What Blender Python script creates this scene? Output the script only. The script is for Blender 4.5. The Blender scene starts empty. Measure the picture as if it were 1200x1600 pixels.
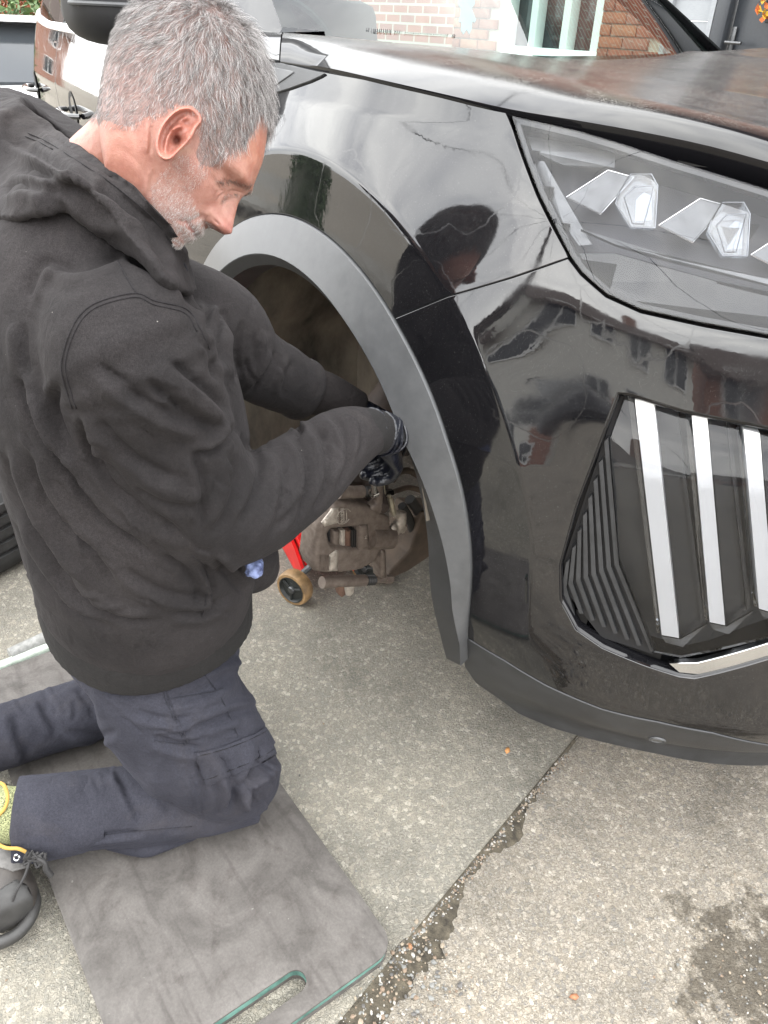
import bpy, bmesh, math, random
import numpy as np
from mathutils import Vector, Matrix, noise
from mathutils.geometry import delaunay_2d_cdt
random.seed(4); RNG = np.random.default_rng(4)
scene = bpy.context.scene
C = scene.collection
# ------------------------------------------------------------------ camera
CAM = np.array([1.14552, -0.65524, 1.23268])
FW = np.array([-0.67022, 0.50959, -0.53956]); RT = np.array([0.58473, 0.81030, 0.03896]); UP = np.array([-0.45706, 0.28938, 0.84105])
FPX = 1202.45
cd = bpy.data.cameras.new('camera'); cam = bpy.data.objects.new('camera', cd); C.objects.link(cam)
cam.matrix_world = Matrix(((RT[0], UP[0], -FW[0], CAM[0]), (RT[1], UP[1], -FW[1], CAM[1]), (RT[2], UP[2], -FW[2], CAM[2]), (0, 0, 0, 1)))
cd.sensor_fit = 'VERTICAL'; cd.sensor_height = 36.0; cd.lens = FPX/1600*36.0
cd.clip_start = 0.05; cd.clip_end = 2000
scene.camera = cam
# ------------------------------------------------------------------ sky, sun, exposure
SUN_EL, SUN_AZ = math.radians(48), math.radians(150)
world = bpy.data.worlds.new('World'); scene.world = world; world.use_nodes = True
wn, wl = world.node_tree.nodes, world.node_tree.links
bgn = wn['Background']; bgn.inputs['Strength'].default_value = 0.15
sky = wn.new('ShaderNodeTexSky'); sky.sky_type = 'NISHITA'; sky.sun_disc = False
sky.sun_elevation = SUN_EL; sky.sun_rotation = SUN_AZ
tc = wn.new('ShaderNodeTexCoord')
mp = wn.new('ShaderNodeMapping'); mp.inputs['Scale'].default_value = (1, 1, 2.2); wl.new(tc.outputs['Generated'], mp.inputs['Vector'])
n1 = wn.new('ShaderNodeTexNoise'); n1.inputs['Scale'].default_value = 2.6; n1.inputs['Detail'].default_value = 11; n1.inputs['Roughness'].default_value = .6; n1.inputs['Distortion'].default_value = .9
wl.new(mp.outputs[0], n1.inputs['Vector'])
r1 = wn.new('ShaderNodeValToRGB'); r1.color_ramp.elements[0].position = .30; r1.color_ramp.elements[0].color = (17, 17.5, 18.6, 1)
r1.color_ramp.elements[1].position = .66; r1.color_ramp.elements[1].color = (35., 35., 34.2, 1)
wl.new(n1.outputs['Fac'], r1.inputs[0])
n2 = wn.new('ShaderNodeTexNoise'); n2.inputs['Scale'].default_value = 1.3; n2.inputs['Detail'].default_value = 5
wl.new(mp.outputs[0], n2.inputs['Vector'])
r2 = wn.new('ShaderNodeValToRGB'); r2.color_ramp.elements[0].position = .34; r2.color_ramp.elements[0].color = (.72, .72, .72, 1); r2.color_ramp.elements[1].position = .5; r2.color_ramp.elements[1].color = (1, 1, 1, 1)
wl.new(n2.outputs['Fac'], r2.inputs[0])
mx = wn.new('ShaderNodeMix'); mx.data_type = 'RGBA'
wl.new(r2.outputs[0], mx.inputs[0]); wl.new(sky.outputs[0], mx.inputs[6]); sz_ = wn.new('ShaderNodeSeparateXYZ'); wl.new(tc.outputs['Generated'], sz_.inputs[0]); gr = wn.new('ShaderNodeMapRange'); gr.inputs[1].default_value = 0; gr.inputs[2].default_value = .75; gr.inputs[3].default_value = .85; gr.inputs[4].default_value = 1.12; wl.new(sz_.outputs[2], gr.inputs[0]); vm = wn.new('ShaderNodeVectorMath'); vm.operation = 'SCALE'; wl.new(r1.outputs[0], vm.inputs[0]); wl.new(gr.outputs[0], vm.inputs['Scale']); wl.new(vm.outputs[0], mx.inputs[7]); wl.new(mx.outputs[2], bgn.inputs['Color'])
sl = bpy.data.lights.new('sun', 'SUN'); sl.energy = .7; sl.angle = math.radians(60); sl.color = (1, .96, .9)
sun = bpy.data.objects.new('sun', sl); C.objects.link(sun)
sdir = Vector((math.sin(SUN_AZ)*math.cos(SUN_EL), math.cos(SUN_AZ)*math.cos(SUN_EL), math.sin(SUN_EL)))
sun.rotation_euler = sdir.to_track_quat('Z', 'Y').to_euler(); sun.location = (0, -3, 6)
vs = scene.view_settings; vs.view_transform = 'Standard'; vs.look = 'None'; vs.gamma = 1; vs.exposure = 0.46; vs.use_curve_mapping = False
scene.render.engine = 'CYCLES'
scene.cycles.max_bounces = 8; scene.cycles.transparent_max_bounces = 12; scene.cycles.use_denoising = True

# ------------------------------------------------------------------ survey helpers: photograph measurements -> metres
def ray(px, py): return FW + RT*((px-600)/FPX) + UP*((800-py)/FPX)
def at(px, py, d): return CAM + ray(px, py)*d
def onp(px, py, ax, val):
    r = ray(px, py); return CAM + r*((val-CAM[ax])/r[ax])
def proj(P):
    d = np.asarray(P, float) - CAM; z = d@FW
    return np.stack([600+FPX*(d@RT)/z, 800-FPX*(d@UP)/z], -1), z

# ------------------------------------------------------------------ materials
MATS = {}
def nodes_of(name):
    m = bpy.data.materials.new(name); m.use_nodes = True
    return m, m.node_tree.nodes, m.node_tree.links, m.node_tree.nodes['Principled BSDF']
def mat(name, col, rough=.5, metal=0., spec=.5, ior=1.5, coat=0., noise_scale=0, noise_amt=.15, bump=0., bump_scale=200., emit=0., sheen=0., col2=None, rvar=0., detail=6., stretch=None, bdist=.001, sss=0.):
    if name in MATS: return MATS[name]
    m, n, l, b = nodes_of(name)
    b.inputs['Base Color'].default_value = (*col, 1); b.inputs['Roughness'].default_value = rough; b.inputs['Metallic'].default_value = metal
    b.inputs['Specular IOR Level'].default_value = spec; b.inputs['IOR'].default_value = ior; b.inputs['Coat Weight'].default_value = coat
    if sheen: b.inputs['Sheen Weight'].default_value = sheen; b.inputs['Sheen Roughness'].default_value = .4
    if sss: b.inputs['Subsurface Weight'].default_value = sss; b.inputs['Subsurface Radius'].default_value = (.012, .004, .002); b.inputs['Subsurface Scale'].default_value = .5
    if emit: b.inputs['Emission Color'].default_value = (*col, 1); b.inputs['Emission Strength'].default_value = emit
    tc = n.new('ShaderNodeTexCoord'); src = tc.outputs['Object']
    if stretch:
        mpn = n.new('ShaderNodeMapping'); mpn.inputs['Scale'].default_value = stretch; l.new(src, mpn.inputs[0]); src = mpn.outputs[0]
    if noise_scale:
        t = n.new('ShaderNodeTexNoise'); t.inputs['Scale'].default_value = noise_scale; t.inputs['Detail'].default_value = detail; t.inputs['Roughness'].default_value = .6
        l.new(src, t.inputs['Vector'])
        r = n.new('ShaderNodeValToRGB'); a = 1-noise_amt; c2 = col2 or tuple(min(1, c*(1+noise_amt)) for c in col)
        r.color_ramp.elements[0].position = .33; r.color_ramp.elements[1].position = .68
        r.color_ramp.elements[0].color = (*[c*a for c in col], 1); r.color_ramp.elements[1].color = (*c2, 1)
        l.new(t.outputs['Fac'], r.inputs[0]); l.new(r.outputs[0], b.inputs['Base Color'])
        if rvar:
            mr = n.new('ShaderNodeMapRange'); mr.inputs[3].default_value = rough-rvar; mr.inputs[4].default_value = rough+rvar
            l.new(t.outputs['Fac'], mr.inputs[0]); l.new(mr.outputs[0], b.inputs['Roughness'])
    if bump:
        t2 = n.new('ShaderNodeTexNoise'); t2.inputs['Scale'].default_value = bump_scale; t2.inputs['Detail'].default_value = 3; l.new(src, t2.inputs['Vector'])
        bp = n.new('ShaderNodeBump'); bp.inputs['Strength'].default_value = bump; bp.inputs['Distance'].default_value = bdist
        l.new(t2.outputs['Fac'], bp.inputs['Height']); l.new(bp.outputs[0], b.inputs['Normal'])
    MATS[name] = m; return m
def mat_glass(name, tint=(1, 1, 1), ior=1.5, rough=.0, trans=.92, f0=None):
    m = bpy.data.materials.new(name); m.use_nodes = True; n, l = m.node_tree.nodes, m.node_tree.links
    n.remove(n['Principled BSDF']); out = n['Material Output']
    tr = n.new('ShaderNodeBsdfTransparent'); tr.inputs[0].default_value = (*[t*trans for t in tint], 1)
    gl = n.new('ShaderNodeBsdfGlossy'); gl.inputs['Roughness'].default_value = rough
    fr = n.new('ShaderNodeFresnel'); fr.inputs[0].default_value = ior
    mxs = n.new('ShaderNodeMixShader'); l.new(fr.outputs[0], mxs.inputs[0]); l.new(tr.outputs[0], mxs.inputs[1]); l.new(gl.outputs[0], mxs.inputs[2]); l.new(mxs.outputs[0], out.inputs[0])
    MATS[name] = m; return m

def car_paint():
    m, n, l, b = nodes_of('black_paint')
    b.inputs['Base Color'].default_value = (.006, .006, .007, 1); b.inputs['Roughness'].default_value = .035; b.inputs['IOR'].default_value = 1.74
    tc = n.new('ShaderNodeTexCoord')
    # road dust and wiped streaks
    t = n.new('ShaderNodeTexNoise'); t.inputs['Scale'].default_value = 7; t.inputs['Detail'].default_value = 10; t.inputs['Roughness'].default_value = .65; t.inputs['Distortion'].default_value = 1.2
    l.new(tc.outputs['Object'], t.inputs[0])
    mr = n.new('ShaderNodeMapRange'); mr.inputs[1].default_value = .42; mr.inputs[2].default_value = .75; mr.inputs[3].default_value = .02; mr.inputs[4].default_value = .13
    l.new(t.outputs['Fac'], mr.inputs[0]); l.new(mr.outputs[0], b.inputs['Roughness'])
    s = n.new('ShaderNodeTexNoise'); s.inputs['Scale'].default_value = 900; s.inputs['Detail'].default_value = 1; l.new(tc.outputs['Object'], s.inputs[0])
    r = n.new('ShaderNodeValToRGB'); r.color_ramp.elements[0].position = .70; r.color_ramp.elements[0].color = (.006, .006, .007, 1); r.color_ramp.elements[1].position = .80; r.color_ramp.elements[1].color = (.10, .10, .095, 1)
    l.new(s.outputs['Fac'], r.inputs[0]); l.new(r.outputs[0], b.inputs['Base Color'])
    bp = n.new('ShaderNodeBump'); bp.inputs['Strength'].default_value = .25; bp.inputs['Distance'].default_value = .0002
    s2 = n.new('ShaderNodeTexNoise'); s2.inputs['Scale'].default_value = 55; s2.inputs['Detail'].default_value = 2; l.new(tc.outputs['Object'], s2.inputs[0])
    l.new(s2.outputs['Fac'], bp.inputs['Height']); l.new(bp.outputs[0], b.inputs['Normal'])
    v = n.new('ShaderNodeTexVoronoi'); v.inputs['Scale'].default_value = 6.5; v.inputs['Randomness'].default_value = 1
    nd = n.new('ShaderNodeTexNoise'); nd.inputs['Scale'].default_value = 14; nd.inputs['Detail'].default_value = 6; l.new(tc.outputs['Object'], nd.inputs[0]); mv = n.new('ShaderNodeMix'); mv.data_type = 'VECTOR'; mv.inputs[0].default_value = .06; l.new(tc.outputs['Object'], mv.inputs[4]); l.new(nd.outputs['Color'], mv.inputs[5]); l.new(mv.outputs[1], v.inputs['Vector'])
    w = n.new('ShaderNodeMath'); w.operation = 'SUBTRACT'; l.new(v.outputs['Distance'], w.inputs[0]); w.inputs[1].default_value = .42; a = n.new('ShaderNodeMath'); a.operation = 'ABSOLUTE'; l.new(w.outputs[0], a.inputs[0])
    q = n.new('ShaderNodeMapRange'); q.inputs[1].default_value = .0; q.inputs[2].default_value = .012; q.inputs[3].default_value = .16; q.inputs[4].default_value = 0; l.new(a.outputs[0], q.inputs[0])
    ad = n.new('ShaderNodeMath'); ad.operation = 'ADD'; l.new(mr.outputs[0], ad.inputs[0]); l.new(q.outputs[0], ad.inputs[1]); l.new(ad.outputs[0], b.inputs['Roughness'])
    MATS['black_paint'] = m; return m
PAINT = car_paint()
def bonnet_paint():
    m, n, l, b = nodes_of('dusty_black_paint'); b.inputs['IOR'].default_value = 1.36; tc = n.new('ShaderNodeTexCoord')
    def nz(s, d, dist=0.):
        t = n.new('ShaderNodeTexNoise'); t.inputs['Scale'].default_value = s; t.inputs['Detail'].default_value = d; t.inputs['Roughness'].default_value = .68; t.inputs['Distortion'].default_value = dist; l.new(tc.outputs['Object'], t.inputs[0]); return t.outputs['Fac']
    g = n.new('ShaderNodeNewGeometry'); sx = n.new('ShaderNodeSeparateXYZ'); l.new(g.outputs['Normal'], sx.inputs[0])
    up = n.new('ShaderNodeMapRange'); up.inputs[1].default_value = .93; up.inputs[2].default_value = .995; l.new(sx.outputs[2], up.inputs[0])     # dust settles on the flat top
    sp = n.new('ShaderNodeMapRange'); sp.inputs[1].default_value = .50; sp.inputs[2].default_value = .62; l.new(nz(620, 2), sp.inputs[0])
    bl = n.new('ShaderNodeMapRange'); bl.inputs[1].default_value = .28; bl.inputs[2].default_value = .55; l.new(nz(9, 8, 1.5), bl.inputs[0])
    m1 = n.new('ShaderNodeMath'); m1.operation = 'MULTIPLY'; l.new(sp.outputs[0], m1.inputs[0]); l.new(bl.outputs[0], m1.inputs[1]); m2 = n.new('ShaderNodeMath'); m2.operation = 'MULTIPLY'; l.new(m1.outputs[0], m2.inputs[0]); l.new(up.outputs[0], m2.inputs[1])
    mx = n.new('ShaderNodeMix'); mx.data_type = 'RGBA'; l.new(m2.outputs[0], mx.inputs[0]); mx.inputs[6].default_value = (.007, .007, .008, 1); mx.inputs[7].default_value = (.19, .186, .172, 1); l.new(mx.outputs[2], b.inputs['Base Color'])
    r = n.new('ShaderNodeMath'); r.operation = 'MULTIPLY_ADD'; l.new(up.outputs[0], r.inputs[0]); r.inputs[1].default_value = .16; r.inputs[2].default_value = .05; l.new(r.outputs[0], b.inputs['Roughness'])
    bp = n.new('ShaderNodeBump'); bp.inputs['Strength'].default_value = .12; bp.inputs['Distance'].default_value = .0003; l.new(m2.outputs[0], bp.inputs['Height']); l.new(bp.outputs[0], b.inputs['Normal']); MATS['dusty_black_paint'] = m; return m
BONP = bonnet_paint()
PLASTIC = mat('dark_plastic', (.030, .031, .033), .42, noise_scale=30, noise_amt=.25, bump=.35, bump_scale=900, rvar=.06)
CLAD = mat('grey_cladding', (.075, .077, .080), .36, noise_scale=40, noise_amt=.12, bump=.25, bump_scale=1100, rvar=.05, bdist=.0005)
CLADIN = mat('cladding_edge', (.035, .036, .037), .5, noise_scale=40, noise_amt=.2, bump=.3, bump_scale=900)
GLOSSB = mat('gloss_black', (.006, .006, .007), .06)
MATB = mat('matt_black', (.012, .012, .013), .6)
VOIDM = mat('underbody', (.012, .011, .010), .85, noise_scale=15, noise_amt=.5)
CHROME = mat('satin_silver', (.62, .63, .64), .22, metal=1.)
SILV = mat('brushed_silver', (.13, .133, .137), .42, metal=.9, noise_scale=60, noise_amt=.2)
DIMC = mat('lamp_chrome', (.20, .21, .225), .25, metal=1.)
WHITEP = mat('white_light_guide', (.80, .81, .82), .5)
LENS = mat_glass('clear_lens', (.95, .96, .98), 1.5)
SCREEN = mat_glass('windscreen_glass', (.50, .68, .63), 1.75)
SIDEG = mat_glass('privacy_glass', (.25, .3, .3), 1.7)

# ------------------------------------------------------------------ object helpers
def thing(name, label, cat, loc=(0, 0, 0), group=None, rz=0):
    o = bpy.data.objects.new(name, None); C.objects.link(o); o.location = loc; o.rotation_euler = (0, 0, rz)
    o.empty_display_size = .05
    o['label'] = label; o['category'] = cat
    if group: o['group'] = group
    return o
def tag(o, label=None, cat=None, group=None, kind=None):
    if label: o['label'] = label
    if cat: o['category'] = cat
    if group: o['group'] = group
    if kind: o['kind'] = kind
    return o
def link(name, me, parent=None, local=False):
    """world-space mesh; parented so that it stays where it is"""
    o = bpy.data.objects.new(name, me); C.objects.link(o)
    if parent:
        o.parent = parent
        if not local:
            bpy_mw = world_of(parent); o.matrix_parent_inverse = bpy_mw.inverted()
    return o
def world_of(o):
    m = Matrix.LocRotScale(o.location, o.rotation_euler, o.scale)
    if o.parent: m = world_of(o.parent) @ o.matrix_parent_inverse @ m
    return m
def mesh(name, V, Fc, m, parent=None, smooth=True, normals=None, midx=None, local=False):
    me = bpy.data.meshes.new(name); me.from_pydata([tuple(map(float, v)) for v in V], [], [tuple(map(int, f)) for f in Fc])
    for x in (m if isinstance(m, (list, tuple)) else [m]): me.materials.append(x)
    if smooth: me.polygons.foreach_set('use_smooth', [True]*len(me.polygons))
    if midx is not None: me.polygons.foreach_set('material_index', midx)
    me.update(calc_edges=True)
    if normals is not None:
        me.validate()
    if normals is not None and len(normals) == len(me.vertices):
        nn_ = np.nan_to_num(np.array(normals, float)); me.normals_split_custom_set_from_vertices([tuple(x) for x in nn_.tolist()])
    me.update()
    return link(name, me, parent, local)
def fix_normals(o):
    bm = bmesh.new(); bm.from_mesh(o.data); bmesh.ops.recalc_face_normals(bm, faces=bm.faces); bm.to_mesh(o.data); bm.free(); return o
class MB:
    """collects several shapes into one mesh"""
    def __init__(s): s.v = []; s.f = []
    def add(s, V, Fc):
        k = len(s.v); s.v += [tuple(map(float, v)) for v in V]; s.f += [tuple(int(i)+k for i in f) for f in Fc]; return s
    def box(s, c, size, rot=None, bev=0.):
        c = np.array(c, float); h = np.array(size, float)/2
        if bev:
            bm = bmesh.new(); bmesh.ops.create_cube(bm, size=1); bmesh.ops.scale(bm, vec=tuple(2*h), verts=bm.verts)
            bmesh.ops.bevel(bm, geom=bm.edges[:], offset=bev, segments=2, affect='EDGES', profile=.5)
            V = np.array([v.co[:] for v in bm.verts]); bm.verts.index_update(); Fc = [[v.index for v in f.verts] for f in bm.faces]; bm.free()
        else:
            V = np.array([(x, y, z) for x in (-1, 1) for y in (-1, 1) for z in (-1, 1)])*h
            Fc = [(0, 1, 3, 2), (4, 6, 7, 5), (0, 4, 5, 1), (2, 3, 7, 6), (0, 2, 6, 4), (1, 5, 7, 3)]
        if rot is not None: V = V@np.array(rot).T
        return s.add(V+c, Fc)
    def tube(s, pts, r, n=10, caps=True, flat=1.0):
        V, Fc = tube_geo(pts, r, n, caps, flat); return s.add(V, Fc)
    def prism(s, poly, d0, d1, frame):
        """poly in 2d frame(origin, ex, ey, ez) extruded from d0 to d1 along ez"""
        o, ex, ey, ez = [np.array(a, float) for a in frame]; n = len(poly)
        V = [o+ex*a+ey*b+ez*d0 for a, b in poly]+[o+ex*a+ey*b+ez*d1 for a, b in poly]
        Fc = [tuple(range(n))[::-1], tuple(range(n, 2*n))]+[(i, (i+1) % n, n+(i+1) % n, n+i) for i in range(n)]
        return s.add(V, Fc)
    def lathe(s, prof, c, axis, n=24):
        """prof: (radius, distance along axis)"""
        ax = np.array(axis, float); ax /= np.linalg.norm(ax); t = np.array([0, 0, 1.]) if abs(ax[2]) < .9 else np.array([1., 0, 0])
        e1 = np.cross(ax, t); e1 /= np.linalg.norm(e1); e2 = np.cross(ax, e1); c = np.array(c, float); V = []; Fc = []
        for r, h in prof:
            for k in range(n):
                a = 2*math.pi*k/n; V.append(c+ax*h+(e1*math.cos(a)+e2*math.sin(a))*r)
        for i in range(len(prof)-1):
            for k in range(n):
                a, b = i*n+k, i*n+(k+1) % n; Fc.append((a, b, b+n, a+n))
        return s.add(V, Fc)
    def build(s, name, m, parent=None, smooth=True, local=False, angle=40):
        o = mesh(name, s.v, s.f, m, parent, smooth=False, local=local); fix_normals(o)
        if smooth: sharp(o, angle)
        return o
def sharp(o, deg=40):
    me = o.data; me.polygons.foreach_set('use_smooth', [True]*len(me.polygons))
    bm = bmesh.new(); bm.from_mesh(me); c = math.radians(deg)
    for e in bm.edges: e.smooth = not (len(e.link_faces) == 2 and e.calc_face_angle(0) > c)
    bm.to_mesh(me); bm.free(); return o
def frames(P):
    P = np.array(P, float); T = np.gradient(P, axis=0); T /= np.linalg.norm(T, axis=1)[:, None]+1e-12
    t = np.array([0, 0, 1.]) if abs(T[0][2]) < .9 else np.array([1., 0, 0]); N = []; n = np.cross(T[0], t)
    for k in range(len(P)):
        n = n - T[k]*(n@T[k]); n /= np.linalg.norm(n); N.append(n)
    N = np.array(N); return P, T, N, np.cross(T, N)
def tube_geo(pts, r, n=10, caps=True, flat=1.0):
    P, T, N, B = frames(pts); R = np.broadcast_to(np.array(r, float), (len(P),)); V = []; Fc = []
    for k in range(len(P)):
        for j in range(n):
            a = 2*math.pi*j/n; V.append(P[k]+R[k]*(N[k]*math.cos(a)+B[k]*math.sin(a)*flat))
    for k in range(len(P)-1):
        for j in range(n): a, b = k*n+j, k*n+(j+1) % n; Fc.append((a, b, b+n, a+n))
    if caps: Fc += [tuple(range(n))[::-1], tuple(range((len(P)-1)*n, len(P)*n))]
    return V, Fc
def spline(P, n, closed=False):
    """Catmull-Rom through P, n samples (centripetal-ish, by chord length)"""
    P = np.array(P, float)
    Q = np.vstack([P[-1], P, P[0], P[1]]) if closed else np.vstack([2*P[0]-P[1], P, 2*P[-1]-P[-2]])
    m = len(P) if closed else len(P)-1
    L = np.array([np.linalg.norm(Q[i+2]-Q[i+1]) for i in range(m)]); S = np.r_[0, np.cumsum(L)]
    t = np.linspace(0, S[-1], n, endpoint=not closed); out = []
    for x in t:
        i = min(max(np.searchsorted(S, x, 'right')-1, 0), m-1); u = (x-S[i])/(L[i]+1e-12); a, b, c, d = Q[i:i+4]
        out.append(.5*((2*b)+(-a+c)*u+(2*a-5*b+4*c-d)*u*u+(-a+3*b-3*c+d)*u**3))
    return np.array(out)
def densify(P, step, closed=True):
    out = []; n = len(P)
    for i in range(n if closed else n-1):
        a, b = np.array(P[i], float), np.array(P[(i+1) % n], float); k = max(1, int(math.ceil(np.linalg.norm(b-a)/step)))
        out += [a+(b-a)*j/k for j in range(k)]
    if not closed: out.append(np.array(P[-1], float))
    return np.array(out)
def inside(pts, poly):
    x, y = pts[:, 0], pts[:, 1]; c = np.zeros(len(pts), bool); n = len(poly)
    for i in range(n):
        x0, y0 = poly[i]; x1, y1 = poly[(i+1) % n]
        if y0 == y1: continue
        k = ((y0 > y) != (y1 > y)) & (x < (x1-x0)*(y-y0)/(y1-y0)+x0); c ^= k
    return c
def area2(P): P = np.array(P); x, y = P[:, 0], P[:, 1]; return .5*np.sum(x*np.roll(y, -1)-y*np.roll(x, -1))
def tri2d(outline, holes=(), step=.012, extra=()):
    """triangulated region: returns 2d points, triangles, and boundary loops (index lists)"""
    loops = [densify(outline, step)]+[densify(h, step) for h in holes]
    loops = [l if (area2(l) > 0) == (i == 0) else l[::-1] for i, l in enumerate(loops)]
    pts = []; edges = []; lid = []
    for l in loops:
        k = len(pts); pts += [tuple(p) for p in l]; edges += [(k+i, k+(i+1) % len(l)) for i in range(len(l))]; lid.append((k, len(l)))
    B = np.array(pts); lo, hi = B.min(0), B.max(0)
    gx, gy = np.meshgrid(np.arange(lo[0], hi[0], step), np.arange(lo[1], hi[1], step*.866)); gx[1::2] += step/2
    G = np.stack([gx.ravel(), gy.ravel()], 1); ok = inside(G, loops[0])
    for h in loops[1:]: ok &= ~inside(G, h)
    G = G[ok]
    ex = np.array([p for e in extra for p in densify(e, step*.6, closed=False)]) if len(extra) else np.zeros((0, 2))
    if len(ex):
        ok = inside(ex, loops[0])
        for h in loops[1:]: ok &= ~inside(ex, h)
        ex = ex[ok]
        G = G[np.array([np.min(np.sum((ex-g)**2, 1)) > (.45*step)**2 for g in G])]
    if len(G): G = G[np.array([np.min(np.sum((B-g)**2, 1)) > (.5*step)**2 for g in G])]
    allp = pts+[tuple(p) for p in G]+[tuple(p) for p in ex]; k0 = len(pts)+len(G)
    edges = edges+[(k0+i, k0+i+1) for i in range(len(ex)-1) if 1e-9 < np.sum((ex[i+1]-ex[i])**2) < (.9*step)**2]
    v, _, f, ov, _, _ = delaunay_2d_cdt([Vector(p) for p in allp], edges, [], 0, 1e-7)
    v = np.array([tuple(p) for p in v]); f = np.array([t for t in f if len(t) == 3])
    c = v[f].mean(1); ok = inside(c, loops[0])
    for h in loops[1:]: ok &= ~inside(c, h)
    f = f[ok]; m = {}
    for i, o in enumerate(ov):
        for q in o: m[q] = i
    bl = []
    for k, n in lid:
        q = [m[k+i] for i in range(n)]; bl.append([x for i, x in enumerate(q) if x != q[i-1]])
    s = np.cross(v[f[:, 1]]-v[f[:, 0]], v[f[:, 2]]-v[f[:, 0]]); f[s < 0] = f[s < 0][:, ::-1]
    return v, f, bl
# ------------------------------------------------------------------ the car's skin as one smooth surface S(u, z)
HUBZ = .483; RI, RO, RC = .385, .466, .568
def _plan():
    a, b, n = 1.02, .93, 2.55
    x = np.linspace(-4.0, 0, 200)[:-1]
    y = .06*(np.maximum(0, -.5-x)/.8)**1.5 + .25*np.maximum(0, -2.1-x)**1.5
    t = np.linspace(0, 1, 500); t = t*t*(3-2*t)*math.pi/2
    X = a*np.sin(t)**(2/n); Y = b-b*np.cos(t)**(2/n)
    P = np.vstack([np.stack([x, y], 1), np.stack([X, Y], 1)])
    M = P[::-1][1:].copy(); M[:, 1] = 2*b-M[:, 1]
    P = np.vstack([P, M]); s = np.r_[0, np.cumsum(np.linalg.norm(np.diff(P, axis=0), axis=1))]
    i0 = np.argmin(np.abs(P[:, 0])+np.abs(P[:, 1])); s -= s[i0]
    return s, P
_s, _P = _plan()
UNOSE = float(_s[(len(_s)-1)//2])
_T = np.gradient(_P, _s, axis=0); _N = np.stack([_T[:, 1], -_T[:, 0]], 1); _N /= np.linalg.norm(_N, axis=1)[:, None]
_k = np.ones(9)/9
_N = np.stack([np.convolve(np.pad(_N[:, i], 4, 'edge'), _k, 'valid') for i in (0, 1)], 1); _N /= np.linalg.norm(_N, axis=1)[:, None]
def _tab(pts, w=.03):
    pts = np.array(pts); z = np.linspace(-.2, 1.8, 801); d = np.interp(z, pts[:, 0], pts[:, 1]); k = np.exp(-np.linspace(-2, 2, int(w*2/.0025)|1)**2); k /= k.sum(); h = len(k)//2
    return z, np.convolve(np.pad(d, h, 'edge'), k, 'valid')
_zs, _ds = _tab([(.2, .06), (.3, .03), (.4, .008), (.5, 0), (.72, 0), (.85, .008), (.95, .032), (1.03, .062), (1.1, .095), (1.17, .135), (1.25, .19), (1.35, .27)])
_zd, _dd = _tab([(.2, .09), (.36, .03), (.45, .03), (.6, .012), (.8, .0), (.98, .008), (1.02, .004), (1.1, .022), (1.16, .04), (1.25, .07), (1.7, .30)])
_zf, _df = _tab([(.2, .10), (.27, .03), (.34, .0), (.45, .0), (.62, .012), (.8, .035), (.92, .07), (1.02, .115), (1.1, .16), (1.2, .23)])
def sst(x, a, b): t = np.clip((x-a)/(b-a), 0, 1); return t*t*(3-2*t)
def delta(u, z):
    wf = sst(u, .35, .80)*(1-sst(u, 2*UNOSE-.8, 2*UNOSE-.35)); wd = 1-sst(u, -.95, -.58)
    d = np.interp(z, _zs, _ds)*(1-wf)+np.interp(z, _zf, _df)*wf; d = d*(1-wd)+np.interp(z, _zd, _dd)*wd
    r = np.hypot(u, np.maximum(z-HUBZ, 0)); rr = r-RC; fl = -.014+.12*np.clip(z-.72, 0, .4)*(np.abs(u) < 2)+.50*.5*(rr+np.sqrt(rr*rr+.0028**2))
    k = .03; h = np.clip(.5+.5*(d-fl)/k, 0, 1); dm = d*(1-h)+fl*h-k*h*(1-h)
    fade = sst(z, .30, .62)*(1-sst(u, .55, .7))*(1-wd)
    return d*(1-fade)+np.minimum(d, dm)*fade
def S0(u, z, off=0.):
    u = np.asarray(u, float); z = np.asarray(z, float); d = delta(u, z)-off
    x = np.interp(u, _s, _P[:, 0]); y = np.interp(u, _s, _P[:, 1]); nx = np.interp(u, _s, _N[:, 0]); ny = np.interp(u, _s, _N[:, 1])
    return np.stack([x-nx*d, y-ny*d, z+0*u], -1)
def SN(u, z, h=.0025):
    a = S0(u+h, z)-S0(u-h, z); b = S0(u, z+h)-S0(u, z-h); n = np.cross(a, b); n /= np.linalg.norm(n, axis=-1)[..., None]
    return n
def S(u, z, off=0.): return S0(u, z)+SN(u, z)*np.asarray(off)[..., None] if np.ndim(off) else S0(u, z)+SN(u, z)*off
def uz(px, py, g=(.5, .8)):
    """where the sight line through a photograph point meets the skin"""
    best = None
    for g0 in (g, (-1.3, 1.0), (.2, .9), (.7, .8), (.9, .7), (-.2, 1.0)):
        x = np.array(g0, float); t = np.array([px, py], float)
        for _ in range(40):
            q = proj(S0(x[0], x[1]))[0]; e = t-q
            if np.abs(e).max() < .05: break
            h = 1e-3; J = np.stack([(proj(S0(x[0]+h, x[1]))[0]-q)/h, (proj(S0(x[0], x[1]+h))[0]-q)/h], 1)
            try: dx = np.linalg.solve(J, e)
            except Exception: break
            m = np.abs(dx).max(); x = x+dx*min(1, .12/m if m > 0 else 1)
        q = proj(S0(x[0], x[1]))[0]; err = np.abs(t-q).max(); front = SN(x[0], x[1])@(CAM-S0(x[0], x[1])) > 0
        if err < 1.5 and front: return (float(x[0]), float(x[1]))
        if best is None or err < best[0]: best = (err, x)
    print('uz miss', px, py, best); return (float(best[1][0]), float(best[1][1]))
def UZ(pts):
    out = []; g = (.5, .8)
    for p in pts:
        if len(p) == 3: out.append((p[0], p[1])); continue      # already (u, z, marker)
        g = uz(p[0], p[1], g); out.append(g)
    return out
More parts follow.
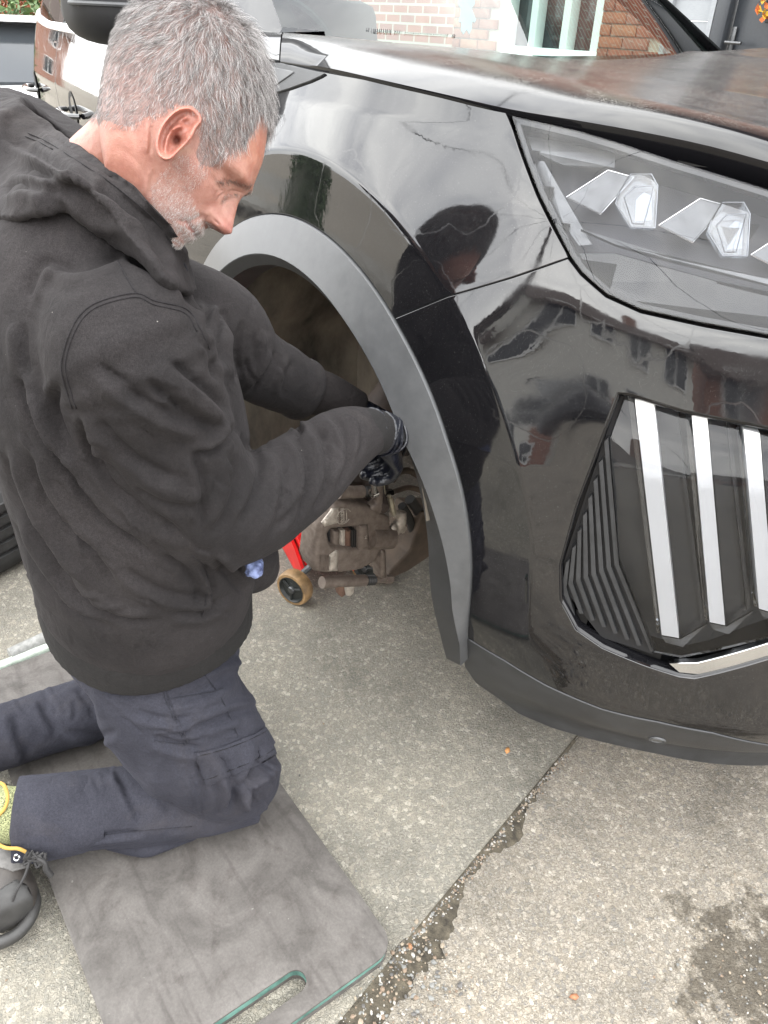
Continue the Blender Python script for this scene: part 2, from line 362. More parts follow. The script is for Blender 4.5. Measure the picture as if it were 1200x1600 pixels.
def arc(r, a0, a1, n=40, cz=HUBZ): return [(r*math.cos(a), cz+r*math.sin(a)) for a in np.radians(np.linspace(a0, a1, n))]
def panel(name, outline, m, parent, holes=(), step=.014, off=0., flange=.014, extra=(), sf=None, rnd=.0016):
    """a skin panel over a region of (u, z), with rounded returned edges"""
    v, f, bl = tri2d(outline, holes, step, extra)
    o = sf(v) if sf else np.full(len(v), off)
    nn = SN(v[:, 0], v[:, 1]); P = S0(v[:, 0], v[:, 1])+nn*o[:, None]
    if sf:
        h = .002; bu = v.copy(); bu[:, 0] += h; bz = v.copy(); bz[:, 1] += h
        Pu = S0(bu[:, 0], bu[:, 1])+SN(bu[:, 0], bu[:, 1])*sf(bu)[:, None]; Pz = S0(bz[:, 0], bz[:, 1])+SN(bz[:, 0], bz[:, 1])*sf(bz)[:, None]
        nn = np.cross(Pu-P, Pz-P); nn /= np.linalg.norm(nn, axis=1)[:, None]
    V = list(P); NN = list(nn); Fc = [tuple(t) for t in f]
    for L in bl:
        k = len(V); n = len(L); p2 = v[L]; tg = np.roll(p2, -1, 0)-np.roll(p2, 1, 0); tg /= np.linalg.norm(tg, axis=1)[:, None]+1e-9
        out2 = np.stack([tg[:, 1], -tg[:, 0]], 1)   # outer loop ccw, holes cw: material on the left
        q = p2+out2*.004; dirn = S0(q[:, 0], q[:, 1])-S0(p2[:, 0], p2[:, 1]); dirn -= nn[L]*np.sum(dirn*nn[L], 1)[:, None]; dirn /= np.linalg.norm(dirn, axis=1)[:, None]+1e-9
        for oo, dd, w in ((rnd, rnd*.35, .7), (rnd*1.3, rnd*1.6, 1.), (rnd*1.3, flange, 1.)):
            V += list(P[L]+dirn*oo-nn[L]*dd); x = nn[L]*(1-w)+dirn*w; NN += list(x/np.linalg.norm(x, axis=1)[:, None])
        for i in range(n):
            j = (i+1) % n; Fc.append((L[i], k+i, k+j, L[j]))
            for q_ in (0, 1): a = k+q_*n; Fc.append((a+i, a+n+i, a+n+j, a+j))
    return mesh(name, V, Fc, m, parent, normals=NN)
def strip(name, path, w0, w1, m, parent, prof=None, closed=False, n_extra=0):
    """band swept along a (u,z) path: prof = [(across, offset)...] across in metres to the left of travel"""
    P = np.array(path); tg = np.gradient(P, axis=0)
    if closed: tg = np.roll(P, -1, 0)-np.roll(P, 1, 0)
    tg /= np.linalg.norm(tg, axis=1)[:, None]; nr = np.stack([-tg[:, 1], tg[:, 0]], 1); V = []; Fc = []; k = len(prof); n = len(P)
    for a, o in prof:
        q = P+nr*a; V += list(S(q[:, 0], q[:, 1], np.full(n, o)))
    for j in range(k-1):
        for i in range(n if closed else n-1):
            i2 = (i+1) % n; Fc.append((j*n+i, j*n+i2, (j+1)*n+i2, (j+1)*n+i))
    o = mesh(name, V, Fc, m, parent); return sharp(fix_normals(o), 50)

car = thing('parked_car', 'glossy black jacked-up family car with front wheel removed, angular claw-like running lights', 'car', (-1.45, .93, 0))
# ---- wheel arch opening paths, travelled from the rear foot over the top to the front foot
def arch_path(r, front_u, z0=.34, zr=.30):
    p = [(-r-.006, z) for z in np.linspace(zr, HUBZ-.03, 6)]+[(-r*math.cos(a), HUBZ+r*math.sin(a)) for a in np.linspace(0, math.pi, 60)]
    return p+[(r+(front_u-r)*t, HUBZ-.02-(HUBZ-.02-z0)*t) for t in np.linspace(.15, 1, 10)]
outer = arch_path(RO, .462, .30); inner = arch_path(RI, .405, .25)

# ---- front wing
def CR(a, b): return [arc(RC+d, a, b, 90) for d in (-.009, -.004, 0, .004, .009)]
SPLIT = UZ([(630, 481), (700, 463), (800, 434), (886, 404)])
aS = math.degrees(math.atan2(SPLIT[0][1]-HUBZ, SPLIT[0][0])); RP = RO+.004; SPLIT[0] = (RP*math.cos(math.radians(aS)), HUBZ+RP*math.sin(math.radians(aS)))
HLEFT = UZ([(886, 404), (862, 358), (836, 305), (815, 250), (800, 205), (789, 176)])
SHUT = UZ([(789, 176), (700, 153), (600, 130), (510, 115)])
SPW = [(a-.0009, b+.0018) for a, b in SPLIT]; SPB = [(a+.0009, b-.0016) for a, b in SPLIT]
wing = SPW+HLEFT[1:]+SHUT[1:]+[(-.12, 1.158), (-.30, 1.165), (-.62, 1.165), (-.60, .75), (-.585, .30), (-.475, .30), (-.474, HUBZ)]+arc(RP, 179, aS, 60)
panel('front_wing', wing, PAINT, car, step=.013, extra=CR(186, aS-2))
# ---- bumper with the running-light opening
LIPT = UZ([(728, 996), (760, 1016), (788, 1032), (853, 1071), (940, 1108), (1027, 1128), (1113, 1145), (1200, 1164)])+[(1.06, .318), (1.3, .315)]
HLBOT = UZ([(1260, 540), (1200, 531), (1100, 513), (1000, 491), (945, 466), (905, 431), (886, 404)])
DRL = UZ([(964, 612), (940, 675), (897, 792), (872, 884), (873, 938), (898, 985), (940, 1014), (1005, 1041), (1061, 1059), (1085, 1062), (1200, 1032), (1280, 1008)])
DRLT = UZ([(1280, 690), (1200, 665), (1070, 640), (985, 614)])
DRLP = DRL+DRLT
U1 = UNOSE-.42                          # where grille begins
lipR = (UNOSE-.10, .31)
LW = .055
bump_out = [(RO+.006-.009*t, HUBZ-.02-(HUBZ-.02-.345)*t) for t in (1, .6, .3)]+arc(RP, 0, aS-.15, 24)+SPB+HLBOT[::-1][1:]
ur = bump_out[-1]
bump_out = [LIPT[0]]+bump_out[1:]+[(U1-.02, ur[1]-.006), (U1+.02, .80), (U1-.01, .60), (UNOSE-.1, .44), lipR]+LIPT[::-1][:-1]
panel('bumper', bump_out, PAINT, car, holes=[DRLP], step=.014, extra=CR(0, aS-1))
# ---- matt lip under the bumper
LIPB = UZ([(728, 1041), (745, 1066), (810, 1113), (862, 1135), (923, 1153), (1027, 1176), (1200, 1194)])+[(1.06, .262), (1.3, .26)]
lip = LIPT+[lipR, (lipR[0], .255)]+LIPB[::-1]
panel('bumper_lip', lip, PLASTIC, car, step=.014, off=.002, flange=.05)
sr = .012
su, sz = uz(1027, 1154)
mb = MB(); cc, nn = S(su, sz, .0025), SN(su, sz)
mb.lathe([(0, .001), (.0095, .001), (.0098, .0002), (.0112, .0002), (.0116, .0014), (.0128, .0016), (.0138, 0), (.0138, -.004)], cc, nn, 32)
mb.build('parking_sensor', CLAD, car)
# ---- arch cladding (outer face and the return into the arch)
def arch_band(name, A, B, offA, offB, m, bevel=True, back=.0):
    A, B = np.array(A), np.array(B); rows = []
    rows.append(S(B[:, 0], B[:, 1], np.full(len(B), -.012)))
    rows.append(S(B[:, 0], B[:, 1], np.full(len(B), offB-.001)))
    C1 = B+(A-B)*.02; rows.append(S(C1[:, 0], C1[:, 1], np.full(len(B), offB+.001)))
    for t in (.25, .5, .75, .97):
        q = B+(A-B)*t; rows.append(S(q[:, 0], q[:, 1], np.full(len(B), offB+(offA-offB)*t+.0012)))
    rows.append(S(A[:, 0], A[:, 1], np.full(len(B), offA-.001)))
    rows.append(S(A[:, 0], A[:, 1], np.full(len(B), offA-.012)))
    n = len(A); V = np.vstack(rows); Fc = [(j*n+i, j*n+i+1, (j+1)*n+i+1, (j+1)*n+i) for j in range(len(rows)-1) for i in range(n-1)]
    return sharp(fix_normals(mesh(name, V, Fc, m, car)), 35)
mid = np.array(arch_path(RI+.016, .420, .27)); outer2 = np.array(arch_path(RO+.001, .459, .298))
kk = np.clip((np.arange(len(mid))-(len(mid)-22))/17, 0, 1)[:, None]; mid = mid*(1-kk)+(outer2-np.array((.002, 0)))*kk
arch_band('arch_cladding', mid, outer2, .021, .003, CLAD)
# inner lip turned into the wheel house
A, B = np.array(arch_path(RI, .405, .255)), np.array(mid); rows = [S(B[:, 0], B[:, 1], np.full(len(B), .0205)), S(A[:, 0], A[:, 1], np.full(len(A), .002)), S(A[:, 0], A[:, 1], np.full(len(A), -.05))]
n = len(A); sharp(fix_normals(mesh('arch_edge', np.vstack(rows), [(j*n+i, j*n+i+1, (j+1)*n+i+1, (j+1)*n+i) for j in range(2) for i in range(n-1)], PLASTIC, car)), 30)

# ---- headlight: lens, housing, lamp units
HLTOP = UZ([(800, 181), (848, 192), (905, 205), (962, 222), (1053, 252), (1200, 297), (1260, 317)])
hl = HLTOP+[(U1-.03, HLTOP[-1][1]-.01), (U1-.03, HLBOT[0][1]+.012)]+[(a, b+.0) for a, b in UZ([(1260, 531), (1200, 522), (1100, 504), (1000, 482), (948, 458), (910, 425), (892, 400), (868, 352), (842, 300), (822, 248), (808, 205)])]
head = link('headlight', None, car) if False else None
def recess(name, poly, depth, m, parent, inset=.004, back_m=None, step=.03):
    """box behind an opening: walls going in and a back face"""
    L = densify(poly, .01); n = len(L); c = L.mean(0); Li = c+(L-c)*.985
    V = list(S(L[:, 0], L[:, 1], np.full(n, -.003)))
    v, f, bl = tri2d(Li, (), step)
    k = len(V); V += list(S(v[:, 0], v[:, 1], np.full(len(v), -depth))); Fc = [tuple(t+k) for t in f]; b = [x+k for x in bl[0]]
    P1 = np.array(V[:n]); 
    # join loops by nearest matching index
    m_ = len(b); j = int(np.argmin(np.linalg.norm(np.array([V[x] for x in b])-P1[0], axis=1))); rev = 1
    d1 = np.linalg.norm(np.array(V[b[(j+m_//4) % m_]])-P1[n//4]); d2 = np.linalg.norm(np.array(V[b[(j-m_//4) % m_]])-P1[n//4])
    if d2 < d1: rev = -1
    i = q = 0
    while i < n or q < m_:
        bi = b[(j+rev*q) % m_]
        if i/n <= q/m_: Fc.append((i % n, (i+1) % n, bi)); i += 1
        else: Fc.append((i % n, b[(j+rev*(q+1)) % m_], bi)); q += 1
    return sharp(fix_normals(mesh(name, V, Fc, m, parent)), 30)
HLIN = mat('lamp_housing', (.040, .040, .050), .5, noise_scale=30, noise_amt=.1)
GLASSY = mat_glass('lamp_optic', (.9, .93, .97), 1.9)
lamp = recess('headlight', hl, .075, HLIN, car)
panel('lens', hl, LENS, lamp, step=.016, off=-.001, flange=.004)
strip('lens_border', densify(hl, .01), 0, 0, GLOSSB, lamp, prof=[(0, -.006), (.001, -.0015), (.004, -.0018), (.0045, -.012)] if area2(hl) > 0 else [(0, -.006), (-.001, -.0015), (-.006, -.0018), (-.0065, -.012)], closed=True)
def rim_on(name, pxs, off, r, m, parent):
    P = []
    for q in list(pxs)+[pxs[0]]:
        a = uz(*q); c = S(a[0], a[1]); w = ray(*q); w = w/np.linalg.norm(w); P.append(c+w*(off/abs(SN(a[0], a[1])@w)))
    mb = MB(); mb.tube(densify(P, .004, closed=False), r, 6); return mb.build(name, m, parent)
def quad_on(name, pxs, off, thick, m, parent, bev=.0015):
    """solid plate whose corners are seen at photograph points, set below the skin"""
    P = []
    for q in pxs:
        a = uz(*q)
        c = S(a[0], a[1]); r = ray(*q); nn = SN(a[0], a[1]); P.append(c+r/np.linalg.norm(r)*(off/abs(nn@(r/np.linalg.norm(r)))))
    P = np.array(P); nrm = np.cross(P[1]-P[0], P[2]-P[0]); nrm /= np.linalg.norm(nrm)
    if nrm@(CAM-P[0]) < 0: nrm = -nrm
    n = len(P); V = np.vstack([P, P-nrm*thick]); Fc = [tuple(range(n)), tuple(range(n, 2*n))[::-1]]+[(i, (i+1) % n, n+(i+1) % n, n+i) for i in range(n)]
    o = fix_normals(mesh(name, V, Fc, m, parent, smooth=False)); return o
# two silver square reflectors with clear optics beside them, and the one beyond the edge of view
for dx, dy in ((0, 0), (144, 44), (288, 90)):
    quad_on('reflector_plate', [(885+dx, 308+dy), (950+dx, 266+dy), (990+dx, 277+dy), (938+dx, 335+dy)], .035+.0*dx, .004, SILV, lamp)
    quad_on('lamp_optic', [(968+dx, 300+dy), (985+dx, 272+dy), (1018+dx, 272+dy), (1028+dx, 290+dy), (1024+dx, 356+dy), (985+dx, 355+dy), (962+dx, 318+dy)], .032, .012, GLASSY, lamp)
    rim_on('optic_rim', [(968+dx, 300+dy), (985+dx, 272+dy), (1018+dx, 272+dy), (1028+dx, 290+dy), (1024+dx, 356+dy), (985+dx, 355+dy), (962+dx, 318+dy)], .0315, .0009, DIMC, lamp)
    rim_on('optic_rim', [(975+dx, 308+dy), (992+dx, 292+dy), (1022+dx, 290+dy), (1006+dx, 350+dy), (988+dx, 350+dy)], .0318, .0006, DIMC, lamp)
    rim_on('plate_rim', [(885+dx, 308+dy), (950+dx, 266+dy), (990+dx, 277+dy), (938+dx, 335+dy)], .0345, .0008, CHROME, lamp)
    quad_on('optic_core', [(994+dx, 312+dy), (1006+dx, 300+dy), (1018+dx, 306+dy), (1018+dx, 344+dy), (992+dx, 346+dy)], .046, .01, DIMC, lamp)
quad_on('lower_reflector', [(908, 358), (1040, 398), (1200, 436), (1290, 455), (1290, 465), (1200, 444), (1035, 404), (962, 382)], .02, .003, SILV, lamp)
quad_on('upper_reflector', [(822, 210), (962, 240), (960, 262), (880, 258), (832, 236)], .03, .003, SILV, lamp)
quad_on('side_reflector', [(832, 250), (850, 252), (912, 358), (925, 382), (905, 384), (880, 350)], .03, .003, SILV, lamp)
quad_on('lamp_floor', [(905, 396), (960, 396), (1120, 440), (1290, 475), (1290, 520), (1120, 500), (1000, 478), (930, 440)], .05, .004, GLOSSB, lamp)

# ---- running light: recess, lens, light bars between dark fins, louvred side
drl = recess('running_light', DRLP, .09, GLOSSB, car)
FINM = mat('fin_grey', (.028, .030, .033), .35)
strip('opening_rim', densify(DRLP, .008), 0, 0, GLOSSB, drl, prof=[(s*a, o) for s in ((1,) if area2(DRLP) > 0 else (-1,)) for a, o in ((-.001, -.004), (.0, -.001), (.004, -.0025), (.006, -.008), (.0065, -.02))], closed=True)
lensp = UZ([(979, 617), (1070, 642), (1200, 668), (1278, 690), (1278, 985), (1200, 1000), (1065, 1030), (1022, 1022), (1000, 960), (968, 880), (962, 760), (952, 690)])
panel('lens', lensp, LENS, drl, step=.012, sf=lambda v: -.005-.30*.5*((v[:, 1]-.745-.03*(v[:, 0]-.65))+np.sqrt((v[:, 1]-.745-.03*(v[:, 0]-.65))**2+1e-5)), flange=.006)
quad_on('backing', [(940, 600), (1300, 660), (1300, 1040), (1075, 1056), (1010, 1040), (950, 900)], .07, .003, mat('backing', (.05, .052, .055), .4), drl)
bars = [((993, 624), (1017, 629), (1057, 997), (1035, 992)), ((1082, 647), (1100, 652), (1129, 977), (1110, 972)), ((1163, 671), (1182, 677), (1206, 958), (1187, 951)), ((1240, 690), (1258, 694), (1282, 938), (1263, 932))]
for q in bars:
    a, b, c, d = [np.array(t, float) for t in q]; a[0] -= 1; d[0] -= 1; b[0] += 5; c[0] += 4; q = (tuple(a), tuple(b), tuple(c), tuple(d))
    quad_on('light_bar', q, .012, .040, WHITEP, drl); quad_on('side_guide', [a-(11, 3), a-(3, 1), d-(3, 2), d-(8, 4)], .034, .02, GLASSY, drl)
    quad_on('fin', [b+(2, 0), b+(30, 6), c+(34, -22), c+(2, 0)], .045, .004, FINM, drl)
    quad_on('fin', [b+(30, 6), b+(36, 8), c+(40, -26), c+(34, -22)], .036, .02, FINM, drl)
    quad_on('bar_foot', [d+(0, 2), c+(2, 2), c+(44, -22), c+(6, 14), d+(6, 12)], .03, .004, SILV, drl)
# louvre wing left of the lens: kinked ribs
top, kink, bot = (944, 690), (960, 878), (1016, 1018)
for i in range(8):
    t = i/7
    a = (944-58*t, 690+192*t**.9); k = (960-84*t, 882+36*t); b = (1016-128*t**.95, 1018-62*t-8*t*t)
    if i == 7: a = (884, 880); k = (878, 920); b = (892, 962)
    quad_on('louvre', [a, (a[0]+6, a[1]-6), (k[0]+7, k[1]-1), k], .010, .012, PLASTIC, drl)
    quad_on('louvre', [k, (k[0]+7, k[1]-1), (b[0]+6, b[1]), b], .010, .012, PLASTIC, drl)
quad_on('louvre_base', [(946, 680), (962, 880), (880, 918), (880, 880)], .018, .003, MATB, drl)
quad_on('louvre_base', [(962, 880), (1020, 1022), (940, 996), (880, 918)], .018, .003, MATB, drl)
# silver blade under the light
bl = UZ([(1047, 1040), (1090, 1040), (1200, 1010), (1285, 990), (1285, 1006), (1200, 1030), (1092, 1056), (1062, 1053)])
panel('silver_blade', bl, CHROME, drl, step=.02, off=-.004, flange=.01)

# ---- bonnet
def bonnet():
    low = UZ([(441, 96), (510, 107), (600, 127), (700, 150), (800, 173), (900, 190), (1000, 208), (1100, 229), (1200, 256), (1300, 284)])
    L3 = [S(a, b, .004) for a, b in low]
    cr_px = [(443, 51), (520, 57), (640, 69), (740, 88), (807, 103), (873, 117), (973, 144), (1067, 165), (1200, 196), (1300, 222)]
    L3 = list(spline(L3, 34)); cp = spline(np.array(cr_px, float), 34)
    crest = []
    for (x, y), p in zip(cp, L3):
        n2 = None; r = ray(x, y)
        # crest lies on the sight line where it is .045-.06 above the lower edge
        zt = p[2]+.052-.018*(x > 900)*min(1, (x-900)/300); t = (zt-CAM[2])/r[2]
        tp = (p-CAM)@r/(r@r)
        crest.append(CAM+r*(tp+.085))
    crest = np.array(crest)
    for _ in range(4): crest[1:-1] = crest[1:-1]*.5+(crest[:-2]+crest[2:])*.25
    # beyond the frame the edge runs round to the nose
    ends = [(UNOSE-.25, low[-1][1]-.02), (UNOSE, low[-1][1]-.022)]
    ext = spline([L3[-2], L3[-1]]+[S(a, b, .004) for a, b in ends], 12)[3:]
    dv = crest[-1]-L3[-1]; extc = [e+dv*(1-i/(len(ext)-1))+np.array([-.08, .0, .036])*(i/(len(ext)-1)) for i, e in enumerate(ext)]
    ext_top = crest[-1]+(extc[-1]-crest[-1])*0
    L3 = np.array(L3+list(ext)); crest = np.vstack([crest, extc])
    for _ in range(6): crest[30:-1] = crest[30:-1]*.5+(crest[29:-2]+crest[31:])*.25
    n = len(L3); rows = []
    rows.append(L3+np.array([-.01, .02, -.03])*1.0); rows.append(L3-np.array([0, 0, .004])); rows.append(L3)
    bulge = np.array([crest[i]-L3[i] for i in range(n)])
    for t in (.25, .5, .75, .92, 1):
        rows.append(L3+bulge*t+np.array([0, 0, .010])*math.sin(t*math.pi)**1+np.array([0, 0, 0]))
    mid = np.array([(-.36+1.12*(i/(n-1))**1.05, .93, 1.172-.045*(i/(n-1))**2.0) for i in range(n)])
    creaseh = 0
    for t in (.05, .12, .2, .3, .38, .42, .5, .65, .8, 1):
        q = crest+(mid-crest)*t; q = q.copy(); q[:, 2] = crest[:, 2]+(mid[:, 2]-crest[:, 2])*(1-(1-t)**1.5)+(.004*math.exp(-((t-.38)/.05)**2)); rows.append(q)
    half = len(rows)
    for k in range(half-2, 3, -1):
        q = rows[k].copy(); q[:, 1] = 1.86-q[:, 1]; rows.append(q)
    V = np.vstack(rows); Fc = [(j*n+i, j*n+i+1, (j+1)*n+i+1, (j+1)*n+i) for j in range(len(rows)-1) for i in range(n-1)]
    return sharp(fix_normals(mesh('bonnet', V, Fc, BONP, car)), 60), L3, crest
bonnet_o, BL, BC = bonnet()
# ---- dark shell added under the skin, standing in for the shade in the gaps
def inner_shell():
    us = np.r_[np.linspace(-.62, 2*UNOSE+.5, 110)]; zs = np.linspace(.26, 1.14, 24); V = []; Fc = []; id_ = {}
    for i, u in enumerate(us):
        for j, z in enumerate(zs): id_[i, j] = len(V); V.append(S0(u, z, -.012)-SN(u, z)*.014)
    zc = .93
    for i in range(len(us)-1):
        for j in range(len(zs)-1):
            u, z = us[i]+.01, zs[j]+.01
            if math.hypot(u, max(0, z-HUBZ)) < RO-.02: continue
            if any(inside(np.array([(u, z)]), np.array(P))[0] for P in (grow(hl), grow(DRLP))): continue
            Fc.append((id_[i, j], id_[i+1, j], id_[i+1, j+1], id_[i, j+1]))
    us_ed = sorted({i for f_ in Fc for i in f_}); mp_ = {a: b for b, a in enumerate(us_ed)}
    mesh('gap_shade_shell', [V[i] for i in us_ed], [tuple(mp_[i] for i in f_) for f_ in Fc], VOIDM, car)['kind'] = 'stuff'
def grow(P, k=1.10): P = np.array(P); c = P.mean(0); return c+(P-c)*k
inner_shell()
boxm = MB(); boxm.box((.35, .93, 1.02), (.5, 1.3, .02)); boxm.build('engine_tray', VOIDM, car, smooth=False); mb = MB(); mb.box((-1.7, .95, .36), (2.0, 1.1, .04)); mb.build('underbody', VOIDM, car, smooth=False)

# ---- wheel house
def liner():
    DUSTL = mat('arch_liner', (.07, .065, .055), .9, noise_scale=9, noise_amt=.5, col2=(.19, .165, .13), bump=.6, bump_scale=260, stretch=(1, 1, .5))
    V = []; Fc = []; ys = [.0, .03, .1, .2, .3, .36, .40]; ang = np.radians(np.linspace(14, 180, 40)); path = [(math.cos(a), math.sin(a), a) for a in ang]+[(-1.0+.02*t, -t, 3.14) for t in (.12, .25, .38, .52)]; n = len(path)
    for y in ys:
        for ca, sa, a in path:
            r = .405+.012*math.sin(a*9)*(y > .05)*(y < .35)-.02*(y > .38); V.append((r*ca, y+.0, HUBZ+r*sa))
    for j in range(len(ys)-1):
        for i in range(n-1): Fc.append((j*n+i, j*n+i+1, (j+1)*n+i+1, (j+1)*n+i))
    k = len(V); V.append((0, .40, HUBZ)); Fc += [((len(ys)-1)*n+i, (len(ys)-1)*n+i+1, k) for i in range(n-1)]
    o = mesh('arch_liner', V, Fc, DUSTL, car); sharp(fix_normals(o), 50)
    for a in (50, 75, 100, 125):
        mb = MB(); a = math.radians(a); mb.lathe([(0, .004), (.008, .003), (.009, 0)], (.395*math.cos(a), .15, HUBZ+.395*math.sin(a)), (-math.cos(a), 0, -math.sin(a)), 10)
        mb.build('liner_clip', MATB, car)
liner()
# ------------------------------------------------------------------ doors, pillars, glass, mirror
BELT = 1.168
def belt(u): return BELT+.006*np.asarray(u)*0+.030*sst(-np.asarray(u), 1.75, 2.5)
def rect(u0, u1, z0, ztop): return [(u0, z0)]+[(u0, z) for z in np.linspace(z0, ztop(u0), 8)[1:-1]]+[(u, float(ztop(u))) for u in np.linspace(u0, u1, 14)]+[(u1, z) for z in np.linspace(ztop(u1), z0, 8)[1:-1]]+[(u1, z0)]
d1 = panel('front_door', rect(-.626, -1.60, .36, belt), PAINT, car, step=.035)
d2 = panel('rear_door', rect(-1.606, -2.36, .36, belt), PAINT, car, step=.035)
panel('rear_wing', rect(-2.366, -3.95, .36, belt), PAINT, car, step=.05)
def handle(px, py, door):
    u, z = uz(px, py, (-1.3, 1.0)); n = SN(u, z); c = S(u, z); t = S(u+.02, z)-c; t /= np.linalg.norm(t); up = np.cross(n, t); up = up if up[2] > 0 else -up
    mb = MB(); P = [c+t*a+n*o for a, o in ((-.10, .004), (-.085, .028), (-.03, .036), (.03, .036), (.085, .028), (.10, .004))]
    mb.tube(spline(P, 16), .012, 10, flat=.6); mb.build('door_handle', PAINT, door)
    mb = MB(); mb.lathe([(0, -.002), (.02, .0005), (.045, .002), (.05, .003)], c+up*.004, n, 18); mb.build('handle_recess', MATB, door)
handle(116, 176, d1); handle(58, 137, d2)
# window line trim, side glass, pillars
us = np.linspace(-.60, -3.2, 60)
ut = np.stack([us, belt(us)+.006], 1)
strip('window_trim', ut, 0, 0, CHROME, car, prof=[(-.010, -.006), (-.010, .004), (0, .007), (.010, .004), (.010, -.006)])
for a, b in ((-.82, -1.58), (-1.66, -2.40), (-2.50, -3.05)):
    panel('side_window', rect(a, b, BELT+.012, lambda u: 1.56-.0*u), SIDEG, car, step=.06, off=-.006, flange=.004)
for a, b, nm in ((-1.58, -1.66, 'door_pillar'), (-2.40, -2.50, 'door_pillar'), (-3.05, -3.6, 'rear_pillar'), (-.60, -.82, 'mirror_sail')):
    panel(nm, rect(a, b, BELT+.012, lambda u: 1.56), GLOSSB, car, step=.05, off=-.004, flange=.004)
# roof
V = []; Fc = []; xs = np.linspace(-1.15, -3.6, 16); k = 13
for x in xs:
    for j in range(k):
        t = j/(k-1); y0 = .40; y = y0+(1.86-2*y0)*t; V.append((x-.12*(4*t*(1-t))*0, y, 1.60+.09*(4*t*(1-t))**.6*(1-.4*((x+2.2)/1.4)**2)-.0))
mesh('roof', V, [(i*k+j, i*k+j+1, (i+1)*k+j+1, (i+1)*k+j) for i in range(15) for j in range(k-1)], PAINT, car)
W0, W1 = np.array((-.335, .20, 1.165)), np.array((-1.15, .42, 1.63))
def pillar(mir):
    f = lambda p: np.array((p[0], 1.86-p[1] if mir else p[1], p[2]))
    A0, A1 = W0, W1; B0, B1 = np.array((-.64, .085, 1.17)), np.array((-1.30, .36, 1.61)); V = []
    for t in np.linspace(0, 1, 12):
        a = A0+(A1-A0)*t+np.array((0, 0, .02*math.sin(math.pi*t))); b = B0+(B1-B0)*t**.9+np.array((0, 0, .02*math.sin(math.pi*t)))
        w = .5*(a+b)+np.array((.01, -.018, .012)); wi = .5*(a+b)+np.array((-.02, .03, -.03)); V += [f(a), f(a*.7+b*.3+(.006, -.012, .010)), f(w), f(b), f(wi)]
    Fc = [(i*5+j, i*5+(j+1) % 5, (i+1)*5+(j+1) % 5, (i+1)*5+j) for i in range(11) for j in range(5)]
    sharp(fix_normals(mesh('windscreen_pillar', V, Fc, PAINT, car)), 40)
pillar(False); pillar(True)
# foot of the pillar: painted piece behind the bonnet
ft = UZ([(437, 96), (441, 52), (436, 20)])
V = []; nT = 10
for t in np.linspace(.012, 1, nT):
    lo = BL[0]+np.array((-.40*t, .015*t, .003*t)); hi = BC[0]+np.array((-.36*t, -.02*t, .006*t)); V += [lo+np.array((0, .02, -.03)), lo]
    for k in (.25, .5, .75, .92, 1): V.append(lo+(hi-lo)*k+np.array((0, 0, .010))*math.sin(k*math.pi))
    V.append(hi+np.array((0, .09, .004))); V.append(hi+np.array((0, .10, -.03)))
m9 = 9; sharp(fix_normals(mesh('wing_top', V, [(i*m9+j, (i+1)*m9+j, (i+1)*m9+j+1, i*m9+j+1) for i in range(nT-1) for j in range(m9-1)], PAINT, car)), 60)
# black triangular trim below the bonnet corner
tr = UZ([(405, 99), (440, 101), (508, 117), (486, 127), (455, 138), (425, 147), (396, 150)])
panel('wing_trim', tr, PLASTIC, car, step=.012, off=.0035, flange=.004)
tr2 = UZ([(405, 103), (462, 115), (430, 137), (400, 139)])
panel('trim_badge', tr2, CLAD, car, step=.012, off=.0055, flange=.003)
# windscreen
def wsurf(s, t, off=0):
    y = .93+(s)*(.73-.22*t); x = -.335-.815*t+(.16-.06*t)*(1-s*s); z = 1.135+.495*t+.05*(1-s*s)*t+.03*math.sin(math.pi*t); return (x+off*.5, y, z+off*.85)
ns, nt = 30, 16
ws = mesh('windscreen', [wsurf(-1+2*i/(ns-1), j/(nt-1)) for j in range(nt) for i in range(ns)], [(j*ns+i, j*ns+i+1, (j+1)*ns+i+1, (j+1)*ns+i) for j in range(nt-1) for i in range(ns-1)], SCREEN, car)
FRIT = mat('frit_black', (.012, .013, .014), .3)
def frit(name, s0, s1, t0, t1):
    a, b = 24, 4
    mesh(name, [wsurf(s0+(s1-s0)*i/(a-1), t0+(t1-t0)*j/(b-1), -.004) for j in range(b) for i in range(a)], [(j*a+i, j*a+i+1, (j+1)*a+i+1, (j+1)*a+i) for j in range(b-1) for i in range(a-1)], FRIT, ws)
frit('screen_border', -1, -.94, 0, 1); frit('screen_border', .94, 1, 0, 1); frit('screen_border', -1, 1, -.01, .045)
# printed glass marking: small ticks like a maker's panel
def px_on_screen(px, py):
    r = ray(px, py); best = None
    from mathutils.bvhtree import BVHTree
    return r
from mathutils.bvhtree import BVHTree
_bv = BVHTree.FromPolygons([v.co[:] for v in ws.data.vertices], [p.vertices[:] for p in ws.data.polygons])
mb = MB(); rr = random.Random(3)
for seg in ((572, 576, 47, .7), (580, 610, 49, 1.), (616, 628, 51, .8), (632, 700, 53, .45), (706, 712, 57, .8)):
    x = seg[0]
    while x < seg[1]:
        h = 2.6*seg[3]*(1 if seg[3] == 1. else rr.uniform(.5, 1)); w = rr.uniform(.8, 2.2); y = seg[2]+(x-seg[0])*.055
        q = []
        for a, b in ((x, y-h), (x+w, y-h), (x+w, y+h), (x, y+h)):
            loc, nn_, _, _ = _bv.ray_cast(Vector(CAM), Vector(ray(a, b)))
            if loc is not None: q.append(np.array(loc)+np.array((.001, 0, .002)))
        if len(q) == 4: mb.add(q, [(0, 1, 2, 3)])
        x += w+rr.uniform(.8, 2.)
if mb.v: mb.build('glass_marking', MATB, ws, smooth=False)['kind'] = 'stuff'
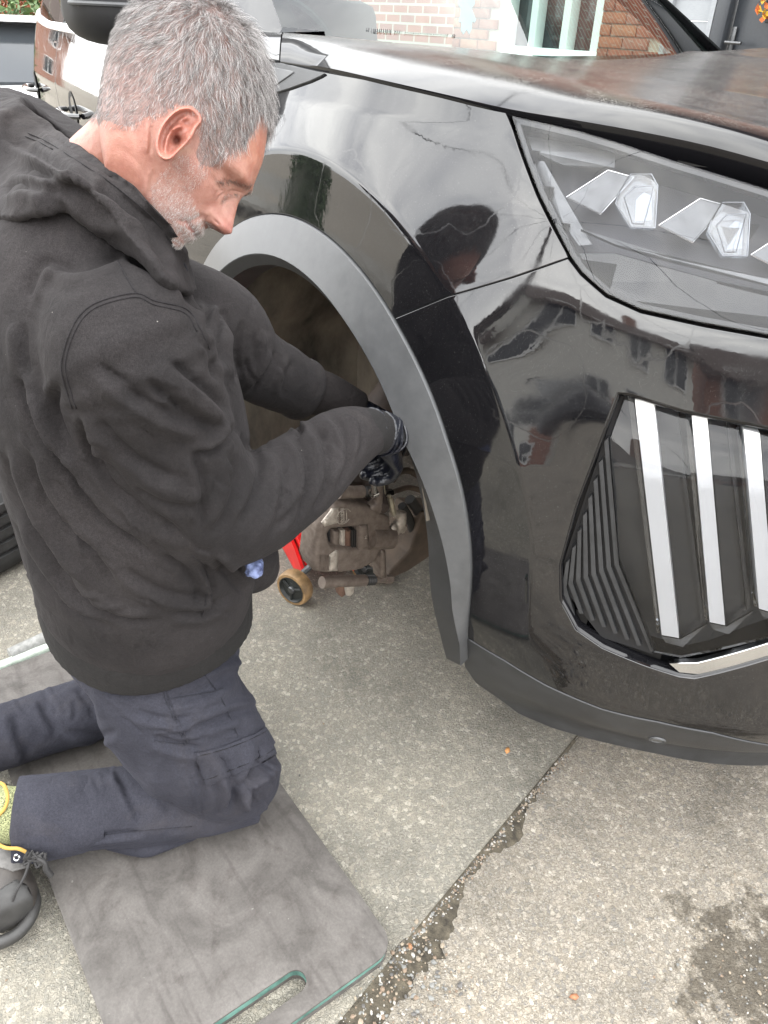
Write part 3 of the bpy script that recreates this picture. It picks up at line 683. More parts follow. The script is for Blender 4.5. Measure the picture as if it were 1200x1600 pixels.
# cabin: dashboard, steering wheel, seats
CAB = mat('cabin_trim', (.035, .038, .04), .7); SEAT = mat('seat_cloth', (.05, .05, .055), .8)
V = []; Fc = []; prof = [(-.30, 1.08), (-.38, 1.105), (-.55, 1.115), (-.75, 1.11), (-.88, 1.07), (-.92, .95), (-.9, .7)]; k = len(prof)
for j, y in enumerate(np.linspace(.18, 1.68, 12)):
    for x, z in prof: V.append((x, y, z+.02*math.exp(-((y-.55)/.2)**2)*(x < -.5)))
fix_normals(mesh('dashboard', V, [(j*k+i, j*k+i+1, (j+1)*k+i+1, (j+1)*k+i) for j in range(11) for i in range(k-1)], CAB, car))
a_ = np.linspace(0, 2*math.pi, 28); swc = np.array((-.98, .55, 1.10)); e1, e2 = np.array((0, 1, 0)), np.array((-.35, 0, .94))
mb = MB(); mb.tube([swc+.18*(e1*math.cos(a)+e2*math.sin(a)) for a in a_], .014, 8, caps=False); mb.box(swc, (.06, .14, .1), bev=.01); mb.tube([swc-e1*.17, swc+e1*.17], .012, 6); mb.build('steering_wheel', CAB, car)
for y in (.5, 1.33):
    mb = MB(); mb.box((-1.75, y, .62), (.5, .5, .2), bev=.06); mb.box((-2.0, y, .98), (.18, .48, .62), rot=((.98, 0, -.17), (0, 1, 0), (.17, 0, .98)), bev=.06); mb.box((-2.07, y, 1.38), (.1, .26, .16), bev=.04); mb.build('seat', SEAT, car)
mb = MB(); mb.box((-2.0, .93, .45), (2.5, 1.3, .06)); mb.box((-3.1, .98, .8), (.1, .9, .6)); mb.box((-.5, .93, .8), (.06, 1.5, .7)); mb.build('cabin_floor', VOIDM, car, smooth=False)
# door mirror
def mirror():
    c = at(200, -4, 1.66); V = []; Fc = []; n = 26; m_ = 14; fw = np.array((1., 0, 0)); lat = np.array((0, -1., 0)); up = np.array((0, 0, 1.))
    for i in range(m_+1):
        ph = math.pi*i/m_-math.pi/2
        for j in range(n):
            a = 2*math.pi*j/n; ca, sa = math.cos(a), math.sin(a); sq = lambda v, p: math.copysign(abs(v)**p, v)
            V.append(c+lat*.142*sq(math.sin(ph), .8)*(1.)+(fw*.108*sq(ca, .75)*(1.0 if ca > 0 else .5)+up*.092*sq(sa, .75))*max(0, math.cos(ph))**.45)
    for i in range(m_):
        for j in range(n): Fc.append((i*n+j, i*n+(j+1) % n, (i+1)*n+(j+1) % n, (i+1)*n+j))
    mi = [0 if (V[f[0]][2]+V[f[2]][2])/2 > c[2]-.012 else 1 for f in Fc]
    o = mesh('door_mirror', V, Fc, [PAINT, MATB], car, midx=mi); fix_normals(o)
    ring = [c+lat*.144*math.sin(ph)+fw*.110*math.cos(ph)**.45+up*(-.014) for ph in np.linspace(-1.4, 1.4, 24)]
    mb = MB(); mb.tube(ring, .0045, 8); mb.build('mirror_strip', CLAD, o)
    mb = MB(); mb.tube([c-lat*.1-up*.05, np.array((-.78, .10, 1.18))], [.04, .045], 10); mb.build('mirror_arm', MATB, o)
mirror()
# air freshener hanging behind the glass
def freshener():
    AF = mat('pale_blue_card', (.55, .68, .74), .3)
    t = thing('air_freshener', 'pale blue figure-shaped air freshener hanging behind the car windscreen', 'air freshener', tuple(at(728, 20, 1.75)))
    out = [(716, -8), (724, -14), (736, -14), (743, -6), (742, 6), (737, 14), (740, 22), (744, 32), (741, 36), (738, 34), (737, 46), (733, 54), (729, 47), (724, 54), (720, 48), (721, 36), (716, 34), (719, 24), (720, 14), (715, 6)]
    o0 = at(728, 20, 1.75); ex, ey = RT, UP; d = 1.75
    poly = [((x-728)/FPX*d, (20-y)/FPX*d) for x, y in out]
    mb = MB(); mb.prism(poly, -.002, .002, (o0, ex, ey, -FW)); mb.build('card', AF, t, smooth=False)
    mb = MB(); mb.tube([o0+ey*.05, o0+ey*.30], .0012, 5); mb.build('cord', MATB, t)
freshener()
# ------------------------------------------------------------------ ground
def stone_mat(name, cols, scale, dark, rough=.85, bumpd=.0025, tint=None, patch=0.):
    m, n, l, b = nodes_of(name); tc = n.new('ShaderNodeTexCoord')
    b.inputs['Roughness'].default_value = rough; b.inputs['Specular IOR Level'].default_value = .35
    nz = n.new('ShaderNodeTexNoise'); nz.inputs['Scale'].default_value = scale*1.3; nz.inputs['Detail'].default_value = 2; l.new(tc.outputs['Object'], nz.inputs[0])
    mxv = n.new('ShaderNodeMix'); mxv.data_type = 'VECTOR'; mxv.inputs[0].default_value = .012; l.new(tc.outputs['Object'], mxv.inputs[4]); l.new(nz.outputs['Color'], mxv.inputs[5])
    def vor(sc, feat='F1'):
        v = n.new('ShaderNodeTexVoronoi'); v.inputs['Scale'].default_value = sc; v.feature = feat; l.new(mxv.outputs[1], v.inputs['Vector']); return v
    v1, v2, e1 = vor(scale), vor(scale*2.6), vor(scale, 'DISTANCE_TO_EDGE')
    def ramp(src, st, interp='CONSTANT'):
        r = n.new('ShaderNodeValToRGB'); r.color_ramp.interpolation = interp
        while len(r.color_ramp.elements) < len(st): r.color_ramp.elements.new(.5)
        for e, (p, c) in zip(r.color_ramp.elements, st): e.position = p; e.color = (*c, 1)
        l.new(src, r.inputs[0]); return r.outputs[0]
    def sep(v):
        s = n.new('ShaderNodeSeparateColor'); l.new(v.outputs['Color'], s.inputs[0]); return s.outputs[0]
    k = len(cols)
    c1 = ramp(sep(v1), [(i/k, tuple(max(.02, .25+(x-.25)*1.08) for x in c)) for i, c in enumerate(cols)]); c2 = ramp(sep(v2), [(i/k, tuple(x*.85 for x in c)) for i, c in enumerate(cols)])
    big = n.new('ShaderNodeTexNoise'); big.inputs['Scale'].default_value = scale*.35; big.inputs['Detail'].default_value = 4; l.new(tc.outputs['Object'], big.inputs[0])
    def mix(f, a, b_, t='MIX'):
        x = n.new('ShaderNodeMix'); x.data_type = 'RGBA'; x.blend_type = t
        for i, s in ((0, f), (6, a), (7, b_)):
            if isinstance(s, (float, int)): x.inputs[i].default_value = s
            elif isinstance(s, tuple): x.inputs[i].default_value = (*s, 1)
            else: l.new(s, x.inputs[i])
        return x.outputs[2]
    f = ramp(big.outputs['Fac'], [(.42, (0, 0, 0)), (.56, (1, 1, 1))], 'LINEAR')
    c = mix(f, c1, c2)
    ed = ramp(e1.outputs['Distance'], [(.0, (1, 1, 1)), (.09, (0, 0, 0))], 'LINEAR'); c = mix(ed, c, dark)
    st = n.new('ShaderNodeTexNoise'); st.inputs['Scale'].default_value = 3.5; st.inputs['Detail'].default_value = 9; st.inputs['Roughness'].default_value = .62; l.new(tc.outputs['Object'], st.inputs[0])
    sf = ramp(st.outputs['Fac'], [(.32, (.66, .66, .65)), (.48, (.98, .98, .97)), (.66, (1.14, 1.13, 1.10))], 'LINEAR'); c = mix(1., c, sf, 'MULTIPLY'); c = mix(1., c, tint, 'MULTIPLY') if tint else c
    if patch:
        # damp, dirt-filled blotch where the topping has worn off
        mp = n.new('ShaderNodeMapping'); mp.inputs['Location'].default_value = (-patch[0], -patch[1], 0); l.new(tc.outputs['Object'], mp.inputs[0])
        ln = n.new('ShaderNodeVectorMath'); ln.operation = 'LENGTH'; l.new(mp.outputs[0], ln.inputs[0])
        pn = n.new('ShaderNodeTexNoise'); pn.inputs['Scale'].default_value = 16; pn.inputs['Detail'].default_value = 12; pn.inputs['Roughness'].default_value = .7; l.new(tc.outputs['Object'], pn.inputs[0])
        ad = n.new('ShaderNodeMath'); ad.operation = 'MULTIPLY_ADD'; l.new(pn.outputs['Fac'], ad.inputs[0]); ad.inputs[1].default_value = .62; l.new(ln.outputs['Value'], ad.inputs[2])
        pf = ramp(ad.outputs[0], [(patch[2], (1, 1, 1)), (patch[2]+.055, (0, 0, 0))], 'LINEAR')
        c = mix(pf, c, mix(.72, c, (.045, .036, .024)))
    l.new(c, b.inputs['Base Color'])
    bp = n.new('ShaderNodeBump'); bp.inputs['Strength'].default_value = .9; bp.inputs['Distance'].default_value = bumpd
    hm = n.new('ShaderNodeMath'); hm.operation = 'ADD'; l.new(e1.outputs['Distance'], hm.inputs[0]); l.new(v2.outputs['Distance'], hm.inputs[1])
    l.new(hm.outputs[0], bp.inputs['Height']); l.new(bp.outputs[0], b.inputs['Normal'])
    MATS[name] = m; return m
ASPH1 = stone_mat('asphalt_grey', [(0.226, 0.220, 0.204), (0.265, 0.257, 0.238), (0.195, 0.193, 0.183), (0.289, 0.277, 0.254), (0.234, 0.226, 0.207), (0.328, 0.320, 0.300), (0.211, 0.209, 0.199)], 128, (0.156, 0.152, 0.139), tint=(1.04, 1.0, .92))
ASPH2 = stone_mat('asphalt_worn', [(0.280, 0.252, 0.212), (0.328, 0.296, 0.252), (0.240, 0.216, 0.180), (0.352, 0.320, 0.272), (0.296, 0.264, 0.220), (0.200, 0.188, 0.172), (0.400, 0.368, 0.320)], 138, (0.160, 0.140, 0.112), patch=(1.01, .235, .395))
def zg(x, y): return -.06*min(max(0, -x-3.2), 5)
def ground(name, xs, ys, m, dz=0.):
    V = [(x, y, zg(x, y)+dz) for x in xs for y in ys]; k = len(ys)
    return tag(mesh(name, V, [(i*k+j, (i+1)*k+j, (i+1)*k+j+1, i*k+j+1) for i in range(len(xs)-1) for j in range(k-1)], m), kind='structure')
ground('ground', [-600, -200, -40, -20, -8.2, -6, -3.2, 0, 3, 10, 40, 200, 600], [-600, -100, -20, -5, 0, 5, 20, 100, 600], ASPH2)
# newer grey surfacing left of the joint; ragged sawn edge
JA, JB = np.array((.529, .337)), np.array((.661, -.196)); jd = (JA-JB)/np.linalg.norm(JA-JB)
edge = []
for t in np.arange(-4.2, 5.0, .012):
    p = JB+jd*t; j = .0035*noise.noise(Vector((t*30, 0, 0)))+.004*noise.noise(Vector((t*7, 3, 0)))-.008*math.exp(-((t+.02)/.03)**2); edge.append((p[0]+j, p[1]))
E_ = [(x, y, .004) for x, y in edge]; W_ = [(-3.1, y, .004) for x, y in edge]; n = len(E_)
tag(mesh('road', E_+W_, [(i, i+1, n+i+1, n+i) for i in range(n-1)]+[(i+1, i, n*2+i, n*2+i+1) for i in range(n-1)] if False else [(i, i+1, n+i+1, n+i) for i in range(n-1)], ASPH1), kind='structure')
mesh_v = []
# dirt and grit in the joint
def dirt():
    DIRT = mat('dirt', (.050, .042, .030), .95, noise_scale=60, noise_amt=.5, col2=(.10, .085, .06), bump=1., bump_scale=300, bdist=.003)
    V = []; Fc = []; bm = bmesh.new()
    # left/right widths measured along the joint
    ts = np.arange(-.32, .56, .006); L = []; R_ = []
    for t in ts:
        if t < .04: w = .045+.02*noise.noise(Vector((t*40, 1, 0)))-.0*t
        elif t < .14: w = .011+.036*(1-(t-.04)/.10)
        else: w = .006+.007*max(0, noise.noise(Vector((t*26, 5, 0))))*2+.03*math.exp(-((t-.27)/.05)**2)
        if t < -.18: w *= .9
        w += .008*noise.noise(Vector((t*90, 8, 2))); w = max(.0015, w*(1 if t < .35 else max(.15, 1-(t-.35)*3.4)))
        p = JB+jd*t; nr = np.array((jd[1], -jd[0])); L.append(p-nr*.003); R_.append(p+nr*w)
    n = len(ts); cols = 7
    for c in range(cols):
        s = c/(cols-1)
        for i in range(n):
            q = L[i]*(1-s)+R_[i]*s; V.append((q[0], q[1], .0052-.0048*s**3+.0025*noise.noise(Vector((q[0]*90, q[1]*90, 0)))*(0 < c < cols-1)))
    for c in range(cols-1):
        for i in range(n-1): Fc.append((c*n+i, (c+1)*n+i, (c+1)*n+i+1, c*n+i+1))
    tag(mesh('dirt_strip', V, Fc, DIRT), label='strip of brown dirt lying along the joint between the two road surfaces', cat='dirt', kind='stuff')
dirt()
def stones(name, label, spots, mats, kind='stuff'):
    bm = bmesh.new(); V = []; Fc = []; mi = []
    base = bmesh.new(); bmesh.ops.create_icosphere(base, subdivisions=1, radius=1); bv = np.array([v.co[:] for v in base.verts]); base.verts.index_update(); bf = [[v.index for v in f.verts] for f in base.faces]; base.free()
    for x, y, r in spots:
        sc = np.array([RNG.uniform(.7, 1.3), RNG.uniform(.6, 1.1), RNG.uniform(.4, .75)])*r; a = RNG.uniform(0, 6.28); ca, sa = math.cos(a), math.sin(a)
        q = bv*(1+RNG.uniform(-.22, .22, (len(bv), 1)))*sc; q = np.stack([q[:, 0]*ca-q[:, 1]*sa, q[:, 0]*sa+q[:, 1]*ca, q[:, 2]], 1)+(x, y, .004+sc[2]*.55)
        k = len(V); V += list(q); Fc += [tuple(i+k for i in f) for f in bf]; mi += [int(RNG.integers(len(mats)))]*len(bf)
    return tag(mesh(name, V, Fc, mats, smooth=False, midx=mi), label=label, cat='gravel', kind=kind)
SM = [mat('stone_%s' % n_, c, .8, noise_scale=120, noise_amt=.25) for n_, c in (('pale', (.34, .32, .29)), ('grey', (.18, .18, .17)), ('tan', (.24, .20, .15)), ('dark', (.10, .095, .09)), ('rust', (.19, .14, .10)))]
sp = []
for _ in range(1500):
    t = RNG.uniform(-.40, .03); w = RNG.uniform(-.01, .13); p = JB+jd*t+np.array((jd[1], -jd[0]))*w
    if RNG.random() < 1-w*5+(t < -.06)*.3: sp.append((p[0], p[1], RNG.choice([.0014, .002, .003, .0045], p=[.45, .3, .18, .07])))
for _ in range(700):
    t = RNG.uniform(-.05, .5); w = abs(RNG.normal(0, .008)); p = JB+jd*t+np.array((jd[1], -jd[0]))*w; sp.append((p[0], p[1], RNG.choice([.001, .0016, .0024])))
stones('loose_gravel', 'pale and brown grit scattered in the dirt beside the corner of the kneeling mat', sp, SM)
sp = [(RNG.normal(1.05, .09), RNG.normal(.23, .09), RNG.choice([.0012, .0018, .0028])) for _ in range(500)]+[(RNG.uniform(-.5, 1.4), RNG.uniform(-1., .9), RNG.choice([.0008, .0012, .002])) for _ in range(900)]
stones('scattered_grit', 'sparse small chippings lying over the worn road surface', sp, SM)
def leaf(px, py, s, rot, label, colr):
    p = onp(px, py, 2, .006); V = []; 
    pl = [(0, -1), (.45, -.6), (.6, 0), (.35, .55), (0, 1), (-.4, .5), (-.6, -.1), (-.4, -.65)]; V = [(p[0], p[1], .009)]
    for i, (a, b) in enumerate(pl): V.append((p[0]+s*(a*math.cos(rot)-b*math.sin(rot)), p[1]+s*(a*math.sin(rot)+b*math.cos(rot)), .005+s*.25*(i % 2)))
    V += [(x, y, z-.0008) for x, y, z in V]; n = 9; Fc = [(0, i, i % 8+1) for i in range(1, 9)]+[(n, n+i % 8+1, n+i) for i in range(1, 9)]+[(i, n+i, n+i % 8+1, i % 8+1) for i in range(1, 9)]
    tag(fix_normals(mesh('leaf', V, Fc, mat('leaf_'+colr[0], colr[1], .7, noise_scale=200, noise_amt=.3))), label=label, cat='leaf', group='fallen leaf scraps')
leaf(793, 1172, .009, .6, 'orange curled leaf scrap on the grey road near the dark bumper lip', ('orange', (.45, .22, .08)))
leaf(897, 1557, .008, 2.6, 'small reddish brown leaf scrap on the worn surface at the bottom of the picture', ('red', (.28, .12, .06)))
leaf(641, 1478, .006, 1.2, 'dry brown twiggy leaf scrap in the dirt beside the mat corner', ('brown', (.24, .12, .06)))
# ------------------------------------------------------------------ the kneeling man
def evald(o):
    bpy.context.view_layer.update(); dg = bpy.context.evaluated_depsgraph_get(); e = o.evaluated_get(dg); t = e.to_mesh(); me = bpy.data.meshes.new(o.name)
    V = mverts(t); n = len(t.polygons); L = np.empty(len(t.loops), np.int32); t.loops.foreach_get('vertex_index', L); S_ = np.empty(n, np.int32); t.polygons.foreach_get('loop_start', S_)
    me.vertices.add(len(V)); me.vertices.foreach_set('co', V.ravel()); me.loops.add(len(L)); me.loops.foreach_set('vertex_index', L); me.polygons.add(n); me.polygons.foreach_set('loop_start', S_)
    me.update(calc_edges=True); me.validate(); me.polygons.foreach_set('use_smooth', [True]*n)
    for x in o.data.materials: me.materials.append(x)
    e.to_mesh_clear(); return me
def solid(name, mb, voxel, m, parent, smooth=6, fac=.5):
    """closed shapes fused into one continuous smooth surface"""
    o = mesh(name, mb.v, mb.f, m, None); fix_normals(o)
    a = o.modifiers.new('r', 'REMESH'); a.mode = 'VOXEL'; a.voxel_size = voxel; a.use_smooth_shade = True
    b = o.modifiers.new('s', 'SMOOTH'); b.iterations = smooth; b.factor = fac
    me = evald(o); o.modifiers.clear(); o.data = me
    me.materials.clear()
    for x in (m if isinstance(m, (list, tuple)) else [m]): me.materials.append(x)
    me.polygons.foreach_set('use_smooth', [True]*len(me.polygons))
    if parent: o.parent = parent; o.matrix_parent_inverse = world_of(parent).inverted()
    return o
def ell(mb, P, ra, rb=None, hint=(0, 0, 1), n=24, m=None):
    """loft with elliptical sections along a smooth path; ra across hint, rb along hint"""
    m = m or max(8, len(P)*5); Q = spline(P, m); t0 = np.linspace(0, 1, len(P)); L = np.r_[0, np.cumsum(np.linalg.norm(np.diff(np.array(P, float), axis=0), axis=1))]; L /= L[-1]
    t = np.linspace(0, 1, m); A = np.interp(t, L, np.broadcast_to(ra, len(P))); B = np.interp(t, L, np.broadcast_to(ra if rb is None else rb, len(P)))
    T = np.gradient(Q, axis=0); T /= np.linalg.norm(T, axis=1)[:, None]; V = []; Fc = []
    h = np.array(hint, float)
    for k in range(m):
        e2 = h-T[k]*(h@T[k]); e2 /= np.linalg.norm(e2); e1 = np.cross(T[k], e2)
        for j in range(n): a = 2*math.pi*j/n; V.append(Q[k]+e1*A[k]*math.cos(a)+e2*B[k]*math.sin(a))
    for k in range(m-1):
        for j in range(n): a, b = k*n+j, k*n+(j+1) % n; Fc.append((a, b, b+n, a+n))
    c0 = len(V); V.append(Q[0]-T[0]*min(A[0], B[0])*.35); V.append(Q[-1]+T[-1]*min(A[-1], B[-1])*.35)
    Fc += [(c0, (j+1) % n, j) for j in range(n)]+[(c0+1, (m-1)*n+j, (m-1)*n+(j+1) % n) for j in range(n)]
    mb.add(V, Fc)
def bvh(o): return BVHTree.FromPolygons([v.co[:] for v in o.data.vertices], [p.vertices[:] for p in o.data.polygons])
def mverts(me): a = np.empty(len(me.vertices)*3); me.vertices.foreach_get('co', a); return a.reshape(-1, 3)
def mnorms(me): a = np.empty(len(me.vertices)*3); me.vertices.foreach_get('normal', a); return a.reshape(-1, 3)
def setv(me, V): me.vertices.foreach_set('co', np.ascontiguousarray(V).ravel()); me.update()
def sdist(q, line):
    """signed distance of 2d points to a polyline and position along it"""
    best = np.full(len(q), 1e9); sg = np.zeros(len(q)); tt = np.zeros(len(q)); n = len(line)-1
    for i in range(n):
        a, b = line[i], line[i+1]; ab = b-a; L = ab@ab+1e-9; t = np.clip(((q-a)@ab)/L, 0, 1); d = q-(a+t[:, None]*ab); dd = np.hypot(d[:, 0], d[:, 1]); m = dd < best
        best[m] = dd[m]; sg[m] = np.sign(ab[0]*d[m, 1]-ab[1]*d[m, 0]); tt[m] = (i+t[m])/n
    return best*np.where(sg == 0, 1, sg), tt
FW_K, FA_K = 1., 1.
def crease(o, folds, relax=2, seed=1, noise_amp=.0):
    """press cloth folds into the seen side: (points, width px, depth m, ridge side -1/0/1)"""
    me = o.data; V = mverts(me); N = mnorms(me); q, z = proj(V); bv = bvh(o)
    view = V-CAM; dist = np.linalg.norm(view, axis=1); view /= dist[:, None]; face = -np.sum(view*N, 1)
    D = np.zeros(len(V)); vis = {}
    for pts, w, amp, side in folds:
        w *= FW_K; amp *= FA_K
        L = spline(np.array(pts, float), max(8, len(pts)*6)); lo = L.min(0)-4*w; hi = L.max(0)+4*w
        idx = np.where((q[:, 0] > lo[0]) & (q[:, 0] < hi[0]) & (q[:, 1] > lo[1]) & (q[:, 1] < hi[1]) & (face > -.1))[0]
        if not len(idx): continue
        keep = []
        for i in idx:
            if i not in vis:
                loc, _, _, dd = bv.ray_cast(Vector(CAM), Vector(view[i])); vis[i] = loc is None or dd > dist[i]-.02
            keep.append(vis[i])
        idx = idx[np.array(keep)]
        if not len(idx): continue
        s, t = sdist(q[idx], L); e = np.clip(np.minimum(t, 1-t)/.22, 0, 1); e = e*e*(3-2*e)
        D[idx] += e*amp*(-np.exp(-(s/w)**2)+(0 if side == 0 else .75*np.exp(-((side*s-1.9*w)/(1.4*w))**2))+(.35*np.exp(-((abs(s)-2.*w)/(1.2*w))**2) if side == 0 else 0))
    if noise_amp:
        for i in range(len(V)):
            v = Vector(V[i]); D[i] += noise_amp*(noise.noise(v*13+Vector((seed, 0, 0)))+.5*noise.noise(v*31)+.28*noise.noise(v*70))
    V = V+N*D[:, None]; setv(me, V)
    if relax:
        m = o.modifiers.new('s', 'SMOOTH'); m.iterations = relax; m.factor = .4; me2 = evald(o); o.modifiers.clear(); o.data = me2
    return o
def on_surf(bv, px, py, lift=.0, far=None):
    r = ray(px, py); d = Vector(r).normalized(); loc, nn_, _, dd = bv.ray_cast(Vector(CAM), d)
    if loc is None: return None
    return np.array(loc)+np.array(nn_)*lift
def seam(name, o, bv, pts, r, m, parent, lift=.0, n=None, flat=1.):
    P = []
    for x, y in spline(np.array(pts, float), n or max(8, len(pts)*8)):
        p = on_surf(bv, x, y, lift)
        if p is not None and (not P or np.linalg.norm(p-P[-1]) < .025): P.append(p)
    if len(P) < 4: return None
    P = np.array(P)
    for _ in range(3): P[1:-1] = P[1:-1]*.5+(P[:-2]+P[2:])*.25
    V, Fc = tube_geo(P, r, 6, True, flat); return mesh(name, V, Fc, m, parent)
def cloth_mat(name, col, col2, weave=900, bump=.35, sheen=.35, rough=.9, blotch=6, lint=False):
    m, n, l, b = nodes_of(name); b.inputs['Roughness'].default_value = rough; b.inputs['Sheen Weight'].default_value = sheen; b.inputs['Sheen Roughness'].default_value = .5; b.inputs['Specular IOR Level'].default_value = .2
    b.inputs['Sheen Tint'].default_value = (*[min(1, c*8) for c in col], 1)
    tc = n.new('ShaderNodeTexCoord'); t = n.new('ShaderNodeTexNoise'); t.inputs['Scale'].default_value = blotch; t.inputs['Detail'].default_value = 9; t.inputs['Roughness'].default_value = .62; l.new(tc.outputs['Object'], t.inputs[0])
    r = n.new('ShaderNodeValToRGB'); r.color_ramp.elements[0].position = .35; r.color_ramp.elements[1].position = .66; r.color_ramp.elements[0].color = (*col, 1); r.color_ramp.elements[1].color = (*col2, 1); l.new(t.outputs['Fac'], r.inputs[0])
    w = n.new('ShaderNodeTexNoise'); w.inputs['Scale'].default_value = weave; w.inputs['Detail'].default_value = 2; l.new(tc.outputs['Object'], w.inputs[0])
    mx = n.new('ShaderNodeMix'); mx.data_type = 'RGBA'; mx.blend_type = 'MULTIPLY'; mx.inputs[0].default_value = 1
    r2 = n.new('ShaderNodeValToRGB'); r2.color_ramp.elements[0].position = .35; r2.color_ramp.elements[0].color = (.7, .7, .7, 1); r2.color_ramp.elements[1].position = .65; r2.color_ramp.elements[1].color = (1.25, 1.25, 1.25, 1); l.new(w.outputs['Fac'], r2.inputs[0])
    l.new(r.outputs[0], mx.inputs[6]); l.new(r2.outputs[0], mx.inputs[7]); out = mx.outputs[2]
    w3 = n.new('ShaderNodeTexNoise'); w3.inputs['Scale'].default_value = 330; w3.inputs['Detail'].default_value = 3; w3.inputs['Roughness'].default_value = .7; l.new(tc.outputs['Object'], w3.inputs[0])
    r4 = n.new('ShaderNodeValToRGB'); r4.color_ramp.elements[0].position = .36; r4.color_ramp.elements[0].color = (.84, .84, .84, 1); r4.color_ramp.elements[1].position = .64; r4.color_ramp.elements[1].color = (1.16, 1.15, 1.15, 1); l.new(w3.outputs['Fac'], r4.inputs[0])
    mx4 = n.new('ShaderNodeMix'); mx4.data_type = 'RGBA'; mx4.blend_type = 'MULTIPLY'; mx4.inputs[0].default_value = 1; l.new(out, mx4.inputs[6]); l.new(r4.outputs[0], mx4.inputs[7]); out = mx4.outputs[2]
    d5 = n.new('ShaderNodeTexNoise'); d5.inputs['Scale'].default_value = 3.2; d5.inputs['Detail'].default_value = 11; d5.inputs['Roughness'].default_value = .7; d5.inputs['Distortion'].default_value = .6; l.new(tc.outputs['Object'], d5.inputs[0])
    r5 = n.new('ShaderNodeMapRange'); r5.inputs[1].default_value = .55; r5.inputs[2].default_value = .80; r5.inputs[3].default_value = 0; r5.inputs[4].default_value = .42; l.new(d5.outputs['Fac'], r5.inputs[0])
    mx5 = n.new('ShaderNodeMix'); mx5.data_type = 'RGBA'; l.new(r5.outputs[0], mx5.inputs[0]); l.new(out, mx5.inputs[6]); mx5.inputs[7].default_value = (.070, .060, .055, 1); out = mx5.outputs[2]
    if lint:
        v = n.new('ShaderNodeTexVoronoi'); v.inputs['Scale'].default_value = 75; v.inputs['Randomness'].default_value = 1; l.new(tc.outputs['Object'], v.inputs['Vector'])
        r3 = n.new('ShaderNodeValToRGB'); r3.color_ramp.elements[0].position = .035; r3.color_ramp.elements[0].color = (1, 1, 1, 1); r3.color_ramp.elements[1].position = .06; r3.color_ramp.elements[1].color = (0, 0, 0, 1); l.new(v.outputs['Distance'], r3.inputs[0])
        s = n.new('ShaderNodeSeparateColor'); l.new(v.outputs['Color'], s.inputs[0]); g = n.new('ShaderNodeMath'); g.operation = 'GREATER_THAN'; g.inputs[1].default_value = .94; l.new(s.outputs[0], g.inputs[0])
        mm = n.new('ShaderNodeMath'); mm.operation = 'MULTIPLY'; l.new(r3.outputs[0], mm.inputs[0]); l.new(g.outputs[0], mm.inputs[1])
        m3 = n.new('ShaderNodeMix'); m3.data_type = 'RGBA'; l.new(mm.outputs[0], m3.inputs[0]); l.new(out, m3.inputs[6]); m3.inputs[7].default_value = (.18, .17, .16, 1); out = m3.outputs[2]
    l.new(out, b.inputs['Base Color'])
    bp = n.new('ShaderNodeBump'); bp.inputs['Strength'].default_value = bump; bp.inputs['Distance'].default_value = .0006; l.new(w.outputs['Fac'], bp.inputs['Height'])
    w2 = n.new('ShaderNodeTexNoise'); w2.inputs['Scale'].default_value = 38; w2.inputs['Detail'].default_value = 4; w2.inputs['Distortion'].default_value = .8; l.new(tc.outputs['Object'], w2.inputs[0])
    bp2 = n.new('ShaderNodeBump'); bp2.inputs['Strength'].default_value = .55; bp2.inputs['Distance'].default_value = .005; l.new(w2.outputs['Fac'], bp2.inputs['Height']); l.new(bp.outputs[0], bp2.inputs['Normal'])
    l.new(bp2.outputs[0], b.inputs['Normal']); MATS[name] = m; return m
HOOD = cloth_mat('hoodie_fleece', (.013, .0118, .0122), (.026, .0232, .0236), 1100, .5, .16, lint=True)
HOODIN = cloth_mat('hood_lining', (.010, .010, .013), (.016, .016, .020), 1100, .4, .2)
RIBM = cloth_mat('ribbed_hem', (.012, .0115, .0115), (.019, .018, .018), 1400, .5, .15)
TROU = cloth_mat('work_trousers', (.022, .0225, .030), (.036, .0365, .047), 1600, .35, .12, blotch=9)
SEAMH = cloth_mat('hoodie_thread', (.012, .011, .012), (.020, .018, .019), 900, .2, .1)
SEAMT = cloth_mat('trouser_thread', (.019, .0195, .025), (.028, .0285, .036), 900, .2, .2)
SEAMM = cloth_mat('seam_thread', (.010, .010, .012), (.018, .018, .020), 900, .2, .2)

man = thing('person', 'grey-haired man in dark hoodie and trousers kneeling at the wheel arch with head bowed', 'person', (.17, -.45, .03))

# ---- trousers
HR, HL_ = np.array((.27, -.42, .44)), np.array((.10, -.40, .44))
KR, AR = np.array((.335, -.295, .105)), np.array((.165, -.66, .105)); KL, AL = np.array((.02, -.27, .10)), np.array((-.03, -.70, .10))
mb = MB()
ell(mb, [(.205, -.385, .53), (.205, -.386, .46), (.20, -.39, .38), (.195, -.40, .33)], [.140, .150, .160, .12], [.11, .125, .135, .10], hint=(0, 1, 0))
ell(mb, [HR+(0, 0, .05), (.285, -.405, .36), (.305, -.375, .25), (.325, -.325, .145), (.335, -.300, .095)], [.066, .098, .098, .082, .058], [.075, .108, .108, .082, .058], hint=(0, 1, 0))
ell(mb, [HL_+(0, 0, .05), (.08, -.39, .36), (.05, -.36, .25), (.03, -.31, .15), (.02, -.28, .10)], [.066, .09, .092, .08, .06], [.075, .10, .10, .08, .06], hint=(0, 1, 0))
ell(mb, [KR, (.305, -.37, .100), (.27, -.45, .102), (.215, -.555, .100), AR+(.012, .02, 0)], [.064, .068, .068, .066, .066], [.062, .062, .064, .062, .062], hint=(0, 0, 1))
ell(mb, [(.29, -.39, .06), (.26, -.46, .052), (.23, -.52, .052)], [.06, .072, .05], [.025, .024, .02], hint=(0, 0, 1))
ell(mb, [KL, (.01, -.40, .10), (-.005, -.52, .10), AL], [.062, .066, .062, .06], [.06, .062, .06, .058], hint=(0, 0, 1))
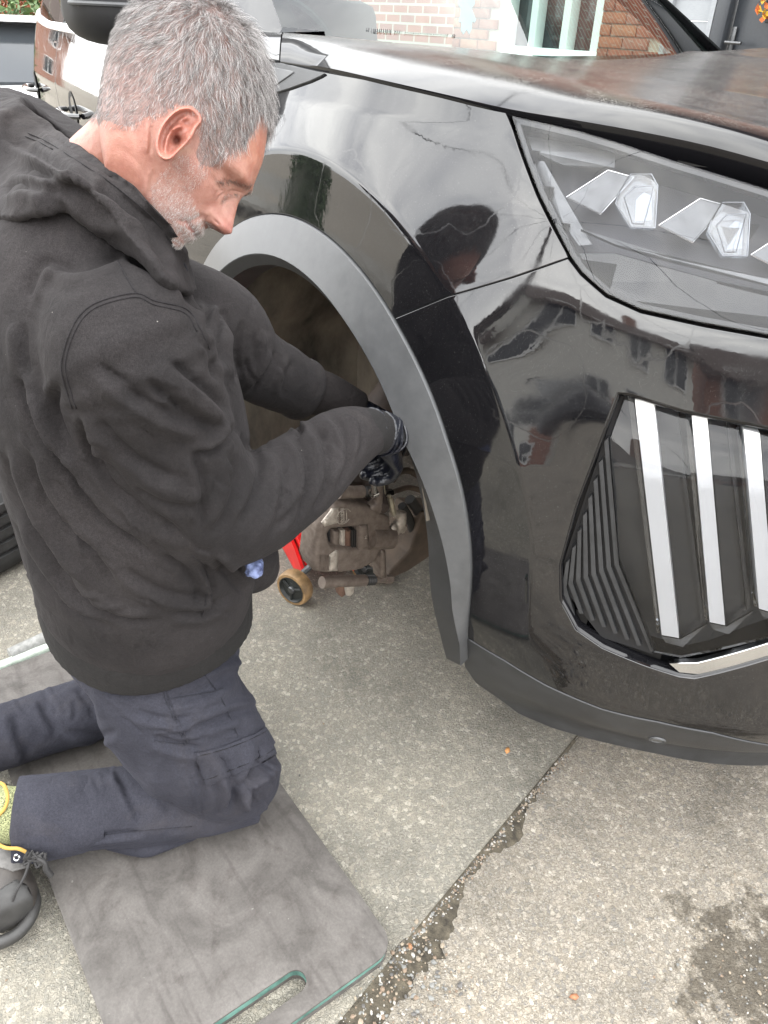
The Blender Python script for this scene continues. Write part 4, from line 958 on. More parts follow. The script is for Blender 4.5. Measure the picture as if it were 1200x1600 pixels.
trousers = solid('trousers', mb, .0042, TROU, man, 7)
TF = []
rr = random.Random(21)
def extra(x, y, dx, dy, n, L, w, a, out):
    for _ in range(n):
        cx, cy = x+rr.uniform(-dx[0], dx[0]), y+rr.uniform(-dx[1], dx[1]); ang = dy+rr.gauss(0, .2); l_ = L*rr.uniform(.5, 1.2); b_ = rr.uniform(-.2, .2)
        out.append(([(cx-l_*math.cos(ang), cy-l_*math.sin(ang)), (cx-b_*l_*math.sin(ang), cy+b_*l_*math.cos(ang)), (cx+l_*math.cos(ang), cy+l_*math.sin(ang))], w*rr.uniform(.7, 1.3), a*rr.uniform(.5, 1.2), rr.choice((-1, 1))))
extra(340, 1100, (90, 60), -.25, 22, 30, 2.4, .0026, TF); extra(400, 1220, (45, 45), .9, 16, 20, 2.4, .0036, TF); extra(200, 1250, (130, 40), 1.35, 16, 22, 2.6, .0024, TF); extra(90, 1110, (80, 40), 1.3, 10, 22, 2.6, .0028, TF); extra(230, 1120, (60, 40), .5, 10, 24, 2.4, .0028, TF)
crease(trousers, TF+[
    ([(404, 1150), (400, 1190), (392, 1235), (398, 1262)], 7, .010, 1), ([(440, 1175), (400, 1205), (372, 1240), (362, 1275)], 7, .012, -1),
    ([(424, 1215), (400, 1235), (385, 1270)], 5, .008, 1), ([(330, 1170), (355, 1200), (365, 1240), (352, 1275)], 6, .009, 1), ([(330, 1215), (345, 1245), (340, 1280)], 6, .006, -1),
    ([(175, 1195), (200, 1240), (222, 1295)], 5, .007, 1), ([(70, 1240), (64, 1268), (78, 1298), (98, 1318)], 7, .010, -1), ([(92, 1225), (90, 1260)], 4, .004, 0),
    ([(232, 1148), (275, 1165), (320, 1170)], 6, .009, 1), ([(238, 1140), (290, 1145), (350, 1120), (420, 1100)], 6, .006, -1), ([(208, 1110), (250, 1125), (300, 1120)], 5, .006, 1),
    ([(140, 1065), (190, 1088), (250, 1085)], 6, .005, -1), ([(262, 1095), (310, 1085), (370, 1050)], 7, .006, 1), ([(265, 1130), (330, 1130), (385, 1105)], 6, .005, 1), ([(310, 1045), (360, 1030), (395, 1000)], 6, .005, 1),
    ([(60, 1090), (75, 1120), (92, 1150)], 6, .007, 1), ([(118, 1070), (140, 1100), (150, 1130)], 6, .006, -1), ([(20, 1110), (30, 1150), (50, 1190)], 8, .008, 1), ([(100, 1140), (150, 1150), (190, 1140)], 6, .006, 1),
    ([(230, 1300), (180, 1304), (130, 1312), (100, 1330)], 4, .008, -1), ([(300, 1185), (315, 1230), (310, 1270)], 9, .004, 1), ([(120, 1215), (125, 1260), (140, 1300)], 9, .004, -1), ([(250, 1190), (262, 1240), (268, 1285)], 10, .004, 1),
    ([(400, 960), (420, 1010), (428, 1060)], 8, .004, 1)], relax=1, noise_amp=.0022, seed=3)
tb = bvh(trousers)
for i, pts in enumerate([[(248, 1062), (262, 1100), (280, 1140), (290, 1164)], [(253, 1062), (267, 1100), (285, 1140), (294, 1160)], [(320, 1055), (345, 1090), (372, 1150)], [(112, 1050), (180, 1068), (248, 1062)], [(290, 1164), (240, 1158)], [(32, 1238), (40, 1285), (48, 1328)], [(262, 1092), (330, 1082), (350, 1075)], [(98, 1326), (140, 1310), (200, 1300), (300, 1291)]]):
    seam('seam', trousers, tb, pts, .0008, SEAMT, trousers, lift=.0007)
def patch(name, o, bv, outline, thick, m, parent, step=5.):
    v, f, bl = tri2d([np.array(p, float) for p in outline], (), step); P = []; ok = []
    for x, y in v:
        p = on_surf(bv, x, y, 0); ok.append(p is not None); P.append(p if p is not None else np.zeros(3))
    P = np.array(P); med = np.median(P[ok], 0); ok = [o_ and np.linalg.norm(p-med) < .16 for o_, p in zip(ok, P)]; P[~np.array(ok)] = med; f = np.array([t for t in f if all(ok[i] for i in t)]); nrm = np.zeros_like(P)
    for t in f:
        n_ = np.cross(P[t[1]]-P[t[0]], P[t[2]]-P[t[0]]); n_ = n_ if n_@(CAM-P[t[0]]) > 0 else -n_
        for i in t: nrm[i] += n_
    nrm /= np.linalg.norm(nrm, axis=1)[:, None]+1e-12; b = bl[0]; k = len(P); Q = P+nrm*thick; Q[b] = P[b]+nrm[b]*thick*.75
    V = list(Q)+[P[i]-nrm[i]*.002 for i in b]; Fc = [tuple(t) for t in f]+[(b[i], b[(i+1) % len(b)], k+(i+1) % len(b), k+i) for i in range(len(b)) if ok[b[i]] and ok[b[(i+1) % len(b)]]]
    return sharp(fix_normals(mesh(name, V, Fc, m, parent)), 55)
mbh = MB(); e1 = np.array((0, 0, 1.)); ax = np.array((.10, .10, 0.)); ax = (KR-AR)/np.linalg.norm(KR-AR); e2 = np.cross(ax, e1); V = []; Fc = []; n = 40
for k, (d, r) in enumerate([(.150, .055), (.120, .0635), (.090, .0672), (.055, .0690), (.024, .0690), (.018, .0700), (.014, .0690), (.016, .0655), (.06, .0630)]):
    for j in range(n):
        a = 2*math.pi*j/n; w = 1+.03*math.sin(3*a+1)+.015*math.sin(7*a+k*.4); V.append(AR+ax*(d+.012*math.sin(a+.5))+e1*r*w*.93*math.sin(a)+e2*r*w*1.02*math.cos(a)+np.array((.012, .0, .0)))
for k in range(8):
    for j in range(n): a, b = k*n+j, k*n+(j+1) % n; Fc.append((a, b, b+n, a+n))
sharp(fix_normals(mesh('hem', V, Fc, TROU, trousers)), 60)
fl = patch('pocket_flap', trousers, tb, [(303, 1177), (345, 1166), (395, 1147), (438, 1122), (443, 1136), (445, 1168), (400, 1194), (350, 1214), (324, 1225), (313, 1205)], .0055, TROU, trousers)
fb = bvh(fl)
seam('stitching', fl, fb, [(309, 1182), (350, 1171), (398, 1152), (436, 1130)], .0007, SEAMM, fl, .0001); seam('stitching', fl, fb, [(318, 1218), (330, 1216), (352, 1207), (400, 1187), (440, 1163)], .0007, SEAMM, fl, .0001)

# ---- hoodie
mb = MB()
tr_ = [(.205, -.385, .455, .148, .125), (.210, -.390, .490, .150, .128), (.219, -.392, .522, .173, .150), (.226, -.390, .56, .180, .153), (.228, -.395, .62, .186, .150), (.228, -.400, .74, .196, .148), (.224, -.41, .85, .200, .145), (.225, -.405, .93, .185, .13), (.235, -.38, 1.0, .125, .105), (.25, -.35, 1.04, .08, .08)]
ell(mb, [t[:3] for t in tr_], [t[3] for t in tr_], [t[4] for t in tr_], hint=(0, 1, 0), n=40, m=40)
SR = np.array((.375, -.415, .925)); ER = at(322, 790, .965)
arm = [np.array((.30, -.41, .95)), SR, at(238, 640, .85), at(275, 735, .90), at(335, 800, .955), at(400, 786, 1.0), at(470, 742, 1.05), at(535, 690, 1.095), at(576, 674, 1.13)]
ell(mb, arm, [.07, .088, .084, .080, .070, .068, .060, .050, .036], hint=(0, 0, 1), m=60, n=28)
larm = [np.array((.12, -.37, .95)), np.array((.075, -.34, .91)), at(330, 500, 1.07), at(385, 560, 1.13), at(440, 592, 1.19), at(478, 612, 1.225)]
ell(mb, larm, [.07, .078, .064, .056, .052, .046], hint=(0, 0, 1), m=44, n=24)
# chest / belly fullness towards the arms and the pouch pocket
ell(mb, [(.21, -.30, .90), (.20, -.285, .78), (.20, -.28, .62), (.20, -.285, .50)], [.10, .13, .13, .12], [.06, .06, .065, .05], hint=(0, 1, 0))
ell(mb, [(.25, -.275, .56), (.285, -.235, .515), (.30, -.22, .50)], [.05, .045, .02], hint=(0, 0, 1))
hoodie = solid('hoodie', mb, .0042, HOOD, man, 9)
F_ = [
    # long drapes over the back and flank
    ([(2, 690), (22, 760), (55, 830), (100, 890), (150, 940)], 9, .010, -1), ([(40, 690), (62, 760), (100, 820), (150, 870), (190, 930)], 9, .009, -1), ([(85, 690), (120, 760), (165, 815), (215, 850), (250, 880)], 9, .010, -1),
    ([(20, 560), (45, 640), (80, 700), (125, 760)], 10, .009, -1), ([(15, 800), (40, 860), (80, 920), (120, 960), (190, 985)], 8, .010, -1), ([(70, 860), (120, 930), (190, 968), (260, 970)], 8, .009, -1), ([(60, 600), (90, 660), (110, 700)], 8, .007, 1),
    ([(150, 700), (200, 770), (250, 815), (300, 850)], 9, .010, 1), ([(118, 650), (140, 700), (175, 760), (215, 800), (260, 840)], 8, .014, 0), ([(180, 880), (240, 920), (300, 935), (350, 920)], 9, .007, 1), ([(310, 870), (330, 910), (330, 950), (300, 968)], 7, .007, 1),
    ([(330, 870), (360, 900), (385, 930)], 7, .008, -1), ([(260, 960), (320, 955), (365, 925)], 7, .006, 1), ([(35, 500), (38, 560), (50, 600)], 9, .007, 1), ([(90, 590), (84, 640), (100, 690), (130, 720)], 8, .008, 1), ([(250, 860), (300, 900), (320, 960)], 8, .006, -1),
    # shoulder
    ([(60, 400), (110, 420), (160, 410), (205, 385)], 10, .006, 1), ([(40, 470), (55, 430), (80, 400)], 12, .006, 1), ([(190, 400), (235, 425), (280, 450), (300, 480)], 7, .007, 1),
    # upper arm: slack running to the elbow
    ([(262, 560), (300, 590), (335, 620), (362, 650)], 9, .010, 1), ([(150, 560), (200, 610), (270, 650), (330, 668)], 11, .008, 1), ([(225, 590), (290, 640), (350, 680)], 9, .010, -1), ([(140, 640), (190, 700), (250, 740), (300, 750)], 10, .007, 1), ([(200, 760), (260, 790), (330, 790)], 11, .006, -1), ([(305, 520), (330, 560), (345, 600)], 7, .008, -1),
    # crook of the elbow and forearm rings
    ([(368, 662), (352, 690), (330, 705), (300, 712)], 7, .011, 1), ([(382, 684), (402, 720), (398, 770), (370, 830)], 9, .008, 1), ([(352, 700), (368, 740), (360, 790), (330, 840)], 9, .007, 1), ([(415, 690), (440, 725), (442, 780), (418, 850)], 8, .006, 1), ([(448, 674), (474, 710), (480, 760), (462, 826)], 7, .009, 1), ([(476, 655), (505, 690), (512, 745), (492, 806)], 8, .010, 1),
    ([(505, 640), (535, 670), (545, 715), (528, 768)], 7, .009, 1), ([(535, 634), (560, 655), (566, 690), (558, 722)], 5, .006, 1), ([(300, 700), (318, 760), (310, 830)], 9, .008, 1), ([(455, 662), (470, 672), (462, 682)], 5, .012, 0), ([(430, 830), (455, 800), (470, 770)], 6, .005, 0),
    # far sleeve
    ([(352, 478), (338, 520), (345, 575)], 8, .009, 1), ([(382, 497), (368, 540), (372, 600)], 7, .007, 1), ([(430, 545), (418, 575), (386, 618)], 4, .009, 1), ([(400, 515), (395, 560), (365, 590)], 7, .007, -1), ([(458, 560), (448, 590), (440, 625)], 6, .005, 1), ([(326, 470), (322, 520), (335, 560)], 7, .008, 1)]
# finer random drag lines between the big folds
rr = random.Random(12)
def extra(x, y, dx, dy, n, L, w, a, out):
    for _ in range(n):
        cx, cy = x+rr.uniform(-dx[0], dx[0]), y+rr.uniform(-dx[1], dx[1]); ang = dy+rr.gauss(0, .22); l_ = L*rr.uniform(.5, 1.2); b_ = rr.uniform(-.25, .25)
        out.append(([(cx-l_*math.cos(ang), cy-l_*math.sin(ang)), (cx-b_*l_*math.sin(ang), cy+b_*l_*math.cos(ang)), (cx+l_*math.cos(ang), cy+l_*math.sin(ang))], w*rr.uniform(.7, 1.3), a*rr.uniform(.5, 1.2), rr.choice((-1, 1))))
extra(130, 800, (110, 130), .95, 22, 38, 3.0, .0028, F_); extra(240, 900, (110, 60), .35, 12, 34, 3.0, .0026, F_); extra(210, 620, (90, 80), .75, 14, 32, 3.2, .0030, F_); extra(330, 740, (60, 70), 1.2, 10, 24, 3.0, .0030, F_); extra(470, 730, (60, 50), 1.25, 10, 22, 2.6, .0028, F_); extra(390, 560, (50, 40), 1.6, 9, 22, 2.6, .0030, F_); extra(230, 1000, (120, 18), 1.5, 16, 12, 2.0, .0018, F_)
FW_K, FA_K = .80, 1.05
crease(hoodie, F_, relax=1, noise_amp=.0018, seed=7)
hb = bvh(hoodie)
# ribbed waistband
def band(name, rings, m, parent, n=64, rib=.0):
    V = []; Fc = []
    for cx, cy, cz, a, b in rings:
        for j in range(n):
            t = 2*math.pi*j/n; k = 1+rib*(j % 2); V.append((cx+a*k*math.cos(t), cy+b*k*math.sin(t), cz+.010*math.sin(t*3+1)*(.6)))
    for i in range(len(rings)-1):
        for j in range(n): a, b = i*n+j, i*n+(j+1) % n; Fc.append((a, b, b+n, a+n))
    return fix_normals(mesh(name, V, Fc, m, parent))
band('waistband', [(.212, -.388, 0.526, .140, .115), (.214, -.390, 0.524, .164, .142), (.212, -.389, 0.514, .171, .148), (.209, -.388, 0.482, .175, .152), (.206, -.387, 0.446, .175, .151), (.206, -.387, 0.438, .170, .146), (.206, -.387, 0.446, .15, .13)], RIBM, hoodie, n=120, rib=.006)
for pts in ([(113, 638), (100, 597), (96, 569), (107, 525), (127, 490), (158, 470), (213, 458), (241, 470), (292, 483), (313, 514), (327, 545)], [(119, 638), (106, 597), (102, 569), (112, 529), (131, 495), (160, 476), (213, 464), (240, 476), (289, 489), (308, 518)], [(213, 458), (190, 420), (172, 385)], [(315, 965), (323, 935), (322, 890), (300, 868)]):
    seam('seam', hoodie, hb, pts, .0011, SEAMH, hoodie, lift=.0001)
# cuffs
mb = MB(); ell(mb, [at(556, 680, 1.11), at(574, 675, 1.125), at(594, 676, 1.145)], [.041, .036, .033], hint=(0, 0, 1), n=28); cuffo = solid('cuff', mb, .0035, RIBM, hoodie, 3); crease(cuffo, [], 1, 2, .0012)
mb = MB(); ell(mb, [at(462, 603, 1.215), at(472, 609, 1.223), at(480, 613, 1.23)], [.050, .051, .048], hint=(0, 0, 1), n=28); solid('cuff', mb, .0035, HOOD, hoodie, 3)
mb = MB(); ell(mb, [at(470, 608, 1.22), at(510, 617, 1.245), at(560, 640, 1.275)], [.040, .036, .030], hint=(0, 0, 1), n=28); solid('shirt_sleeve', mb, .0035, cloth_mat('black_sleeve', (.012, .010, .010), (.016, .014, .014), 1500, .2, .1), hoodie, 3)
# zip down the front
for k, off in enumerate((0, 5)):
    seam('zip_band', hoodie, hb, [(268+off, 392), (290+off, 430), (306+off, 470), (320+off, 520), (331+off, 572)], .0030, HOODIN, hoodie, lift=.001, flat=.5)
FW_K, FA_K = 1., 1.
# ---- hood lying back round the neck
def loops(L, name, m, parent, voxel=.004, thick=.010, n=48, caps=False, sm=6):
    R_ = [spline(np.array(l), n, closed=True) for l in L]; k = len(R_); V = np.vstack(R_); Fc = [(i*n+j, i*n+(j+1) % n, (i+1)*n+(j+1) % n, (i+1)*n+j) for i in range(k-1) for j in range(n)]
    o = fix_normals(mesh(name, V, Fc, m)); s = o.modifiers.new('t', 'SOLIDIFY'); s.thickness = thick; s.offset = 0
    r = o.modifiers.new('r', 'REMESH'); r.mode = 'VOXEL'; r.voxel_size = voxel; r.use_smooth_shade = True; b = o.modifiers.new('s', 'SMOOTH'); b.iterations = sm; b.factor = .5
    me = evald(o); o.modifiers.clear(); o.data = me; me.polygons.foreach_set('use_smooth', [True]*len(me.polygons))
    if parent: o.parent = parent; o.matrix_parent_inverse = world_of(parent).inverted()
    return o
# matching points round the opening, starting under the chin and going along the near side to the nape and back along the far side
def near_of(px, py, lift, dflt):
    best = None
    for b_ in (hb, bb0):
        d = Vector(ray(px, py)); L_ = d.length; loc, _, _, dd = b_.ray_cast(Vector(CAM), d.normalized())
        if loc is not None: dd = dd/L_; best = dd if best is None else min(best, dd)
    return at(px, py, (best if best is not None else dflt)-lift)
HOODPTS = dict(
 rim=[(286, 398, .010), (262, 352, .016), (205, 296, .018), (135, 246, .015), (76, 200, .01), (30, 164, -.0)],
 mid=[(296, 420, .010), (262, 392, .024), (185, 330, .040), (105, 280, .048), (35, 235, .045), (-40, 190, .02)],
 out=[(304, 458, .004), (268, 452, .006), (195, 392, .008), (110, 330, .012), (30, 345, .012), (-60, 330, .0)])
E_FAR = dict(
 inn=[at(280, 405, .90), at(235, 345, .91), at(180, 300, .94), at(120, 250, .98), at(75, 220, 1.02), at(50, 205, 1.06), at(70, 200, 1.09), at(120, 235, 1.06), at(190, 300, 1.0), at(255, 375, .95)],
 rim=[at(46, 160, 1.07), at(105, 212, 1.07), at(200, 280, 1.02), at(265, 365, .96)],
 mid=[at(10, 140, 1.12), at(110, 190, 1.12), at(215, 290, 1.06), at(285, 390, .98)],
 out=[at(0, 240, 1.16), at(110, 260, 1.14), at(230, 340, 1.07), at(295, 430, .99)])
#HOODBUILD
# ------------------------------------------------------------------ head: sections stacked from chin to crown, features raised on them, ear, neck
HD = .825; K = HD/FPX; HO = at(285, 205, HD)
_f0 = .73*RT-.68*UP; _u = .68*RT+.73*UP; _u /= np.linalg.norm(_u); _f0 /= np.linalg.norm(_f0)
_t = math.radians(9); HF = _f0*math.cos(_t)+FW*math.sin(_t); HU = _u-HF*(_u@HF); HU /= np.linalg.norm(HU); HRt = np.cross(HF, HU)
if HRt@(-FW) < 0: HRt = -HRt
HC = HO; HS = 1.0; KS = .765/FPX
def hl2w(P): P = np.asarray(P, float); return HC+HS*(P[..., 0:1]*HF+P[..., 1:2]*HU+P[..., 2:3]*HRt)
def w2hl(W): d = np.asarray(W, float)-HC; return np.stack([d@HF, d@HU, d@HRt], -1)/HS
sec = np.array([  # u, front, back, half width
    (.120, -.018, -.040, .012), (.116, .000, -.060, .034), (.107, .020, -.079, .052), (.095, .037, -.092, .0635), (.08, .051, -.101, .0705), (.06, .0665, -.108, .0755), (.04, .079, -.110, .0775), (.02, .087, -.107, .0775),
    (.0035, .0905, -.101, .076), (-.012, .083, -.093, .0735), (-.03, .082, -.082, .0705), (-.05, .0815, -.068, .0675), (-.065, .083, -.052, .064), (-.08, .080, -.034, .057), (-.092, .079, -.014, .047), (-.101, .070, .004, .034), (-.107, .056, .022, .018)])
us_ = np.r_[np.linspace(.1195, .09, 16), np.linspace(.088, -.10, 118), np.linspace(-.101, -.107, 6)]
o_ = np.argsort(sec[:, 0]); sp_ = [np.interp(us_, sec[o_, 0], sec[o_, j]) for j in (1, 2, 3)]
def sm(a, w=3): k = np.ones(2*w+1)/(2*w+1); return np.convolve(np.pad(a, w, 'edge'), k, 'valid')
Fu, Bu, Wu = [sm(a, 3) for a in sp_]
g = lambda x, c, s: np.exp(-((x-c)/s)**2)
nseg = 168; V = []; Fc = []
for i, u in enumerate(us_):
    a = np.linspace(0, 2*np.pi, nseg, endpoint=False); a = a+.28*np.sin(2*a)*0
    cx = -.012; f_ = np.where(np.cos(a) >= 0, (Fu[i]-cx)*np.abs(np.cos(a))**(.80), -(cx-Bu[i])*np.abs(np.cos(a))**.95)+cx
    w = Wu[i]; r_ = w*np.sign(np.sin(a))*np.abs(np.sin(a))**.92
    # narrower face than skull
    face = np.clip((f_-.01)/.07, 0, 1); nar = .16*face*(1-sst(np.full(1, u), .02, .09)[0]); r_ = r_*(1-nar)
    ar = np.abs(r_); df = np.zeros(nseg); dr = np.zeros(nseg); fr = (f_ > .02)
    nose_u = np.array([.004, -.005, -.0164, -.0302, -.042, -.0485, -.053]); nose_h = np.array([.000, .004, .0105, .0190, .0265, .0215, .000])
    nh = np.interp(u, nose_u[::-1], nose_h[::-1], 0, 0); wn = np.interp(u, [-.052, -.045, -.035, -.02, 0], [.0135, .0140, .0105, .0080, .0075])
    df += fr*nh*np.exp(-(np.abs(r_)/wn)**2.4)
    df += fr*.0090*g(ar, .0140, .0062)*g(u, -.0445, .0085)            # nostril wings
    df += fr*.0050*g(u, .0060, .0085)*g(ar, .026, .018)              # brow ridge
    df -= fr*.0125*g(u, -.0095, .0105)*g(ar, .030, .014)             # eye sockets
    df += fr*.0085*g(u, -.0120, .0078)*g(ar, .0305, .0105)           # lids over the eyeballs
    df -= fr*.0022*g(u, -.0195, .0022)*g(ar, .031, .012)             # lid crease
    dr += .0045*g(u, -.030, .014)*g(f_, .050, .020)                  # cheekbone
    dr -= .0045*g(u, -.060, .018)*g(f_, .045, .022)                  # hollow under it
    dr -= .0045*g(u, .012, .022)*g(f_, .058, .018)                   # temple
    df += fr*.0025*g(u, -.0625, .0048)*g(ar, 0, .020)+fr*.0020*g(u, -.0760, .0048)*g(ar, 0, .018)   # lips
    df -= fr*.0034*g(u, -.0695, .0022)*np.exp(-(ar/.024)**4)         # mouth line
    df -= fr*.0012*g(u, -.0845, .0045)*g(ar, 0, .018)                # above the chin
    df += fr*.0008*g(u, -.0970, .009)*g(ar, 0, .020)                 # chin
    df -= fr*.0022*np.exp(-((ar-(.017+(-.047-u)*.45))/.003)**2)*(u < -.044)*(u > -.075)    # fold from nose to mouth
    for j in range(nseg): V.append(np.array((f_[j]+df[j], u, r_[j]+np.sign(r_[j])*dr[j])))
for i in range(len(us_)-1):
    for j in range(nseg): a, b = i*nseg+j, i*nseg+(j+1) % nseg; Fc.append((a, b, b+nseg, a+nseg))
Fc += [tuple(range(nseg))[::-1], tuple(range((len(us_)-1)*nseg, len(us_)*nseg))]
mb = MB(); mb.add(hl2w(np.array(V)), Fc)
# neck: from under the skull down into the collar, with the throat
c0 = hl2w(np.array((-.026, -.012, 0.))); base = at(160, 330, .93)
ell(mb, [c0, c0*.6+base*.4+HF*.004, c0*.3+base*.7, base, base+(base-c0)*.5], [.050, .060, .066, .074, .085], [.052, .064, .070, .076, .085], hint=tuple(HRt), n=32)
thr = hl2w(np.array((.030, -.080, 0.))); ell(mb, [thr, thr*.5+base*.5+HF*.01, base+HF*.02], [.030, .042, .05], [.038, .050, .06], hint=tuple(HRt), n=24)
# ear: relief over its outline
eo = [(308, 199), (316, 190), (313, 178), (303, 169), (290, 166), (276, 170), (264, 179), (254, 191), (247, 205), (243, 221), (244, 236), (249, 246), (258, 252), (268, 249), (277, 240), (287, 230), (296, 222), (302, 212)]
eo = spline(np.array(eo, float), 90, closed=True)
v, f, bl = tri2d(eo, (), 1.5)
sd = np.array([np.min(np.hypot(*(eo-p).T)) for p in v]); rimw = 4.2
front_att = np.clip((v[:, 0]-278)/28, 0, 1)*np.clip((250-v[:, 1])/40, 0, 1)      # the front edge joins the cheek
hgt = .0165*np.exp(-((sd-3.2)/4.0)**2)*(1-.75*front_att)                           # helix
ah = np.array([(258, 240), (259, 226), (263, 212), (271, 202), (283, 197)], float); s_, t_ = sdist(v, spline(ah, 24)); hgt += .0085*np.exp(-(s_/4.2)**2)
ah2 = np.array([(271, 202), (281, 190), (290, 184)], float); s_, t_ = sdist(v, spline(ah2, 12)); hgt += .0045*np.exp(-(s_/3.6)**2)
hgt += .0075*np.exp(-(((v[:, 0]-293)/5.5)**2+((v[:, 1]-214)/6.)**2))              # tragus
hgt -= .0085*np.exp(-(((v[:, 0]-275)/6.0)**2+((v[:, 1]-221)/8.5)**2))+.0085*np.exp(-(((v[:, 0]-276)/4.)**2+((v[:, 1]-219)/5.)**2))   # concha
hgt -= .0050*np.exp(-(((v[:, 0]-292)/11.)**2+((v[:, 1]-192)/4.5)**2))
hgt += .006*np.exp(-(((v[:, 0]-262)/9)**2+((v[:, 1]-245)/6)**2))                   # lobe
lean = .011*np.clip((300-v[:, 0])/55, -.2, 1)+.0045
Pe = np.array([at(x, y, HD) for x, y in v]); ofs = FW*.0
surf_h = lean+hgt
hbv0 = BVHTree.FromPolygons([tuple(p) for p in mb.v], [t for t in mb.f])
loc0, _, _, dd0 = hbv0.ray_cast(Vector(CAM), Vector(ray(282, 212)).normalized()); dep = (np.array(loc0)-CAM)@FW
top = np.array([CAM+ray(x, y)*(dep-h) for (x, y), h in zip(v, surf_h)]); bot = np.array([CAM+ray(x+1.5, y)*(dep-max(-.004, h0-.008-.0*h)) for (x, y), h, h0 in zip(v, surf_h, lean)])
bot = np.array([CAM+ray(285+(x-285)*.93, 208+(y-208)*.93)*(dep+.012) for (x, y) in v]) if False else np.array([CAM+ray(282+(x-282)*.86, 209+(y-209)*.86)*(dep-l_*.2+.006) for (x, y), l_ in zip(v, lean)])
k = len(v); b = bl[0]; mb2V = list(top)+list(bot); mb2F = [tuple(t) for t in f]+[tuple(t[::-1]+k) for t in f]+[(b[i], k+b[i], k+b[(i+1) % len(b)], b[(i+1) % len(b)]) for i in range(len(b))]
mb.add(mb2V, mb2F)
Vm = [HC-(np.array(p)-HC)+2*(((np.array(p)-HC)@HF)*HF+((np.array(p)-HC)@HU)*HU) for p in mb2V]
mb.add(Vm, [t[::-1] for t in mb2F])
def skin():
    m, n, l, b = nodes_of('skin'); b.inputs['Roughness'].default_value = .48; b.inputs['Subsurface Weight'].default_value = .25; b.inputs['Subsurface Radius'].default_value = (.010, .0035, .002); b.inputs['Subsurface Scale'].default_value = .6
    at_ = n.new('ShaderNodeVertexColor'); at_.layer_name = 'tone'
    tc = n.new('ShaderNodeTexCoord'); t = n.new('ShaderNodeTexNoise'); t.inputs['Scale'].default_value = 75; t.inputs['Detail'].default_value = 8; t.inputs['Roughness'].default_value = .65; l.new(tc.outputs['Object'], t.inputs[0])
    r = n.new('ShaderNodeValToRGB'); r.color_ramp.elements[0].position = .36; r.color_ramp.elements[0].color = (.84, .72, .69, 1); r.color_ramp.elements[1].position = .66; r.color_ramp.elements[1].color = (1.12, 1.15, 1.15, 1); l.new(t.outputs['Fac'], r.inputs[0])
    mx = n.new('ShaderNodeMix'); mx.data_type = 'RGBA'; mx.blend_type = 'MULTIPLY'; mx.inputs[0].default_value = 1; l.new(at_.outputs[0], mx.inputs[6]); l.new(r.outputs[0], mx.inputs[7]); l.new(mx.outputs[2], b.inputs['Base Color'])
    p = n.new('ShaderNodeTexVoronoi'); p.inputs['Scale'].default_value = 900; l.new(tc.outputs['Object'], p.inputs['Vector']); t2 = n.new('ShaderNodeTexNoise'); t2.inputs['Scale'].default_value = 160; t2.inputs['Detail'].default_value = 5; l.new(tc.outputs['Object'], t2.inputs[0])
    ad = n.new('ShaderNodeMath'); ad.operation = 'ADD'; l.new(p.outputs['Distance'], ad.inputs[0]); l.new(t2.outputs['Fac'], ad.inputs[1])
    bp = n.new('ShaderNodeBump'); bp.inputs['Strength'].default_value = .45; bp.inputs['Distance'].default_value = .0007; l.new(ad.outputs[0], bp.inputs['Height']); l.new(bp.outputs[0], b.inputs['Normal']); return m
SKIN = skin()
body = solid('body', mb, .00155, SKIN, man, 3, .5)
WR = [  # creases: crow's feet, brow, cheek, neck, nostril, lid line
    ([(352, 300), (344, 306), (338, 314)], 1.5, .0010, 0), ([(350, 297), (342, 298), (336, 303)], 1.3, .0008, 0), ([(356, 308), (350, 318), (346, 326)], 1.6, .0010, 0),
    ([(353, 302), (362, 298), (373, 300), (379, 302)], 1.4, .0010, 0), ([(350, 310), (358, 303), (366, 302), (374, 306)], 1.3, .0011, 0), ([(345, 322), (352, 314), (362, 312)], 2.0, .0012, 0),
    ([(330, 335), (322, 342), (314, 352), (309, 360)], 3.0, .0008, 1), ([(334, 343), (338, 347), (343, 351)], 1.6, .0016, 0), ([(300, 367), (308, 364), (318, 359)], 1.5, .0022, 0), ([(402, 240), (406, 250), (402, 262)], 1.5, .0004, 0),
    ([(395, 215), (400, 230), (398, 250)], 1.6, .0005, 0), ([(236, 190), (236, 215), (234, 245)], 3, .0016, 1), ([(180, 225), (215, 255), (238, 290)], 5, .0005, 1), ([(240, 262), (236, 285), (232, 310)], 3., .0014, 1), ([(283, 384), (275, 378), (268, 378)], 2, .0012, 0)]
crease(body, WR, relax=0, noise_amp=.0004, seed=5)
# skin tone by region
V = mverts(body.data); L = w2hl(V); f_, u_, r_ = L.T
tone = np.tile(np.array((.41, .225, .172)), (len(V), 1)); q2, _ = proj(V)
def blendc(w, c): global tone; w = np.clip(w, 0, 1)[:, None]; tone = tone*(1-w)+np.array(c)*w
blendc(.9*g(q2[:, 0], 190, 70)*g(q2[:, 1], 250, 75)*(u_ < .0), (.41, .185, .13))       # sunburnt neck
blendc(.8*(g(f_, .085, .03)*g(u_, .045, .03)), (.60, .29, .20))                       # forehead
blendc(.85*g(f_, .105, .014)*g(u_, -.042, .012), (.44, .20, .165))                      # nose tip
blendc(.7*g(f_, .055, .03)*g(u_, -.035, .02), (.43, .215, .17))                        # cheek
blendc(.55*g(f_, .06, .03)*g(u_, -.075, .022), (.42, .28, .25))                        # beard shadow
blendc(.9*g(f_, .082, .012)*g(u_, -.0695, .003), (.36, .13, .11))                      # lips
